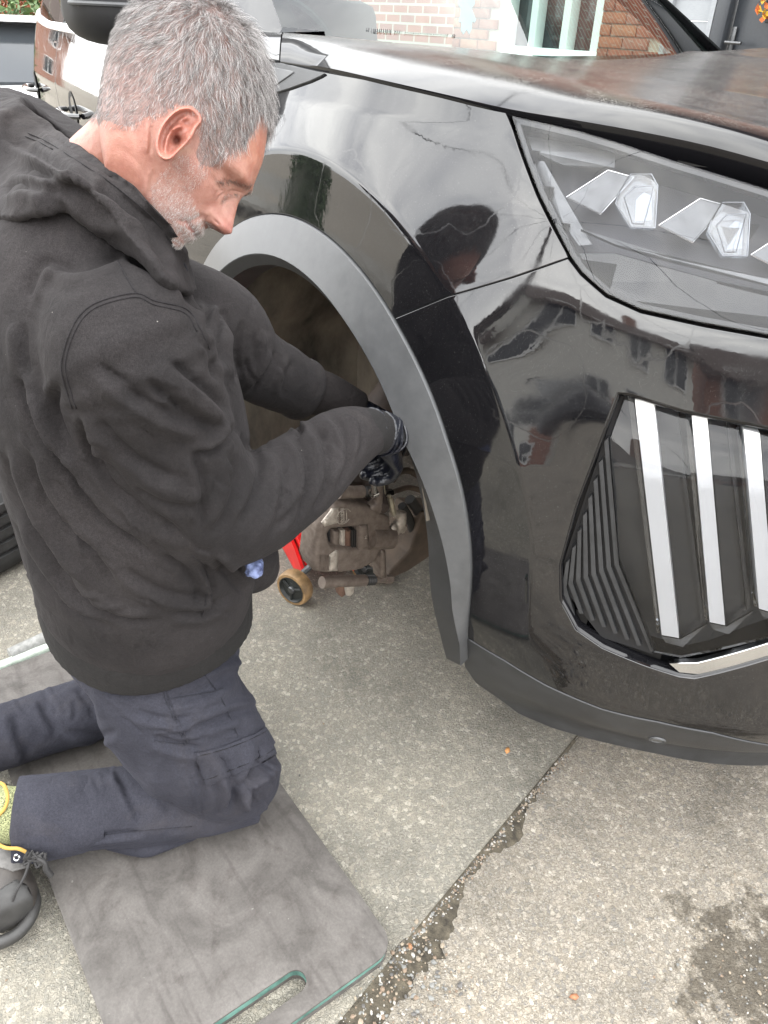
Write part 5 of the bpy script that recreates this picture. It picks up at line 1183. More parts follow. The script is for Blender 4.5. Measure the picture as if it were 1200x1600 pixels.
es, _ = sdist(q2, eo); inside_e = inside(q2, eo); blendc(.75*inside_e*(np.abs(r_) > .05), (.45, .19, .14)); blendc(.85*np.exp(-(((q2[:, 0]-276)/5)**2+((q2[:, 1]-219)/6)**2))*(np.abs(r_) > .05), (.24, .07, .045))  # redder ear; the shade in its hollow is painted dark into the tone
blendc(.6*np.exp(-(((q2[:, 0]-292)/12)**2+((q2[:, 1]-236)/9)**2)), (.44, .27, .18))
HAIRP = np.array([(470, 150), (425, 182), (407, 176), (396, 196), (386, 224), (367, 238), (348, 249), (330, 262), (312, 255), (306, 241), (311, 222), (313, 200), (316, 178), (300, 165), (275, 163), (256, 176), (231, 182), (206, 198), (186, 196), (165, 188), (146, 184), (120, 150), (100, -90), (470, -90)], float)
P2 = (HAIRP-(285, 205)); HFU = np.stack([(.73*P2[:, 0]+.68*P2[:, 1])*K, (.68*P2[:, 0]-.73*P2[:, 1])*K], 1)/HS
# region test uses head coordinates so both sides of the head carry hair
cosT = math.cos(_t)
HFU *= .955
qm, _ = proj(hl2w(np.stack([f_, u_, np.abs(r_)], 1)))          # both sides judged by the near side
hairw = inside(qm, HAIRP).astype(float)
blendc(.8*hairw, (.22, .16, .145))
tone = tone*np.array((.74, .71, .72)); nt_ = np.hstack([tone, np.ones((len(V), 1))]); ca = body.data.color_attributes.new('tone', 'FLOAT_COLOR', 'POINT'); ca.data.foreach_set('color', nt_.astype(np.float32).ravel())

# ---- hair strands
def hair_mat(name, stops, rough=.45):
    m, n, l, b = nodes_of(name); hi = n.new('ShaderNodeHairInfo'); r = n.new('ShaderNodeValToRGB'); r.color_ramp.interpolation = 'LINEAR'
    while len(r.color_ramp.elements) < len(stops): r.color_ramp.elements.new(.5)
    for e, (p, c) in zip(r.color_ramp.elements, stops): e.position = p; e.color = (*c, 1)
    l.new(hi.outputs['Random'], r.inputs[0]); l.new(r.outputs[0], b.inputs['Base Color']); b.inputs['Roughness'].default_value = rough; b.inputs['Specular IOR Level'].default_value = .4; MATS[name] = m; return m
HAIRM = hair_mat('grey_hair', [(0, (.030, .026, .025)), (.25, (.075, .070, .067)), (.5, (.20, .19, .185)), (.78, (.42, .40, .395)), (1, (.72, .70, .69))])
BEARDM = hair_mat('white_stubble', [(0, (.14, .10, .08)), (.35, (.34, .30, .28)), (1, (.72, .70, .69))])
DARKH = hair_mat('brow_hair', [(0, (.05, .035, .028)), (.6, (.16, .12, .10)), (1, (.5, .45, .42))])
def sample(mesh_, w, n):
    me = mesh_.data; V = mverts(me); tris = []
    for p in me.polygons:
        vs_ = p.vertices; tris.append((vs_[0], vs_[1], vs_[2]))
        if len(vs_) == 4: tris.append((vs_[0], vs_[2], vs_[3]))
    T = np.array(tris); A = V[T]; ar = .5*np.linalg.norm(np.cross(A[:, 1]-A[:, 0], A[:, 2]-A[:, 0]), axis=1)*w[T].mean(1); c = np.cumsum(ar); c /= c[-1]
    i = np.searchsorted(c, RNG.random(n)); a, b = RNG.random(n), RNG.random(n); s = a+b > 1; a[s] = 1-a[s]; b[s] = 1-b[s]
    P = A[i, 0]+(A[i, 1]-A[i, 0])*a[:, None]+(A[i, 2]-A[i, 0])*b[:, None]; N = np.cross(A[i, 1]-A[i, 0], A[i, 2]-A[i, 0]); N /= np.linalg.norm(N, axis=1)[:, None]+1e-12
    NV = mnorms(me)[T[i, 0]]; N = np.where(np.sum(N*NV, 1)[:, None] < 0, -N, N); return P, N
def strands(name, P, N, D, length, lift, rad, m, parent, npt=5, curl=.15, wob=.0006):
    n = len(P); hc = bpy.data.hair_curves.new(name); hc.add_curves([npt]*n); Lh = np.broadcast_to(length, (n,))*RNG.uniform(.65, 1.15, n); D = D-N*np.sum(D*N, 1)[:, None]; D /= np.linalg.norm(D, axis=1)[:, None]+1e-9
    side = np.cross(N, D); D = D+side*RNG.normal(0, curl, n)[:, None]; D /= np.linalg.norm(D, axis=1)[:, None]; lf = np.broadcast_to(lift, (n,))*RNG.uniform(.6, 1.4, n); pts = np.empty((n, npt, 3)); r = np.empty((n, npt))
    bend = RNG.normal(0, .12, n)
    for k in range(npt):
        t = k/(npt-1); up_ = lf*(t-.55*t*t); pts[:, k] = P-N*.0008+(D+side*(bend*t)[:, None])*(Lh*t*(1-.25*lf))[:, None]+N*(Lh*up_)[:, None]; r[:, k] = rad*(1-.75*t)
    hc.attributes['position'].data.foreach_set('vector', pts.astype(np.float32).ravel())
    ra = hc.attributes.get('radius') or hc.attributes.new('radius', 'FLOAT', 'POINT'); ra.data.foreach_set('value', r.astype(np.float32).ravel())
    hc.materials.append(m); o = bpy.data.objects.new(name, hc); C.objects.link(o); o.parent = parent; o.matrix_parent_inverse = world_of(parent).inverted(); return o
ear_zone = (np.array([np.inf])[0] > 0) & inside(q2, eo+(eo-eo.mean(0))*.06) & (np.abs(r_) > .045)
hw = hairw*(~ear_zone)*(1-np.clip(((-u_)-.035)/.03, 0, 1)*(f_ < -.02)*.5)
hw *= np.where((np.abs(L[:, 0]+.04) < .2) & (u_ > -.075), 1, 0)
P, N = sample(body, hw, 42000); l_ = w2hl(P)
wh = hl2w(np.array((-.062, .100, .0)))                       # crown whorl
D = P-wh; D /= np.linalg.norm(D, axis=1)[:, None]+1e-9; D = D+HF*np.clip((l_[:, 0]+.02)*9, -.1, .55)[:, None]-HU*np.clip(.35-(l_[:, 1])*3, 0, .8)[:, None]-HF*(np.clip(-l_[:, 0]*6, 0, .5)*(l_[:, 1] < .05))[:, None]
top_ = np.clip((l_[:, 1]-.0)/.09, 0, 1); temple = np.clip((l_[:, 0]-.02)/.05, 0, 1)
ln = .010+.015*top_; ln = np.where(l_[:, 1] < -.005, .0085, ln); ln = ln+.008*np.clip((l_[:, 0]-.045)/.03, 0, 1)*np.clip((l_[:, 1]-.045)/.03, 0, 1)
clump = np.array([noise.noise(Vector(p*95)) for p in P]); clump2 = np.array([noise.noise(Vector(p*95+7.3)) for p in P]); D = D+np.cross(N, D)*(clump*.85)[:, None]
hair = strands('hair', P, N, D, ln, .34+.25*top_+.5*clump2*top_, .00011, HAIRM, body, npt=5, curl=.22)
# stubble on cheek, jaw, lip and chin
bw = np.zeros(len(V)); jawpoly = np.array([(306, 250), (330, 268), (300, 300), (312, 330), (322, 346), (333, 350), (326, 362), (306, 368), (296, 380), (280, 396), (262, 392), (248, 350), (236, 322), (238, 290), (258, 262), (284, 238), (300, 244)], float); P3 = jawpoly-(285, 205)
JFU = np.stack([(.73*P3[:, 0]+.68*P3[:, 1])*K, (.68*P3[:, 0]-.73*P3[:, 1])*K], 1)/HS*.965; bw = inside(qm, jawpoly)*1.
bw = np.maximum(bw, (u_ < -.052)*(u_ > -.112)*(f_ > .05)*(np.abs(u_+.0695) > .0022)); bw = bw*(~ear_zone)*1.
P, N = sample(body, bw+1e-9, 17000); l_ = w2hl(P); D = -HU*1.+HF*.25+np.zeros_like(P); chin = np.clip((l_[:, 0]-.04)/.03, 0, 1)*(l_[:, 1] < -.05)
strands('beard', P, N, D, .0044+.0018*chin, .5, .000085, BEARDM, body, npt=4, curl=.45)
sb, _ = sdist(qm, np.array([(346, 290), (364, 290), (382, 294), (395, 299)], float)); ew = np.exp(-(sb/3.2)**2)*(f_ > .04); P, N = sample(body, ew+1e-12, 800); l_ = w2hl(P)
D = HRt*np.sign(l_[:, 2])[:, None]*1.+HU*.15-HF*.2; strands('eyebrow', P, N, D, .0085, .35, .00010, DARKH, body, npt=4, curl=.3)
sb, _ = sdist(qm, np.array([(347, 311), (356, 304), (366, 302), (373, 305)], float)); ew = np.exp(-(sb/1.2)**2)*(f_ > .04); P, N = sample(body, ew+1e-9, 160); D = HF*1.-HU*.9+np.zeros_like(P); strands('eyelashes', P, N, D, .006, 1.2, .00009, DARKH, body, npt=4, curl=.2)
bb0 = bvh(body)
L_ = {k: [near_of(x, y, l, .95) for x, y, l in HOODPTS[k]]+E_FAR[k] for k in ('rim', 'mid', 'out')}
hood = loops([E_FAR['inn'], L_['rim'], L_['mid'], L_['out']], 'hood', HOOD, hoodie, .0042, .013)
crease(hood, [([(0, 205), (60, 240), (120, 275), (185, 320), (240, 375), (280, 440)], 6, .010, 1), ([(10, 262), (60, 268), (110, 290), (150, 325), (200, 360)], 9, .012, 1), ([(45, 175), (90, 215), (150, 258), (220, 310), (262, 365)], 4, .004, 1), ([(70, 300), (110, 298), (160, 312)], 8, .010, -1), ([(0, 300), (40, 290), (80, 300)], 9, .010, 1), ([(190, 345), (235, 385), (272, 430)], 5, .007, -1), ([(20, 170), (12, 200), (25, 235)], 7, .005, 1)], relax=2, noise_amp=.003, seed=11)
hob = bvh(hood)
seam('seam', hood, hob, [(40, 213), (70, 226), (110, 252), (175, 295), (235, 345), (268, 390)], 0.0009, SEAMH, hood, .0001)
seam('seam', hood, hob, [(44, 208), (74, 221), (114, 247), (179, 290), (239, 341), (272, 386)], 0.0009, SEAMH, hood, .0001)
# ------------------------------------------------------------------ boots, gloves, tool
BOOT = mat('boot_leather', (.040, .034, .030), .55, noise_scale=25, noise_amt=.35, bump=.3, bump_scale=500); BOOTG = mat('boot_grey_suede', (.13, .125, .12), .85, noise_scale=60, noise_amt=.25, bump=.4, bump_scale=900)
RUB = mat('boot_rubber', (.030, .029, .028), .5, noise_scale=40, noise_amt=.3, bump=.2, bump_scale=600); LACE = mat('yellow_lace', (.42, .26, .06), .8, bump=.5, bump_scale=1500); BLKL = mat('black_lace', (.018, .017, .017), .7)
SOCK = mat('green_sock', (.035, .045, .020), .9, noise_scale=420, noise_amt=.6, col2=(.42, .44, .22), stretch=(1, 1, 2.5), bump=.8, bump_scale=500, detail=2)
def boot(ank, heel, ball, toe, sidev, name='boot'):
    ank, heel, ball, toe, sv = map(lambda a: np.array(a, float), (ank, heel, ball, toe, sidev)); fd = toe-heel; fd /= np.linalg.norm(fd)
    mb = MB(); ell(mb, [heel+fd*.01, heel*.65+ball*.35, ball, ball*.4+toe*.6, toe-fd*.02], [.036, .040, .049, .050, .036], [.040, .046, .042, .037, .028], hint=tuple(np.cross(fd, sv)), n=28)
    ell(mb, [ank, ank*.5+(heel*.7+ball*.3)*.5, heel*.75+ball*.25], [.040, .043, .040], [.046, .050, .046], hint=tuple(sv), n=28)
    o = solid(name, mb, .0034, BOOT, man, 5); crease(o, [([(0, 1345), (20, 1338), (44, 1350)], 3, .003, 1), ([(2, 1400), (24, 1388), (46, 1378)], 2.5, .002, 1)], 1, 4, .0012)
    up = np.cross(fd, sv); up = up if up[2] > 0 else -up
    return o, fd, up
bt, fd, up = boot((.155, -.655, .115), (.075, -.735, .075), (.225, -.700, .060), (.325, -.690, .050), (.1, .75, .65))
bbv = bvh(bt)
patch('toe_cap', bt, bbv, [(-10, 1398), (8, 1385), (26, 1375), (42, 1385), (50, 1402), (50, 1425), (40, 1445), (20, 1462), (-12, 1475)], .003, RUB, bt, 4.)
patch('ankle_panel', bt, bbv, [(-12, 1322), (12, 1326), (38, 1334), (52, 1340), (42, 1356), (20, 1362), (-12, 1352)], .002, BOOTG, bt, 4.)
mb = MB(); P_ = [at(x, y, d) for x, y, d in ((-20, 1478, 1.17), (5, 1471, 1.17), (28, 1458, 1.175), (46, 1436, 1.19), (54, 1410, 1.21), (50, 1392, 1.225))]
mb.tube(spline(P_, 20), .010, 10); mb.build('sole_edge', RUB, bt)
mb = MB(); ell(mb, [(.20, -.60, .105), (.17, -.65, .108), (.145, -.675, .11)], [.044, .046, .043], hint=(0, 0, 1), n=26); solid('sock', mb, .004, SOCK, man, 3)
for pts in ([(0, 1223, 1.235), (7, 1228, 1.232), (12, 1245, 1.225), (8, 1262, 1.222), (-4, 1276, 1.22)], [(-6, 1318, 1.185), (10, 1325, 1.183), (28, 1326, 1.185), (40, 1331, 1.19)], [(-4, 1412, 1.17), (4, 1408, 1.168), (2, 1420, 1.167)]):
    mb = MB(); mb.tube(spline([at(*p) for p in pts], 22), .0028, 8); mb.build('lace', LACE, bt)
rr = random.Random(5); mb = MB()
for k in range(9):
    a = at(46+rr.uniform(-10, 12), 1334+rr.uniform(-6, 8), 1.185+rr.uniform(-.008, .008)); b = at(50+rr.uniform(-14, 18), 1344+rr.uniform(-6, 12), 1.18); c = at(56+rr.uniform(-16, 18), 1336+rr.uniform(-4, 14), 1.185)
    mb.tube(spline([a, b, c], 10), .0022, 6)
mb.build('lace_knot', BLKL, bt)
mb = MB(); mb.tube(spline([at(60, 1342, 1.18), at(70, 1348, 1.178), at(72, 1358, 1.18), at(80, 1368, 1.185)], 12), [.004]*6+[.005]*6, 8); mb.build('lace_toggle', BLKL, bt)
mb = MB(); mb.tube(spline([at(46, 1348, 1.18), at(38, 1370, 1.168), at(26, 1392, 1.16), at(20, 1408, 1.16)], 14), .0022, 6); mb.build('lace', BLKL, bt)
mb = MB(); mb.lathe([(.003, .001), (.0045, .0015), (.0055, 0)], at(26, 1340, 1.175), -FW, 14); mb.build('lace_eyelet', CHROME, bt)
b2, _, _ = boot((-.035, -.70, .11), (-.10, -.79, .075), (-.05, -.85, .06), (.02, -.90, .045), (.7, -.2, .65), 'boot')
# gloved hands: palm and five bent fingers each
GLOVE = mat('blue_black_glove', (.006, .007, .012), .3, noise_scale=40, noise_amt=.3, bump=.8, bump_scale=150, bdist=.002)
def hand(wrist, knk, palm_n, grip, name, thumb_side, curls, spread=.019, fl=.085):
    """wrist, knuckle centre, palm normal, point the fingers close round"""
    wrist, knk, pn = [np.array(a, float) for a in (wrist, knk, palm_n)]; fw = knk-wrist; fw /= np.linalg.norm(fw); pn = pn-fw*(pn@fw); pn /= np.linalg.norm(pn); sd = np.cross(fw, pn)
    mb = MB(); ell(mb, [wrist-fw*.03, wrist, wrist*.5+knk*.5, knk], [.027, .028, .039, .041], [.020, .019, .017, .014], hint=tuple(pn), n=24)
    for k in range(4):
        L = fl*(.93, 1.05, 1.0, .82)[k]; r = (.0098, .0102, .0096, .0085)[k]; c = curls[k]; p = knk+sd*(k-1.5)*spread*thumb_side; d = fw.copy(); pts = [p-fw*.02, p]; rad = [r*1.15, r*1.1]
        for s, (seg, bend) in enumerate(((.45, .55), (.32, .95), (.23, .8))):
            a = c*bend; d = d*math.cos(a)+pn*math.sin(a)*1.0 if s == 0 else None or (dprev*math.cos(a)+nprev*math.sin(a))
            nprev = (np.cross(sd, d)); nprev = nprev if s == 0 and nprev@pn > 0 else (nprev if np.dot(nprev, (nlast if s else pn)) > 0 else -nprev); dprev = d; nlast = nprev
            p = p+d*L*seg; pts.append(p); rad.append(r*(1, .93, .8)[s])
        ell(mb, pts, rad, hint=tuple(sd), n=12, m=18)
    t0 = wrist*.65+knk*.35-sd*thumb_side*.026; t1 = t0+fw*.018-sd*thumb_side*.020+pn*.012; t2 = t1+fw*.026-sd*thumb_side*.002+pn*.018; t3 = t2+fw*.020+sd*thumb_side*.010+pn*.014
    ell(mb, [t0, t1, t2, t3], [.015, .0125, .0108, .009], hint=tuple(fw), n=12, m=16)
    return solid(name, mb, .0022, GLOVE, man, 3)
rw = at(592, 674, 1.140); rk = at(612, 706, 1.205)
h1 = hand(rw, rk, at(585, 735, 1.24)-at(612, 706, 1.205), None, 'glove', -1, (1.0, 1.05, 1.1, 1.15), fl=.082)
crease(h1, [([(600+i*5.2, 650), (607+i*5.0, 678), (600+i*4.6, 706)], 1.3, .0024, 1) for i in range(4)], 0, 3, .0006)
lw = at(556, 636, 1.275); lk = at(598, 655, 1.315)
h2 = hand(lw, lk, at(600, 700, 1.33)-lk, None, 'glove', 1, (.8, .9, 1.0, 1.1), fl=.08)
mb = MB(); ell(mb, [at(594, 676, 1.143), at(606, 678, 1.155)], [.034, .031], hint=(0, 0, 1), n=26); g2 = solid('glove_cuff', mb, .0025, GLOVE, h1, 2)
for i in range(3):
    mb = MB(); c_ = at(603+i*5.5, 680+i*1.5, 1.15+i*.006); ax_ = at(612, 684, 1.16)-at(600, 679, 1.15); ax_ /= np.linalg.norm(ax_)
    e1 = np.cross(ax_, (0, 0, 1.)); e1 /= np.linalg.norm(e1); e2 = np.cross(ax_, e1); mb.tube([c_+(e1*math.cos(a)+e2*math.sin(a))*(.0315-i*.001)+ax_*.004*math.sin(a*3+i) for a in np.linspace(0, 6.283, 28)], .0022, 6, caps=False); mb.build('cuff_wrinkle', GLOVE, h1)
# tool held in the hand, down onto the slide pin
TOOL = mat('polished_tool', (.75, .75, .74), .16, metal=1.)
tl = thing('spanner', 'bright steel spanner gripped upright in the gloved hand, resting on the caliper bolt', 'spanner', tuple(at(584, 770, 1.49)))
mb = MB(); mb.tube([at(584, 772, 1.475), at(584, 745, 1.40), at(583, 725, 1.33), at(590, 705, 1.26)], [.0055, .005, .0042, .004], 10, flat=.5); mb.build('shaft', TOOL, tl)
mb = MB(); mb.lathe([(.006, -.006), (.010, -.006), (.010, .006), (.006, .006), (.006, -.006)], at(584, 770, 1.478), (0, 1, .1), 12); mb.build('ring_end', TOOL, tl)
# crumpled spare glove stuffed in the pouch pocket
RAG = mat('blue_rag', (.06, .08, .22), .75, noise_scale=70, noise_amt=.6, col2=(.22, .27, .46)); mb = MB(); rr = random.Random(8)
for k in range(16):
    p = [at(396+rr.uniform(-11, 11), 886+rr.uniform(-12, 14), 1.005+rr.uniform(-.02, .015)) for _ in range(4)]; mb.tube(spline(p, 10), rr.uniform(.003, .0055), 6)
o = solid('crumpled_glove', mb, .0016, RAG, None, 1); tag(o, 'crumpled blue glove poking out of the front pouch pocket of the dark hoodie', 'glove')

# ------------------------------------------------------------------ brake caliper hanging at the hub, suspension
RUST = mat('rusty_cast_iron', (.15, .118, .098), .5, metal=.3, noise_scale=90, noise_amt=.12, col2=(.21, .172, .145), bump=.3, bump_scale=500, rvar=.08); RUSTL = mat('worn_cast_iron', (.40, .35, .30), .48, metal=.4, noise_scale=55, noise_amt=.35, col2=(.58, .52, .45), bump=.4, bump_scale=300)
RUSTB = mat('brown_rust', (.15, .075, .05), .85, noise_scale=22, noise_amt=.4, col2=(.17, .10, .07), bump=.6, bump_scale=250); BELL = mat('bellows_rubber', (.02, .019, .018), .55); PIN = mat('zinc_pin', (.42, .38, .30), .35, metal=.8, noise_scale=80, noise_amt=.3)
XC = .105
cal = None
def cp(px, py, x=XC): return onp(px, py, 0, x)
def plate(name, pts, x0, th, m, parent, hole=None, bev=.0025, sub=4.):
    """cast shape with the outline seen in the picture, lying in a plane across the car, rounded at its rim"""
    v, f, bl = tri2d([np.array(p, float) for p in pts], [hole] if hole else (), sub); B = np.vstack([v[b] for b in bl])
    d = np.array([np.min(np.hypot(*(B-p).T)) for p in v])/1202*1.5; rd = np.minimum(d, bev*2.2); hgt = np.sqrt(np.maximum(0, (bev*2.2)**2-(bev*2.2-rd)**2))-bev*2.2
    P = np.array([cp(x, y, x0) for x, y in v]); P[:, 0] += hgt; k = len(v); Q = np.array([cp(x, y, x0) for x, y in v]); Q[:, 0] -= th; V = list(P)+list(Q); Fc = [tuple(t) for t in f]+[tuple(t[::-1]+k) for t in f]
    for b in bl: Fc += [(b[i], k+b[i], k+b[(i+1) % len(b)], b[(i+1) % len(b)]) for i in range(len(b))]
    return sharp(fix_normals(mesh(name, V, Fc, m, parent)), 60)
cal = plate('brake_caliper', [(521, 787), (535, 784), (562, 787), (587, 794), (600, 802), (611, 810), (613, 830), (616, 848), (608, 862), (604, 858), (598, 862), (587, 880), (567, 892), (545, 896), (513, 897), (494, 895), (488, 880), (492, 850), (497, 826), (503, 812)], XC, .050, RUST, car, hole=[(514, 836), (520, 828), (560, 825), (562, 858), (545, 857), (518, 854)], bev=.004)
plate('caliper_window_back', [(512, 824), (563, 822), (563, 862), (512, 860)], XC-.022, .02, MATB, cal)
for x0, x1, m_ in ((521, 531, RUST), (533, 540, RUSTL), (541, 549, RUSTB)): plate('brake_pad', [(x0, 830), (x1, 829), (x1, 857), (x0, 856)], XC-.010, .02, m_, cal, bev=.001)
for i in range(4): plate('piston_boot_rib', [(550+i*3.2, 829), (552+i*3.2, 829), (552+i*3.2, 857), (550+i*3.2, 857)], XC-.006, .014, BELL, cal, bev=.0005, sub=6)
plate('caliper_band', [(562, 822), (577, 820), (579, 860), (562, 860)], XC+.005, .02, RUST, cal, bev=.002)
mb = MB(); mb.tube([cp(577, 840, XC-.008), cp(610, 840, XC-.008)], .0245, 24); mb.build('piston_housing', RUST, cal)
plate('worn_face', [(504, 818), (520, 796), (530, 794), (528, 818), (508, 824)], XC+.003, .006, RUSTL, cal, bev=.001); plate('caliper_ear', [(516, 868), (526, 861), (530, 862), (529, 893), (514, 894)], XC+.004, .01, RUSTL, cal, bev=.0015)
for i in range(5): plate('cast_rib', [(501+i*3, 868), (502.4+i*3, 868), (502.4+i*3, 892), (501+i*3, 892)], XC+.003, .006, RUST, cal, bev=.0004, sub=6)
def pin(y0, y1, py, r, m, nm, n=18, x=XC-.012, prof=None):
    mb = MB(); a, b = cp(y0, py, x), cp(y1, py+(y1-y0)*-.05, x)
    if prof:
        ax = b-a; L = np.linalg.norm(ax); mb.lathe([(0, 0)]+[(rr_, L*t) for t, rr_ in prof]+[(0, L)], a, ax/L, n)
    else: mb.tube([a, b], r, n)
    return mb.build(nm, m, cal, angle=35)
bel = [(0, .0115)]+[((i+.5)/8, .0115 if i % 2 else .0085) for i in range(8)]+[(1, .0105)]
pin(503, 570, 910, .0125, RUST, 'lower_slide'); pin(571, 585, 907, 0, BELL, 'slide_bellows', prof=bel); pin(585, 612, 906, 0, RUST, 'slide_bolt', n=6, prof=[(0, .008), (.6, .008), (.62, .010), (1, .010)])
pin(528, 566, 770, .0125, RUST, 'upper_slide'); pin(566, 588, 768, 0, BELL, 'slide_bellows', prof=bel); pin(601, 612, 771, 0, TOOL, 'slide_bolt', n=6, prof=[(0, .009), (1, .009)])
plate('upper_lug', [(588, 757), (600, 755), (601, 772), (599, 803), (592, 806), (580, 796), (590, 786)], XC+.002, .02, RUST, cal, bev=.002)
plate('lower_lug', [(596, 860), (604, 862), (606, 902), (596, 906), (594, 884)], XC+.003, .03, RUST, cal, bev=.002)
plate('pad_tab', [(527, 917), (538, 916), (541, 930), (535, 934), (530, 930)], XC, .012, RUSTB, cal, bev=.001); plate('pad_tab', [(543, 916), (556, 914), (553, 928), (548, 933), (542, 931)], XC-.004, .01, RUSTL, cal, bev=.001)
mb = MB(); mb.tube([cp(609, 777), cp(611, 786), cp(615, 803)], [.0055, .007, .006], 8); mb.tube([cp(609, 777), cp(609, 773)], .003, 8); mb.build('bleed_nipple', PIN, cal)
lump = MB(); rr = random.Random(2)
for k in range(9): lump.lathe([(0, -.006), (.009, -.003), (.011, .003), (0, .008)], cp(620+rr.uniform(-7, 9), 812+rr.uniform(-12, 16), XC-.01+rr.uniform(-.008, .008)), (1, rr.uniform(-.5, .5), rr.uniform(-.5, .5)), 7)
ell(lump, [cp(610, 835, XC-.02), cp(624, 818, XC-.012), cp(628, 800, XC-.012)], [.014, .014, .010], n=12); solid('hose_union', lump, .0022, RUSTL, cal, 1)
mb = MB(); mb.tube(spline([cp(602, 772, XC+.01), cp(600, 755, XC+.02), cp(598, 745, XC+.01)], 8), .0012, 6); mb.build('wire_clip', PIN, cal)
# cast emblem and raised lettering
em = MB(); c_ = cp(537, 807, XC+.0035); ey_ = np.array((0, 1., 0)); ez_ = np.array((0, 0, 1.))
em.tube([c_+.0165*(ey_*math.cos(a)+ez_*math.sin(a)) for a in np.linspace(.4, 5.6, 26)], .0009, 6)
for k in (-1, 0, 1): em.tube([c_+ey_*.006*k+ez_*.012, c_+ey_*(.006*k+.001)-ez_*.010], .0011, 6); em.tube([c_+ey_*(.006*k+.003)-ez_*.010+.003*(ey_*math.cos(a)+ez_*math.sin(a)) for a in np.linspace(0, -3.14, 7)], .0009, 5)
em.build('cast_emblem', RUSTL, cal)
def text_mesh(name, s, size, m, parent, origin, ex, ey, ez, depth=.0008):
    cu = bpy.data.curves.new(name, 'FONT'); cu.body = s; cu.size = size; cu.extrude = depth; cu.align_x = 'CENTER'; cu.resolution_u = 2; t = bpy.data.objects.new(name, cu); C.objects.link(t); bpy.context.view_layer.update()
    dg = bpy.context.evaluated_depsgraph_get(); e = t.evaluated_get(dg); tm = e.to_mesh(); V = mverts(tm); F = [p.vertices[:] for p in tm.polygons]; e.to_mesh_clear(); bpy.data.objects.remove(t)
    W = np.array(origin)+V[:, 0:1]*np.array(ex)+V[:, 1:2]*np.array(ey)+V[:, 2:3]*np.array(ez); return mesh(name, W, F, m, parent, smooth=False)
text_mesh('cast_lettering', 'MOPAR', .0105, RUSTL, cal, cp(532, 807, XC+.003), -ez_, ey_, np.array((1., 0, 0)))
text_mesh('cast_lettering', '4780002', .0088, RUSTL, cal, cp(525, 808, XC+.003), -ez_, ey_, np.array((1., 0, 0)))
text_mesh('cast_lettering', '54', .008, RUSTL, cal, cp(570, 840, XC+.0062), -ez_, ey_, np.array((1., 0, 0)))
# arm, strut, hoses, hub behind
ARMM = mat('control_arm_brown', (.085, .062, .045), .8, noise_scale=14, noise_amt=.4, bump=.5, bump_scale=200)
mb = MB(); pl = [(604, 904), (612, 905), (640, 892), (684, 862), (700, 800), (660, 800), (640, 862), (612, 890)]; P_ = [onp(x, y, 0, XC-.05+.0*i) for i, (x, y) in enumerate(pl)]
k = len(P_); V = P_+[p+np.array((-.10, 0, -.012)) for p in P_]; o = mesh('control_arm', V, [tuple(range(k)), tuple(range(k, 2*k))[::-1]]+[(i, (i+1) % k, k+(i+1) % k, k+i) for i in range(k)], ARMM, car, smooth=False); fix_normals(o)
b_ = o.modifiers.new('b', 'BEVEL'); b_.width = .006; b_.segments = 3
for pts, r, m_, nm in (([(640, 780), (654, 800), (660, 826), (652, 850)], .012, BELL, 'brake_hose'), ([(628, 790), (640, 812), (646, 840), (640, 862)], .010, BELL, 'brake_hose'), ([(612, 752), (624, 738), (640, 736), (660, 748)], .007, ARMM, 'bracket'), ([(616, 768), (640, 762), (664, 772), (668, 798)], .006, ARMM, 'bracket')):
    mb = MB(); mb.tube(spline([onp(x, y, 0, XC-.07) for x, y in pts], 20), r, 10); mb.build(nm, m_, car)
mb = MB(); st0 = np.array((-.02, .26, .55)); st1 = np.array((-.03, .34, .98)); mb.tube([st0, st0*.4+st1*.6], .030, 20); mb.tube([st0*.4+st1*.6, st1], .011, 12); mb.build('strut', BELL, car)
mb = MB(); mb.tube([st0*.45+st1*.55+(st1-st0)*.45*t+.062*np.array((math.cos(t*28), math.sin(t*28)*.95, 0)) for t in np.linspace(0, 1, 120)], .007, 8); mb.build('coil_spring', BELL, car)
mb = MB(); mb.lathe([(0, -.05), (.036, -.05), (.036, -.02), (.072, -.02), (.075, -.012), (.072, 0), (.033, 0), (.033, .03), (0, .03)], (0, .075, HUBZ), (0, 1, 0), 36); mb.build('hub_flange', RUST, car)
for k in range(5):
    a = k*1.2566; mb = MB(); mb.tube([(.054*math.cos(a), .09, HUBZ+.054*math.sin(a)), (.054*math.cos(a), .045, HUBZ+.054*math.sin(a))], .007, 10); mb.build('wheel_stud', PIN, car)
mb = MB(); ell(mb, [(-.01, .25, .62), (0, .17, .52), (0, .13, .44), (.01, .16, .34)], [.03, .05, .05, .03], n=16); ell(mb, [(0, .16, .45), (.06, .15, .42), (.10, .13, .40)], [.03, .025, .02], n=12); solid('steering_knuckle', mb, .005, mat('dark_knuckle', (.06, .045, .038), .7, noise_scale=20, noise_amt=.3), car, 2)
mb = MB(); mb.tube([(0, .12, HUBZ-.01), (-.02, .5, HUBZ+.02), (-.02, .75, HUBZ+.02)], .02, 14); mb.lathe([(.02, 0), (.045, .02), (.035, .03), (.042, .04), (.03, .05), (.036, .06), (.022, .07)], (-.01, .24, HUBZ), (0, 1, 0), 20); mb.build('drive_shaft', BELL, car)

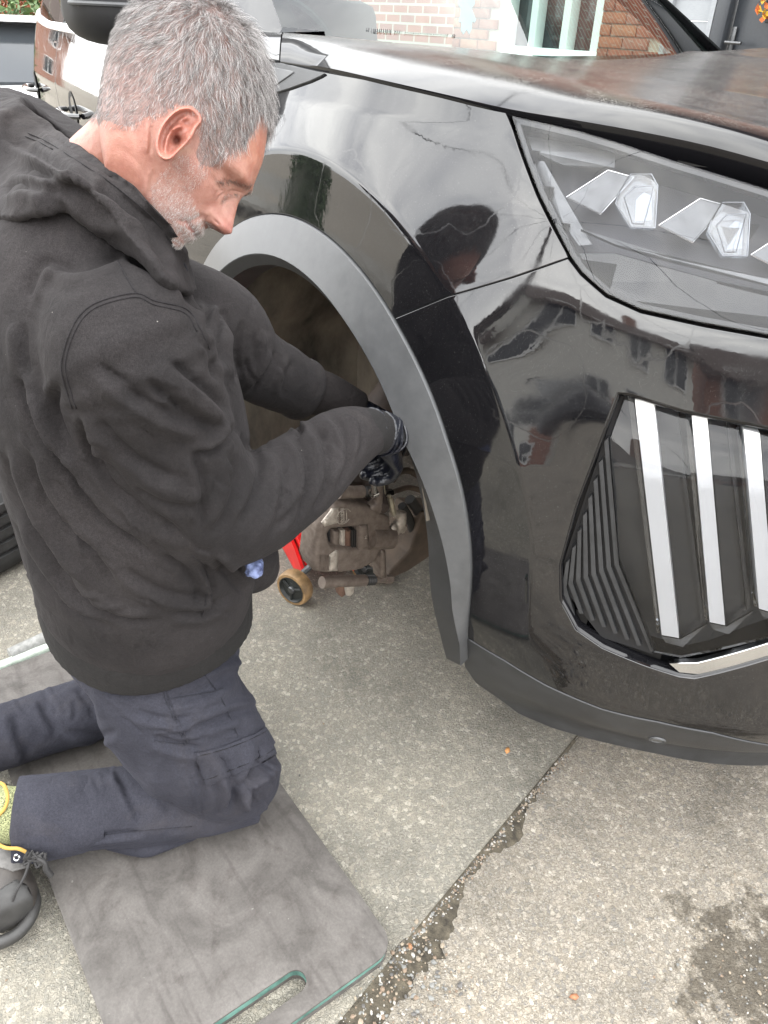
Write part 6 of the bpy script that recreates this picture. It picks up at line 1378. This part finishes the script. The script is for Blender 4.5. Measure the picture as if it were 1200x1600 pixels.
# ------------------------------------------------------------------ kneeling mat
def rounded(x0, x1, y0, y1, r, n=7):
    P = []
    for cx, cy, a0 in ((x1-r, y1-r, 0), (x0+r, y1-r, 90), (x0+r, y0+r, 180), (x1-r, y0+r, 270)):
        for a in np.radians(np.linspace(a0, a0+90, n)): P.append((cx+r*math.cos(a), cy+r*math.sin(a)))
    return P
MATC = nodes_of('mat_top')
def mat_top():
    m, n, l, b = MATC; b.inputs['Roughness'].default_value = .75; tc = n.new('ShaderNodeTexCoord')
    def nz(s, d, dist=0.):
        t = n.new('ShaderNodeTexNoise'); t.inputs['Scale'].default_value = s; t.inputs['Detail'].default_value = d; t.inputs['Roughness'].default_value = .65; t.inputs['Distortion'].default_value = dist; l.new(tc.outputs['Object'], t.inputs[0]); return t.outputs['Fac']
    def rp(src, a, ca, c, cc):
        r = n.new('ShaderNodeValToRGB'); r.color_ramp.elements[0].position = a; r.color_ramp.elements[0].color = (*ca, 1); r.color_ramp.elements[1].position = c; r.color_ramp.elements[1].color = (*cc, 1); l.new(src, r.inputs[0]); return r.outputs[0]
    a = rp(nz(9, 12, .9), .36, (.062, .056, .051), .64, (.120, .110, .102)); s = rp(nz(15, 9, 1.2), .52, (1, 1, 1), .70, (.66, .63, .62)); f = rp(nz(240, 2), .3, (.86, .86, .86), .7, (1.1, 1.1, 1.1))
    x = n.new('ShaderNodeMix'); x.data_type = 'RGBA'; x.blend_type = 'MULTIPLY'; x.inputs[0].default_value = 1; l.new(a, x.inputs[6]); l.new(s, x.inputs[7]); y = n.new('ShaderNodeMix'); y.data_type = 'RGBA'; y.blend_type = 'MULTIPLY'; y.inputs[0].default_value = 1; l.new(x.outputs[2], y.inputs[6]); l.new(f, y.inputs[7]); mp = n.new('ShaderNodeMapping'); mp.inputs['Scale'].default_value = (3, 34, 1); mp.inputs['Rotation'].default_value = (0, 0, .35); l.new(tc.outputs['Object'], mp.inputs[0]); st = n.new('ShaderNodeTexNoise'); st.inputs['Scale'].default_value = 1.6; st.inputs['Detail'].default_value = 8; l.new(mp.outputs[0], st.inputs[0])
    z = n.new('ShaderNodeMix'); z.data_type = 'RGBA'; z.blend_type = 'MULTIPLY'; z.inputs[0].default_value = .8; l.new(y.outputs[2], z.inputs[6]); l.new(rp(st.outputs['Fac'], .56, (1, 1, 1), .72, (.62, .60, .60)), z.inputs[7])
    w = n.new('ShaderNodeMix'); w.data_type = 'RGBA'; l.new(rp(nz(75, 4), .70, (0, 0, 0), .76, (.6, .6, .6)), w.inputs[0]); l.new(z.outputs[2], w.inputs[6]); w.inputs[7].default_value = (.26, .25, .235, 1); l.new(w.outputs[2], b.inputs['Base Color'])
    bp = n.new('ShaderNodeBump'); bp.inputs['Strength'].default_value = .3; bp.inputs['Distance'].default_value = .001; l.new(nz(170, 3), bp.inputs['Height']); l.new(bp.outputs[0], b.inputs['Normal']); return m
MATTOP = mat_top(); TURQ = mat('turquoise_foam', (.09, .22, .18), .8, noise_scale=25, noise_amt=.55, col2=(.16, .32, .27), bump=.5, bump_scale=400)
mt = thing('kneeling_mat', 'worn brown-grey foam kneeling mat with turquoise core and handle slot, under the man', 'mat', (.18, -.43, .004))
om = rounded(-.285, .668, -.632, -.228, .035); slot = rounded(.606, .640, -.53, -.366, .0168, 6)
def layer(name, o_, h_, z0, z1, m, rnd):
    v, f, bl = tri2d(o_, [h_], .016); k = len(v); B = v[bl[0]]; 
    dz = np.array([.0035*noise.noise(Vector((p[0]*5, p[1]*5, 0)))+.0015*noise.noise(Vector((p[0]*17, p[1]*17, 4))) for p in v])*(1 if rnd else 0)
    dist = np.array([min(np.min(np.hypot(*(B-p).T)), np.min(np.hypot(*(v[bl[1]]-p).T))) for p in v]); ed = np.where(dist < .010, -(.0035)*(1-dist/.010)**2, 0)*(1 if rnd else 0)
    V = [(p[0], p[1], z1+a+e) for p, a, e in zip(v, dz, ed)]+[(p[0], p[1], z0) for p in v]; Fc = [tuple(t) for t in f]+[tuple(t[::-1]+k) for t in f]
    for b in bl: Fc += [(b[i], k+b[i], k+b[(i+1) % len(b)], b[(i+1) % len(b)]) for i in range(len(b))]
    return sharp(fix_normals(mesh(name, V, Fc, m, mt)), 50)
layer('top_sheet', om, slot, .0255, .0325, MATTOP, True)
sh = lambda P_, k: [((x-.1915)*(1-k/.47)+.1915, (y+.43)*(1-k/.2)-.43) for x, y in P_]
layer('foam_core', sh(om, .0015), slot, .0135, .0254, TURQ, False); layer('bottom_sheet', sh(om, .0005), slot, .0045, .0133, MATTOP, False)

# ------------------------------------------------------------------ bar and grip beyond the mat
ZINC = mat('pale_green_bar', (.45, .50, .44), .4, metal=.3, noise_scale=50, noise_amt=.2); GRIP = mat('grey_grip', (.22, .22, .21), .7, noise_scale=90, noise_amt=.3, bump=.4, bump_scale=500)
br = thing('jack_handle', 'pale steel bar with grey tubular grip lying past the far end of the mat', 'handle', (-.31, -.5, .004))
mb = MB(); mb.tube([(-.302, -1.0, .014), (-.314, -.43, .014)], .0125, 12); mb.build('bar', ZINC, br); mb = MB(); mb.tube([(-.328, -.55, .018), (-.342, -.452, .020)], .018, 16); mb.tube([(-.342, -.452, .018), (-.345, -.432, .018)], .009, 12); mb.build('grip', GRIP, br)
mb = MB(); mb.box((-.328, -.44, .016), (.04, .012, .014), bev=.003); mb.build('bracket', GRIP, br)

# ------------------------------------------------------------------ trolley jack
RED = mat('red_enamel', (.55, .012, .012), .35, noise_scale=30, noise_amt=.15); AMB = mat('amber_tyre', (.24, .15, .07), .55, noise_scale=40, noise_amt=.4, bump=.3, bump_scale=300); DKP = mat('dark_casting', (.02, .022, .021), .45)
jk = thing('trolley_jack', 'red trolley jack with amber-tyred black wheel behind the brake caliper', 'jack', (-.4, .14, .004))
wc = onp(461, 917, 2, .048); jd_ = np.array((-.93, .22, 0)); jd_ /= np.linalg.norm(jd_); jn = np.array((-jd_[1], jd_[0], 0)); JZ = np.array((0, 0, 1.))
if jn@(CAM-wc) < 0: jn = -jn
def caster(c, s=1.):
    w = MB(); ax = (-FW*.35+jn*.65+np.array((.25, 0, 0))); ax[2] = 0; ax /= np.linalg.norm(ax)
    w.lathe([(.034, -.016), (.043, -.016), (.046, -.010), (.046, .010), (.043, .016), (.034, .016)], c, ax, 36); o = w.build('wheel', AMB, jk)
    h = MB(); h.lathe([(.006, .012), (.030, .010), (.034, .017), (.036, .017), (.036, -.017), (.030, -.010), (.006, -.012)], c, ax, 36)
    for k in range(3):
        a = k*2.094+.4; e1 = np.array((-ax[1], ax[0], 0)); h.tube([c+ax*.012+(e1*math.cos(a)+JZ*math.sin(a))*.005, c+ax*.012+(e1*math.cos(a)+JZ*math.sin(a))*.031], .0045, 6)
    h.build('wheel_hub', DKP, o); b = MB(); b.lathe([(0, .020), (.008, .019), (.010, .016), (.010, .008)], c, ax, 14); b.build('axle_bolt', SILV, o)
caster(wc); caster(wc+jd_*.02-jn*.20); caster(wc+jd_*.56); caster(wc+jd_*.56-jn*.20)
for s in (.035, -.235+.0):
    o0 = wc+jn*s*.0-jn*(.03 if s > 0 else .17); pr = [(-.0, .03), (-.01, .075), (.06, .10), (.30, .13), (.55, .10), (.60, .04), (.3, .02)]
    mb = MB(); mb.prism(pr, -.004, .004, (o0*np.array((1, 1, 0))+jd_*.035+JZ*0, jd_, JZ, jn)); mb.build('side_plate', RED, jk, smooth=False)
mb = MB(); a0 = wc*np.array((1, 1, 0))-jn*.10; mb.box(a0+jd_*.10+JZ*.09, (.12, .12, .05), rot=np.stack([jd_, jn, JZ], 1), bev=.006); mb.tube([a0+jd_*.12+JZ*.11, a0+jd_*.52+JZ*.30], .022, 8); mb.build('lift_arm', RED, jk)
mb = MB(); mb.lathe([(0, 0), (.045, 0), (.05, .02), (.04, .022), (0, .015)], a0+jd_*.52+JZ*.31, (0, 0, 1), 20); mb.build('saddle', DKP, jk)
mb = MB(); mb.tube([wc*np.array((1, 1, 0))+JZ*.06+jn*.01, onp(490, 880, 2, .09)], .008, 10); mb.build('axle_rod', SILV, jk)

# ------------------------------------------------------------------ the removed wheel lying flat
TYR = mat('tyre_rubber', (.022, .022, .022), .75, noise_scale=35, noise_amt=.35, bump=.3, bump_scale=300); ALL = mat('alloy_silver', (.55, .56, .57), .3, metal=.8)
wh_ = thing('car_wheel', 'removed alloy wheel with grooved black tyre lying flat on the road behind the man', 'wheel', (-.965, -.585, .004))
R_ = .345; prof = [(.245, .225), (.262, .232), (.30, .232), (.325, .222), (.338, .205)]
for z in (.195, .160, .125, .09, .055): prof += [(R_, z+.010), (R_, z-.010 if z > .06 else z), (R_-.009, z-.0115), (R_-.009, z-.0225), (R_, z-.024)] if z > .06 else []
prof += [(R_, .05), (.338, .03), (.325, .012), (.30, .002), (.25, .004), (.245, .225)]
mb = MB(); mb.lathe(prof, (-.965, -.585, .005), (0, 0, 1), 72); ty = mb.build('tyre', TYR, wh_, angle=30)
mb = MB(); mb.lathe([(.06, .190), (.09, .205), (.10, .19), (.225, .165), (.236, .222), (.246, .226), (.246, .02), (.225, .02), (.215, .14), (.06, .17)], (-.965, -.585, .005), (0, 0, 1), 60); rm = mb.build('rim', ALL, wh_, angle=30)
for k in range(10):
    a = k*.6283; d = np.array((math.cos(a), math.sin(a), 0)); mb = MB(); mb.tube([np.array((-.965, -.585, .205))+d*.05, np.array((-.965, -.585, .205))+d*.15, np.array((-.965, -.585, .225))+d*.236], [.022, .015, .018], 6, flat=.6); mb.build('spoke', ALL, rm)
# ------------------------------------------------------------------ surroundings
def brick_mat(name, c1, c2, mortar, sc=1.):
    m, n, l, b = nodes_of(name); tc = n.new('ShaderNodeTexCoord'); mp = n.new('ShaderNodeMapping'); mp.inputs['Rotation'].default_value = (math.radians(90), 0, 0); l.new(tc.outputs['Object'], mp.inputs[0])
    ge = n.new('ShaderNodeSeparateXYZ'); l.new(tc.outputs['Object'], ge.inputs[0]); ad = n.new('ShaderNodeMath'); l.new(ge.outputs[0], ad.inputs[0]); l.new(ge.outputs[1], ad.inputs[1]); cb = n.new('ShaderNodeCombineXYZ'); l.new(ad.outputs[0], cb.inputs[0]); l.new(ge.outputs[2], cb.inputs[1])
    t = n.new('ShaderNodeTexBrick'); t.inputs['Scale'].default_value = 1.; t.inputs['Brick Width'].default_value = .225*sc; t.inputs['Row Height'].default_value = .075*sc; t.inputs['Mortar Size'].default_value = .010; t.inputs['Color1'].default_value = (*c1, 1); t.inputs['Color2'].default_value = (*c2, 1); t.inputs['Mortar'].default_value = (*mortar, 1)
    l.new(cb.outputs[0], t.inputs['Vector']); l.new(t.outputs['Color'], b.inputs['Base Color']); b.inputs['Roughness'].default_value = .85; MATS[name] = m; return m
BRK = brick_mat('red_brick_wall', (.30, .095, .05), (.22, .07, .045), (.36, .33, .28)); MORT = mat('mortar', (.38, .34, .28), .9, noise_scale=60, noise_amt=.15)
BM = [mat('brick_%d' % i, c, .85, noise_scale=40, noise_amt=.25, bump=.6, bump_scale=200) for i, c in enumerate([(.28, .105, .06), (.23, .08, .05), (.31, .13, .075), (.19, .07, .045), (.25, .11, .08)])]
REND = mat('white_render', (.70, .69, .65), .9, noise_scale=5, noise_amt=.08); TILE = mat('roof_tile', (.085, .062, .052), .8, noise_scale=14, noise_amt=.3); UPVC = mat('white_upvc', (.80, .80, .79), .35); PANE = mat('dark_window', (.03, .035, .04), .04, ior=1.6)
SID = mat('grey_cladding_board', (.26, .275, .29), .6, noise_scale=30, noise_amt=.08, stretch=(1, 1, 14), bump=.3, bump_scale=60); DOORM = mat('anthracite_door', (.033, .037, .043), .35, noise_scale=60, noise_amt=.1); HEDGE = None
def boxo(name, c, size, m, parent=None, bev=0.): mb = MB(); mb.box(c, size, bev=bev); return mb.build(name, m, parent, smooth=bool(bev))
# the house beyond the car: brick, bay window, cladding boards round a dark front door
YF = 4.5
hs = thing('brick_house', 'red brick house beyond the bonnet with grey boards round its dark front door', 'house', (-3, YF+2, 0))
def wallpiece(x0, x1, z0, z1, m, nm='wall', y=YF+.02, th=.2, parent=hs): return boxo(nm, ((x0+x1)/2, y+th/2, (z0+z1)/2), (x1-x0, th, z1-z0), m, parent)
wallpiece(-4.95, -4.32, -.2, 5.0, MORT, y=YF+.012); wallpiece(-3.30, -2.72, -.2, 5.0, MORT, y=YF+.012); wallpiece(-4.32, -3.30, -.2, 1.02, MORT, y=YF+.012); wallpiece(-4.32, -3.30, 2.35, 5.0, BRK); wallpiece(-9, -4.95, -.3, 5.0, BRK, y=YF); wallpiece(-2.72, 3.0, 2.5, 5.0, BRK); wallpiece(-1.15, 3.0, -.2, 2.5, BRK, y=YF)
one = None; cnt = 0; rest = MB()
def brick_at(x, z, w):
    global one, cnt
    if cnt < 290:
        if one is None: one = {}
        key = (round(w, 3), RNG.integers(len(BM)))
        if key not in one: b_ = MB(); b_.box((0, 0, 0), (w, .03, .065), bev=.003); o = b_.build('brick', BM[key[1]], hs); one[key] = o.data; o.location = (0, 0, 0)
        else: o = bpy.data.objects.new('brick', one[key]); C.objects.link(o); o.parent = hs; o.matrix_parent_inverse = world_of(hs).inverted()
        o.location = (x, YF+.006+RNG.uniform(-.003, .002), z); cnt += 1
    else: rest.box((x, YF+.008, z), (w, .02, .065))
cells = []
for r in range(36):
    z = .25+r*.075
    for x0, x1 in ((-4.95, -4.32), (-3.30, -2.72)) if 1.02 < z < 2.35 else ((-4.95, -2.72),):
        x = x0+(.0575 if r % 2 else .0)
        if r % 2: cells.append((x0+.05, z, .095))
        while x+.215 < x1: cells.append((x+.1125+(.05 if r % 2 else 0), z, .215)) if x+.1125+.107+(.05 if r % 2 else 0) < x1 else None; x += .225
cells = [c for c in cells if c[1] < 2.9]
def vis_rank(c): q = proj(np.array((c[0], YF, c[1])))[0]; return abs(q[1]-30)+(0 if q[0] > 740 else 200)
for c in sorted(cells, key=vis_rank): brick_at(*c)
if rest.v: o = rest.build('brickwork', BM[0], hs, smooth=False); o['kind'] = 'stuff'
wf = boxo('window', (-3.81, YF+.10, 1.68), (1.02, .02, 1.32), PANE, hs)
for x in (-4.29, -3.98, -3.64, -3.33): boxo('frame', (x, YF+.04, 1.68), (.075, .10, 1.34), UPVC, wf, .008)
for z in (1.05, 2.32, 1.98): boxo('frame', (-3.81, YF+.035, z), (1.04, .10, .07), UPVC, wf, .008)
boxo('sill', (-3.81, YF-.04, .985), (1.16, .16, .05), UPVC, wf, .008)
# cladding boards and trims
k = 0
for i in range(18):
    z0 = .31+i*.1235
    if z0 > 2.4: break
    mb = MB(); mb.prism([(0, 0), (.030, .002), (.022, .121), (0, .121)], -.165, .165, ((-2.545, YF+.03, z0), (0, -1, 0), (0, 0, 1), (1, 0, 0))); mb.build('plank', SID, hs, smooth=False)
boxo('corner_trim', (-2.715, YF-.005, 1.3), (.035, .05, 2.4), SID, hs); boxo('corner_trim', (-2.372, YF-.012, 1.3), (.035, .07, 2.4), SID, hs)
dr = thing('front_door', 'dark grey front door with silver letterbox, lever handle and autumn wreath', 'door', (-1.73, YF+.05, .15))
boxo('door_frame', (-2.30, YF-.005, 1.25), (.095, .09, 2.3), DOORM, dr, .006); boxo('door_frame', (-1.21, YF-.005, 1.25), (.095, .09, 2.3), DOORM, dr, .006); boxo('door_frame', (-1.75, YF-.005, 2.44), (1.18, .09, .09), DOORM, dr, .006)
boxo('door_leaf', (-1.755, YF+.045, 1.25), (.98, .05, 2.28), DOORM, dr, .004)
for z, h in ((.62, .62), (1.75, .9)): boxo('panel_moulding', (-1.72, YF+.018, z), (.62, .012, h), DOORM, dr, .005)
mb = MB(); mb.box((-1.90, YF+.008, 1.105), (.34, .022, .062), bev=.006); mb.box((-1.90, YF-.006, 1.112), (.30, .014, .036), bev=.004); mb.build('letterbox', SILV, dr)
mb = MB(); mb.box((-2.215, YF+.006, 1.15), (.034, .012, .25), bev=.005); mb.tube([(-2.215, YF, 1.19), (-2.215, YF-.05, 1.19)], .010, 10); mb.tube([(-2.225, YF-.05, 1.19), (-2.11, YF-.052, 1.188)], .010, 10); mb.build('door_handle', SILV, dr)
wr_ = thing('wreath', 'orange and yellow autumn leaf wreath hanging on the dark front door', 'wreath', (-1.93, YF-.02, 1.47)); LV = [mat('wreath_leaf_%d' % i, c, .7) for i, c in enumerate([(.60, .26, .03), (.65, .42, .05), (.45, .12, .03)])]
V = [[], [], []]; F3 = [[], [], []]
for i in range(150):
    a = RNG.uniform(0, 6.283); rr_ = .14+RNG.normal(0, .025); c = np.array((-1.93+rr_*math.cos(a), YF-.02+RNG.uniform(-.03, .01), 1.47+rr_*math.sin(a))); d1_ = RNG.normal(size=3); d1_ /= np.linalg.norm(d1_); d2_ = np.cross(d1_, RNG.normal(size=3)); d2_ /= np.linalg.norm(d2_); q = RNG.integers(3); k = len(V[q]); s = .028
    V[q] += [c-d1_*s, c-d2_*s*.6, c+d1_*s, c+d2_*s*.6]; F3[q] += [(k, k+1, k+2, k+3)]
for q in range(3): o = mesh('leaf_cluster', V[q], F3[q], LV[q], wr_, smooth=False); o['kind'] = 'stuff'
boxo('doorstep', (-1.75, YF-.2, .07), (1.5, .5, .15), mat('concrete', (.30, .29, .27), .9, noise_scale=20, noise_amt=.15), hs)
rf = MB(); rf.prism([(-9.4, 4.95), (3.4, 4.95), (3.4, 5.05), (-9.4, 5.05)], 0, 1, ((0, YF-.4, 0), (1, 0, 0), (0, 0, 1), (0, 1, 0))); rf.add([(-9.4, YF-.45, 4.9), (3.4, YF-.45, 4.9), (3.4, YF+4, 7.4), (-9.4, YF+4, 7.4), (-9.4, YF-.45, 5.0), (3.4, YF-.45, 5.0), (3.4, YF+4, 7.5), (-9.4, YF+4, 7.5)], [(0, 3, 2, 1), (4, 5, 6, 7), (0, 1, 5, 4), (2, 3, 7, 6), (0, 4, 7, 3), (1, 2, 6, 5)]); rf.build('roof', TILE, hs, smooth=False)

def house(label, c, yaw, w, d, h, wall, roof, win=(2, 2), base=None, chim=True, door=True, cat='house', rh=1.9, name='house'):
    t = thing(name, label, cat, (c[0], c[1], zg(c[0], c[1])), rz=yaw); R3 = lambda p: p
    def add(nm, mb, m, par): o = mb.build(nm, m, par, smooth=False, local=True); return o
    mb = MB(); mb.box((0, 0, h/2), (w, d, h)); mb.add([(-w/2, -d/2, h), (-w/2, d/2, h), (-w/2, 0, h+rh), (w/2, -d/2, h), (w/2, d/2, h), (w/2, 0, h+rh)], [(0, 1, 2), (3, 5, 4)]); add('wall', mb, wall, t)
    if base: mb = MB(); mb.box((0, 0, .55), (w+.06, d+.06, 1.1)); add('brick_base', mb, base, t)
    mb = MB(); e = .35; th = .12; sl = rh/(d/2)
    for s in (-1, 1):
        y0, z0 = s*(d/2+e), h-e*sl; k = [(-w/2-e, y0, z0), (w/2+e, y0, z0), (w/2+e, 0, h+rh), (-w/2-e, 0, h+rh)]; mb.add(k+[(x, y, z+th) for x, y, z in k], [(0, 1, 2, 3), (4, 5, 6, 7), (0, 1, 5, 4), (1, 2, 6, 5), (2, 3, 7, 6), (3, 0, 4, 7)])
    r_ = add('roof', mb, roof, t)
    if chim: mb = MB(); mb.box((w*.28, 0, h+rh+.35), (.7, .5, 1.3)); add('chimney', mb, BRK, r_)
    for fl_ in range(win[1]):
        for i in range(win[0]):
            x = -w/2+(i+.5)*w/win[0]; z = 1.45+fl_*2.45
            if door and fl_ == 0 and i == 0: mb = MB(); mb.box((x, d/2+.02, 1.05), (.95, .06, 2.1)); add('door', mb, DOORM, t); continue
            mb = MB(); mb.box((x, d/2+.015, z), (1.3, .05, 1.15)); wn_ = add('window', mb, PANE, t); mb = MB()
            for dx in (-.65, 0, .65): mb.box((x+dx, d/2+.045, z), (.07, .05, 1.2))
            for dz in (-.58, .58): mb.box((x, d/2+.047, z+dz), (1.36, .05, .07))
            add('frame', mb, UPVC, wn_)
    return t
house('long white rendered house across the road with brown tiled roof and brick chimney', (7.2, -13.5), 0, 9, 6, 4.4, REND, TILE, (4, 2), BRK)
house('white rendered semi with brick plinth behind the parked black hatchback', (-3.6, -14.2), math.radians(-8), 7.5, 6, 4.6, REND, TILE, (3, 2), BRK)
house('small brick house at the end of the row across the road', (17.5, -10.5), math.radians(38), 8, 6, 4.4, BRK, TILE, (3, 2))
house('far brick terrace beyond the white car', (-46, 11.5), math.radians(-100), 26, 7, 4.6, BRK, TILE, (6, 2))
# road kerbs and pavement across the street
KERB = mat('kerb_stone', (.36, .35, .32), .9, noise_scale=12, noise_amt=.15); PAVE = mat('pavement', (.27, .26, .235), .9, noise_scale=40, noise_amt=.2)
o = boxo('pavement', (0, -9.3, .05), (60, 2.0, .10), PAVE); o['kind'] = 'structure'; o = boxo('kerb', (0, -8.22, .055), (60, .13, .115), KERB); o['kind'] = 'structure'
gw = boxo('garden_wall', (2.2, -10.7, .45), (7, .22, .9), BRK); tag(gw, 'low red brick garden wall behind the parked black car', 'wall')
# hedges built of leaf-sized faces
def hedge(label, c, size, n, cat='hedge', yaw=0., name='hedge', col=(.05, .085, .025)):
    t = thing(name, label, cat, (c[0], c[1], zg(c[0], c[1])), rz=yaw); m = mat('leaf_%.2f' % col[0], col, .7, noise_scale=9, noise_amt=.45, col2=tuple(x*1.8 for x in col)); P = RNG.uniform(-.5, .5, (n, 3)); P *= np.array(size); P[:, 2] += size[2]/2
    e = np.max(np.abs(P/np.array(size)*2-(0, 0, 1)), 1); P *= (1+.10*np.array([noise.noise(Vector(p*1.7)) for p in P]))[:, None]; V = []; Fc = []
    for p in P:
        a = RNG.normal(size=3); a /= np.linalg.norm(a); b_ = np.cross(a, RNG.normal(size=3)); b_ /= np.linalg.norm(b_); s = RNG.uniform(.04, .085); k = len(V); V += [p-a*s, p-b_*s*.5, p+a*s, p+b_*s*.5]; Fc.append((k, k+1, k+2, k+3))
    o = mesh('foliage', V, Fc, m, t, smooth=False, local=True); o['kind'] = 'stuff'; mb = MB(); mb.tube([(0, 0, -.1), (0, 0, size[2]*.6)], .06, 6); mb.build('trunk', mat('bark', (.06, .045, .03), .9), t, local=True)
hedge('dense green hedge beyond the white car at the left edge', (-13.2, 4.2), (1.6, 7, 1.55), 9000, yaw=.1)
hedge('dark green bush by the garden wall across the road', (-.4, -10.4), (2.0, 1.2, 1.5), 3500, name='bush', cat='bush')
hedge('long clipped hedge down the street behind the mechanic', (-17, -11), (12, 1.4, 1.7), 9000, yaw=.55, col=(.035, .06, .02))
# bare trunked tree and fence at the far left
hedge('autumn orange shrub in front of the far terrace', (-15.5, 3.2), (2.0, 2.0, 1.95), 5000, name='shrub', cat='shrub', col=(.20, .06, .02))
# parked cars
def simple_car(label, c, yaw, paintm, zoff=0., L=4.2, W=1.76, H=1.45, plate=None, name='parked_car'):
    t = thing(name, label, 'car', (c[0], c[1], zg(c[0], c[1])+zoff), rz=yaw)
    st = [(-L/2, .55, .30, .62, .80), (-L/2+.12, .62, .22, .88, .93), (-L/2+.55, .70, .20, .97, .99), (-.9, .80, .18, 1.0, 1.0), (0, .84, .18, 1.0, 1.0), (.9, .80, .18, .98, 1.0), (L/2-.5, .72, .20, .90, .97), (L/2-.1, .62, .25, .80, .88), (L/2, .50, .32, .66, .72)]
    V = []; Fc = []; n = 16
    for x, _, z0, z1, wf_ in st:
        zt = min(z1, H*.66)
        for j in range(n):
            a = 2*math.pi*j/n; ca, sa = math.cos(a), math.sin(a); V.append((x, W/2*wf_*math.copysign(abs(ca)**.45, ca), (z0+zt)/2+(zt-z0)/2*math.copysign(abs(sa)**.55, sa)))
    for i in range(len(st)-1):
        for j in range(n): a, b_ = i*n+j, i*n+(j+1) % n; Fc.append((a, b_, b_+n, a+n))
    Fc += [tuple(range(n)), tuple(range((len(st)-1)*n, len(st)*n))]; sharp(fix_normals(mesh('body', V, Fc, paintm, t, local=True)), 50)
    gb = [(-L/2+.35, .92, .80), (-L/2+.85, H-.10, .66), (-.4, H-.02, .64), (.55, H-.06, .66), (1.15, .93, .82)]
    V = []; Fc = []
    for x, z, w_ in gb: V += [(x, -W/2*w_/.85*1., z), (x, W/2*w_/.85*1., z)]
    Vb = [(gb[0][0], -W/2*.93, .88), (gb[0][0], W/2*.93, .88), (gb[-1][0], -W/2*.93, .88), (gb[-1][0], W/2*.93, .88)]; k = len(V); V += Vb
    Fc = [(0, 1, 3, 2), (2, 3, 5, 4), (4, 5, 7, 6), (6, 7, 9, 8), (0, 2, 4, 6, 8, k+2, k), (1, 3, 5, 7, 9, k+3, k+1), (0, 1, k+1, k), (8, 9, k+3, k+2)]
    mi = [1, 0, 0, 1, 1, 1, 1, 1]; o = mesh('cabin', V, Fc, [paintm, PANE], t, smooth=False, midx=mi, local=True)
    mb = MB(); mb.box((.08, 0, H-.03), (1.25, W*.70, .04), bev=.015); mb.build('roof', paintm, t, local=True)
    for sx in (-L/2+.8, L/2-.85):
        for sy in (-1, 1):
            mb = MB(); mb.lathe([(.2, -.10), (.30, -.10), (.315, -.07), (.315, .07), (.30, .10), (.2, .10)], (sx, sy*(W/2-.12), .315), (0, 1, 0), 24); w_ = mb.build('wheel', TYR, t, local=True); mb = MB(); mb.lathe([(0, .075), (.19, .085), (.2, .10), (.2, -.1), (0, -.075)], (sx, sy*(W/2-.12), .315), (0, 1, 0), 20); mb.build('rim', ALL, w_, local=True)
    RL = mat('tail_lamp_red', (.45, .01, .01), .15); 
    for sy in (-1, 1):
        mb = MB(); mb.box((-L/2+.10, sy*W*.36, .76), (.14, .42, .13), bev=.02); mb.build('tail_lamp', RL, t, local=True)
    if plate:
        mb = MB(); mb.box((-L/2-.005, 0, .60), (.02, .52, .11), bev=.003); p_ = mb.build('number_plate', mat('yellow_plate', (.75, .52, .03), .4), t, local=True)
    return t
simple_car('glossy black hatchback with red tail lamps parked across the road', (2.5, -7.1), math.radians(62), GLOSSB, L=4.3, plate=True)
simple_car('white hatchback parked at the left behind the black car', (-7.7, 1.75), math.radians(-14), mat('white_paint', (.78, .79, .80), .12), L=4.0, H=1.40)
# blue wheelie bin
bn = thing('wheelie_bin', 'blue wheelie bin standing on the pavement across the road', 'bin', (.3, -9.2, .1)); BB = mat('blue_bin', (.02, .07, .32), .45)
mb = MB(); mb.add([(-.22, -.27, .06), (.22, -.27, .06), (.22, .2, .06), (-.22, .2, .06), (-.29, -.34, 1.0), (.29, -.34, 1.0), (.29, .34, 1.0), (-.29, .34, 1.0)], [(0, 3, 2, 1), (4, 5, 6, 7), (0, 1, 5, 4), (1, 2, 6, 5), (2, 3, 7, 6), (3, 0, 4, 7)]); mb.build('bin_body', BB, bn, smooth=False, local=True)
mb = MB(); mb.box((0, -.02, 1.03), (.62, .74, .05), bev=.02); mb.tube([(-.25, .38, 1.0), (.25, .38, 1.0)], .016, 8); mb.build('bin_lid', BB, bn, local=True)
for s in (-1, 1): mb = MB(); mb.lathe([(0, -.03), (.1, -.03), (.1, .03), (0, .03)], (s*.26, .25, .10), (1, 0, 0), 18); mb.build('bin_wheel', TYR, bn, local=True)

# telegraph pole across the road, service wires fanning out from its head
WOOD = mat('creosoted_pole', (.045, .035, .028), .85, noise_scale=8, noise_amt=.35, stretch=(1, 1, .1)); WIRE = mat('black_wire', (.01, .01, .01), .5)
tp = thing('telegraph_pole', 'wooden telegraph pole with fanned overhead wires across the road, seen mirrored in the wing', 'pole', (2.05, -10.1, 0))
mb = MB(); mb.tube([(2.05, -10.1, -.2), (2.05, -10.1, 4), (2.05, -10.1, 8.0)], [.15, .13, .10], 16); mb.build('shaft', WOOD, tp)
mb = MB(); mb.lathe([(.10, -.05), (.16, -.04), (.16, .04), (.10, .05)], (2.05, -10.1, 7.75), (0, 0, 1), 18); mb.build('ring_head', SILV, tp)
for i, a in enumerate(np.radians([5, 38, 62, 85, 112, 140, 172, 205, 250, 300, 335])):
    L_w = (14, 17, 15, 19, 16, 15, 18, 12, 9, 9, 12)[i]; e_ = (2.05+L_w*math.cos(a), -10.1+L_w*math.sin(a), 4.6+.4*(i % 3)); P_ = [(2.05+(e_[0]-2.05)*t, -10.1+(e_[1]+10.1)*t, 7.75+(e_[2]-7.75)*t-1.1*t*(1-t)) for t in np.linspace(0, 1, 12)]
    mb = MB(); mb.tube(P_, .009, 5); mb.build('wire', WIRE, tp)
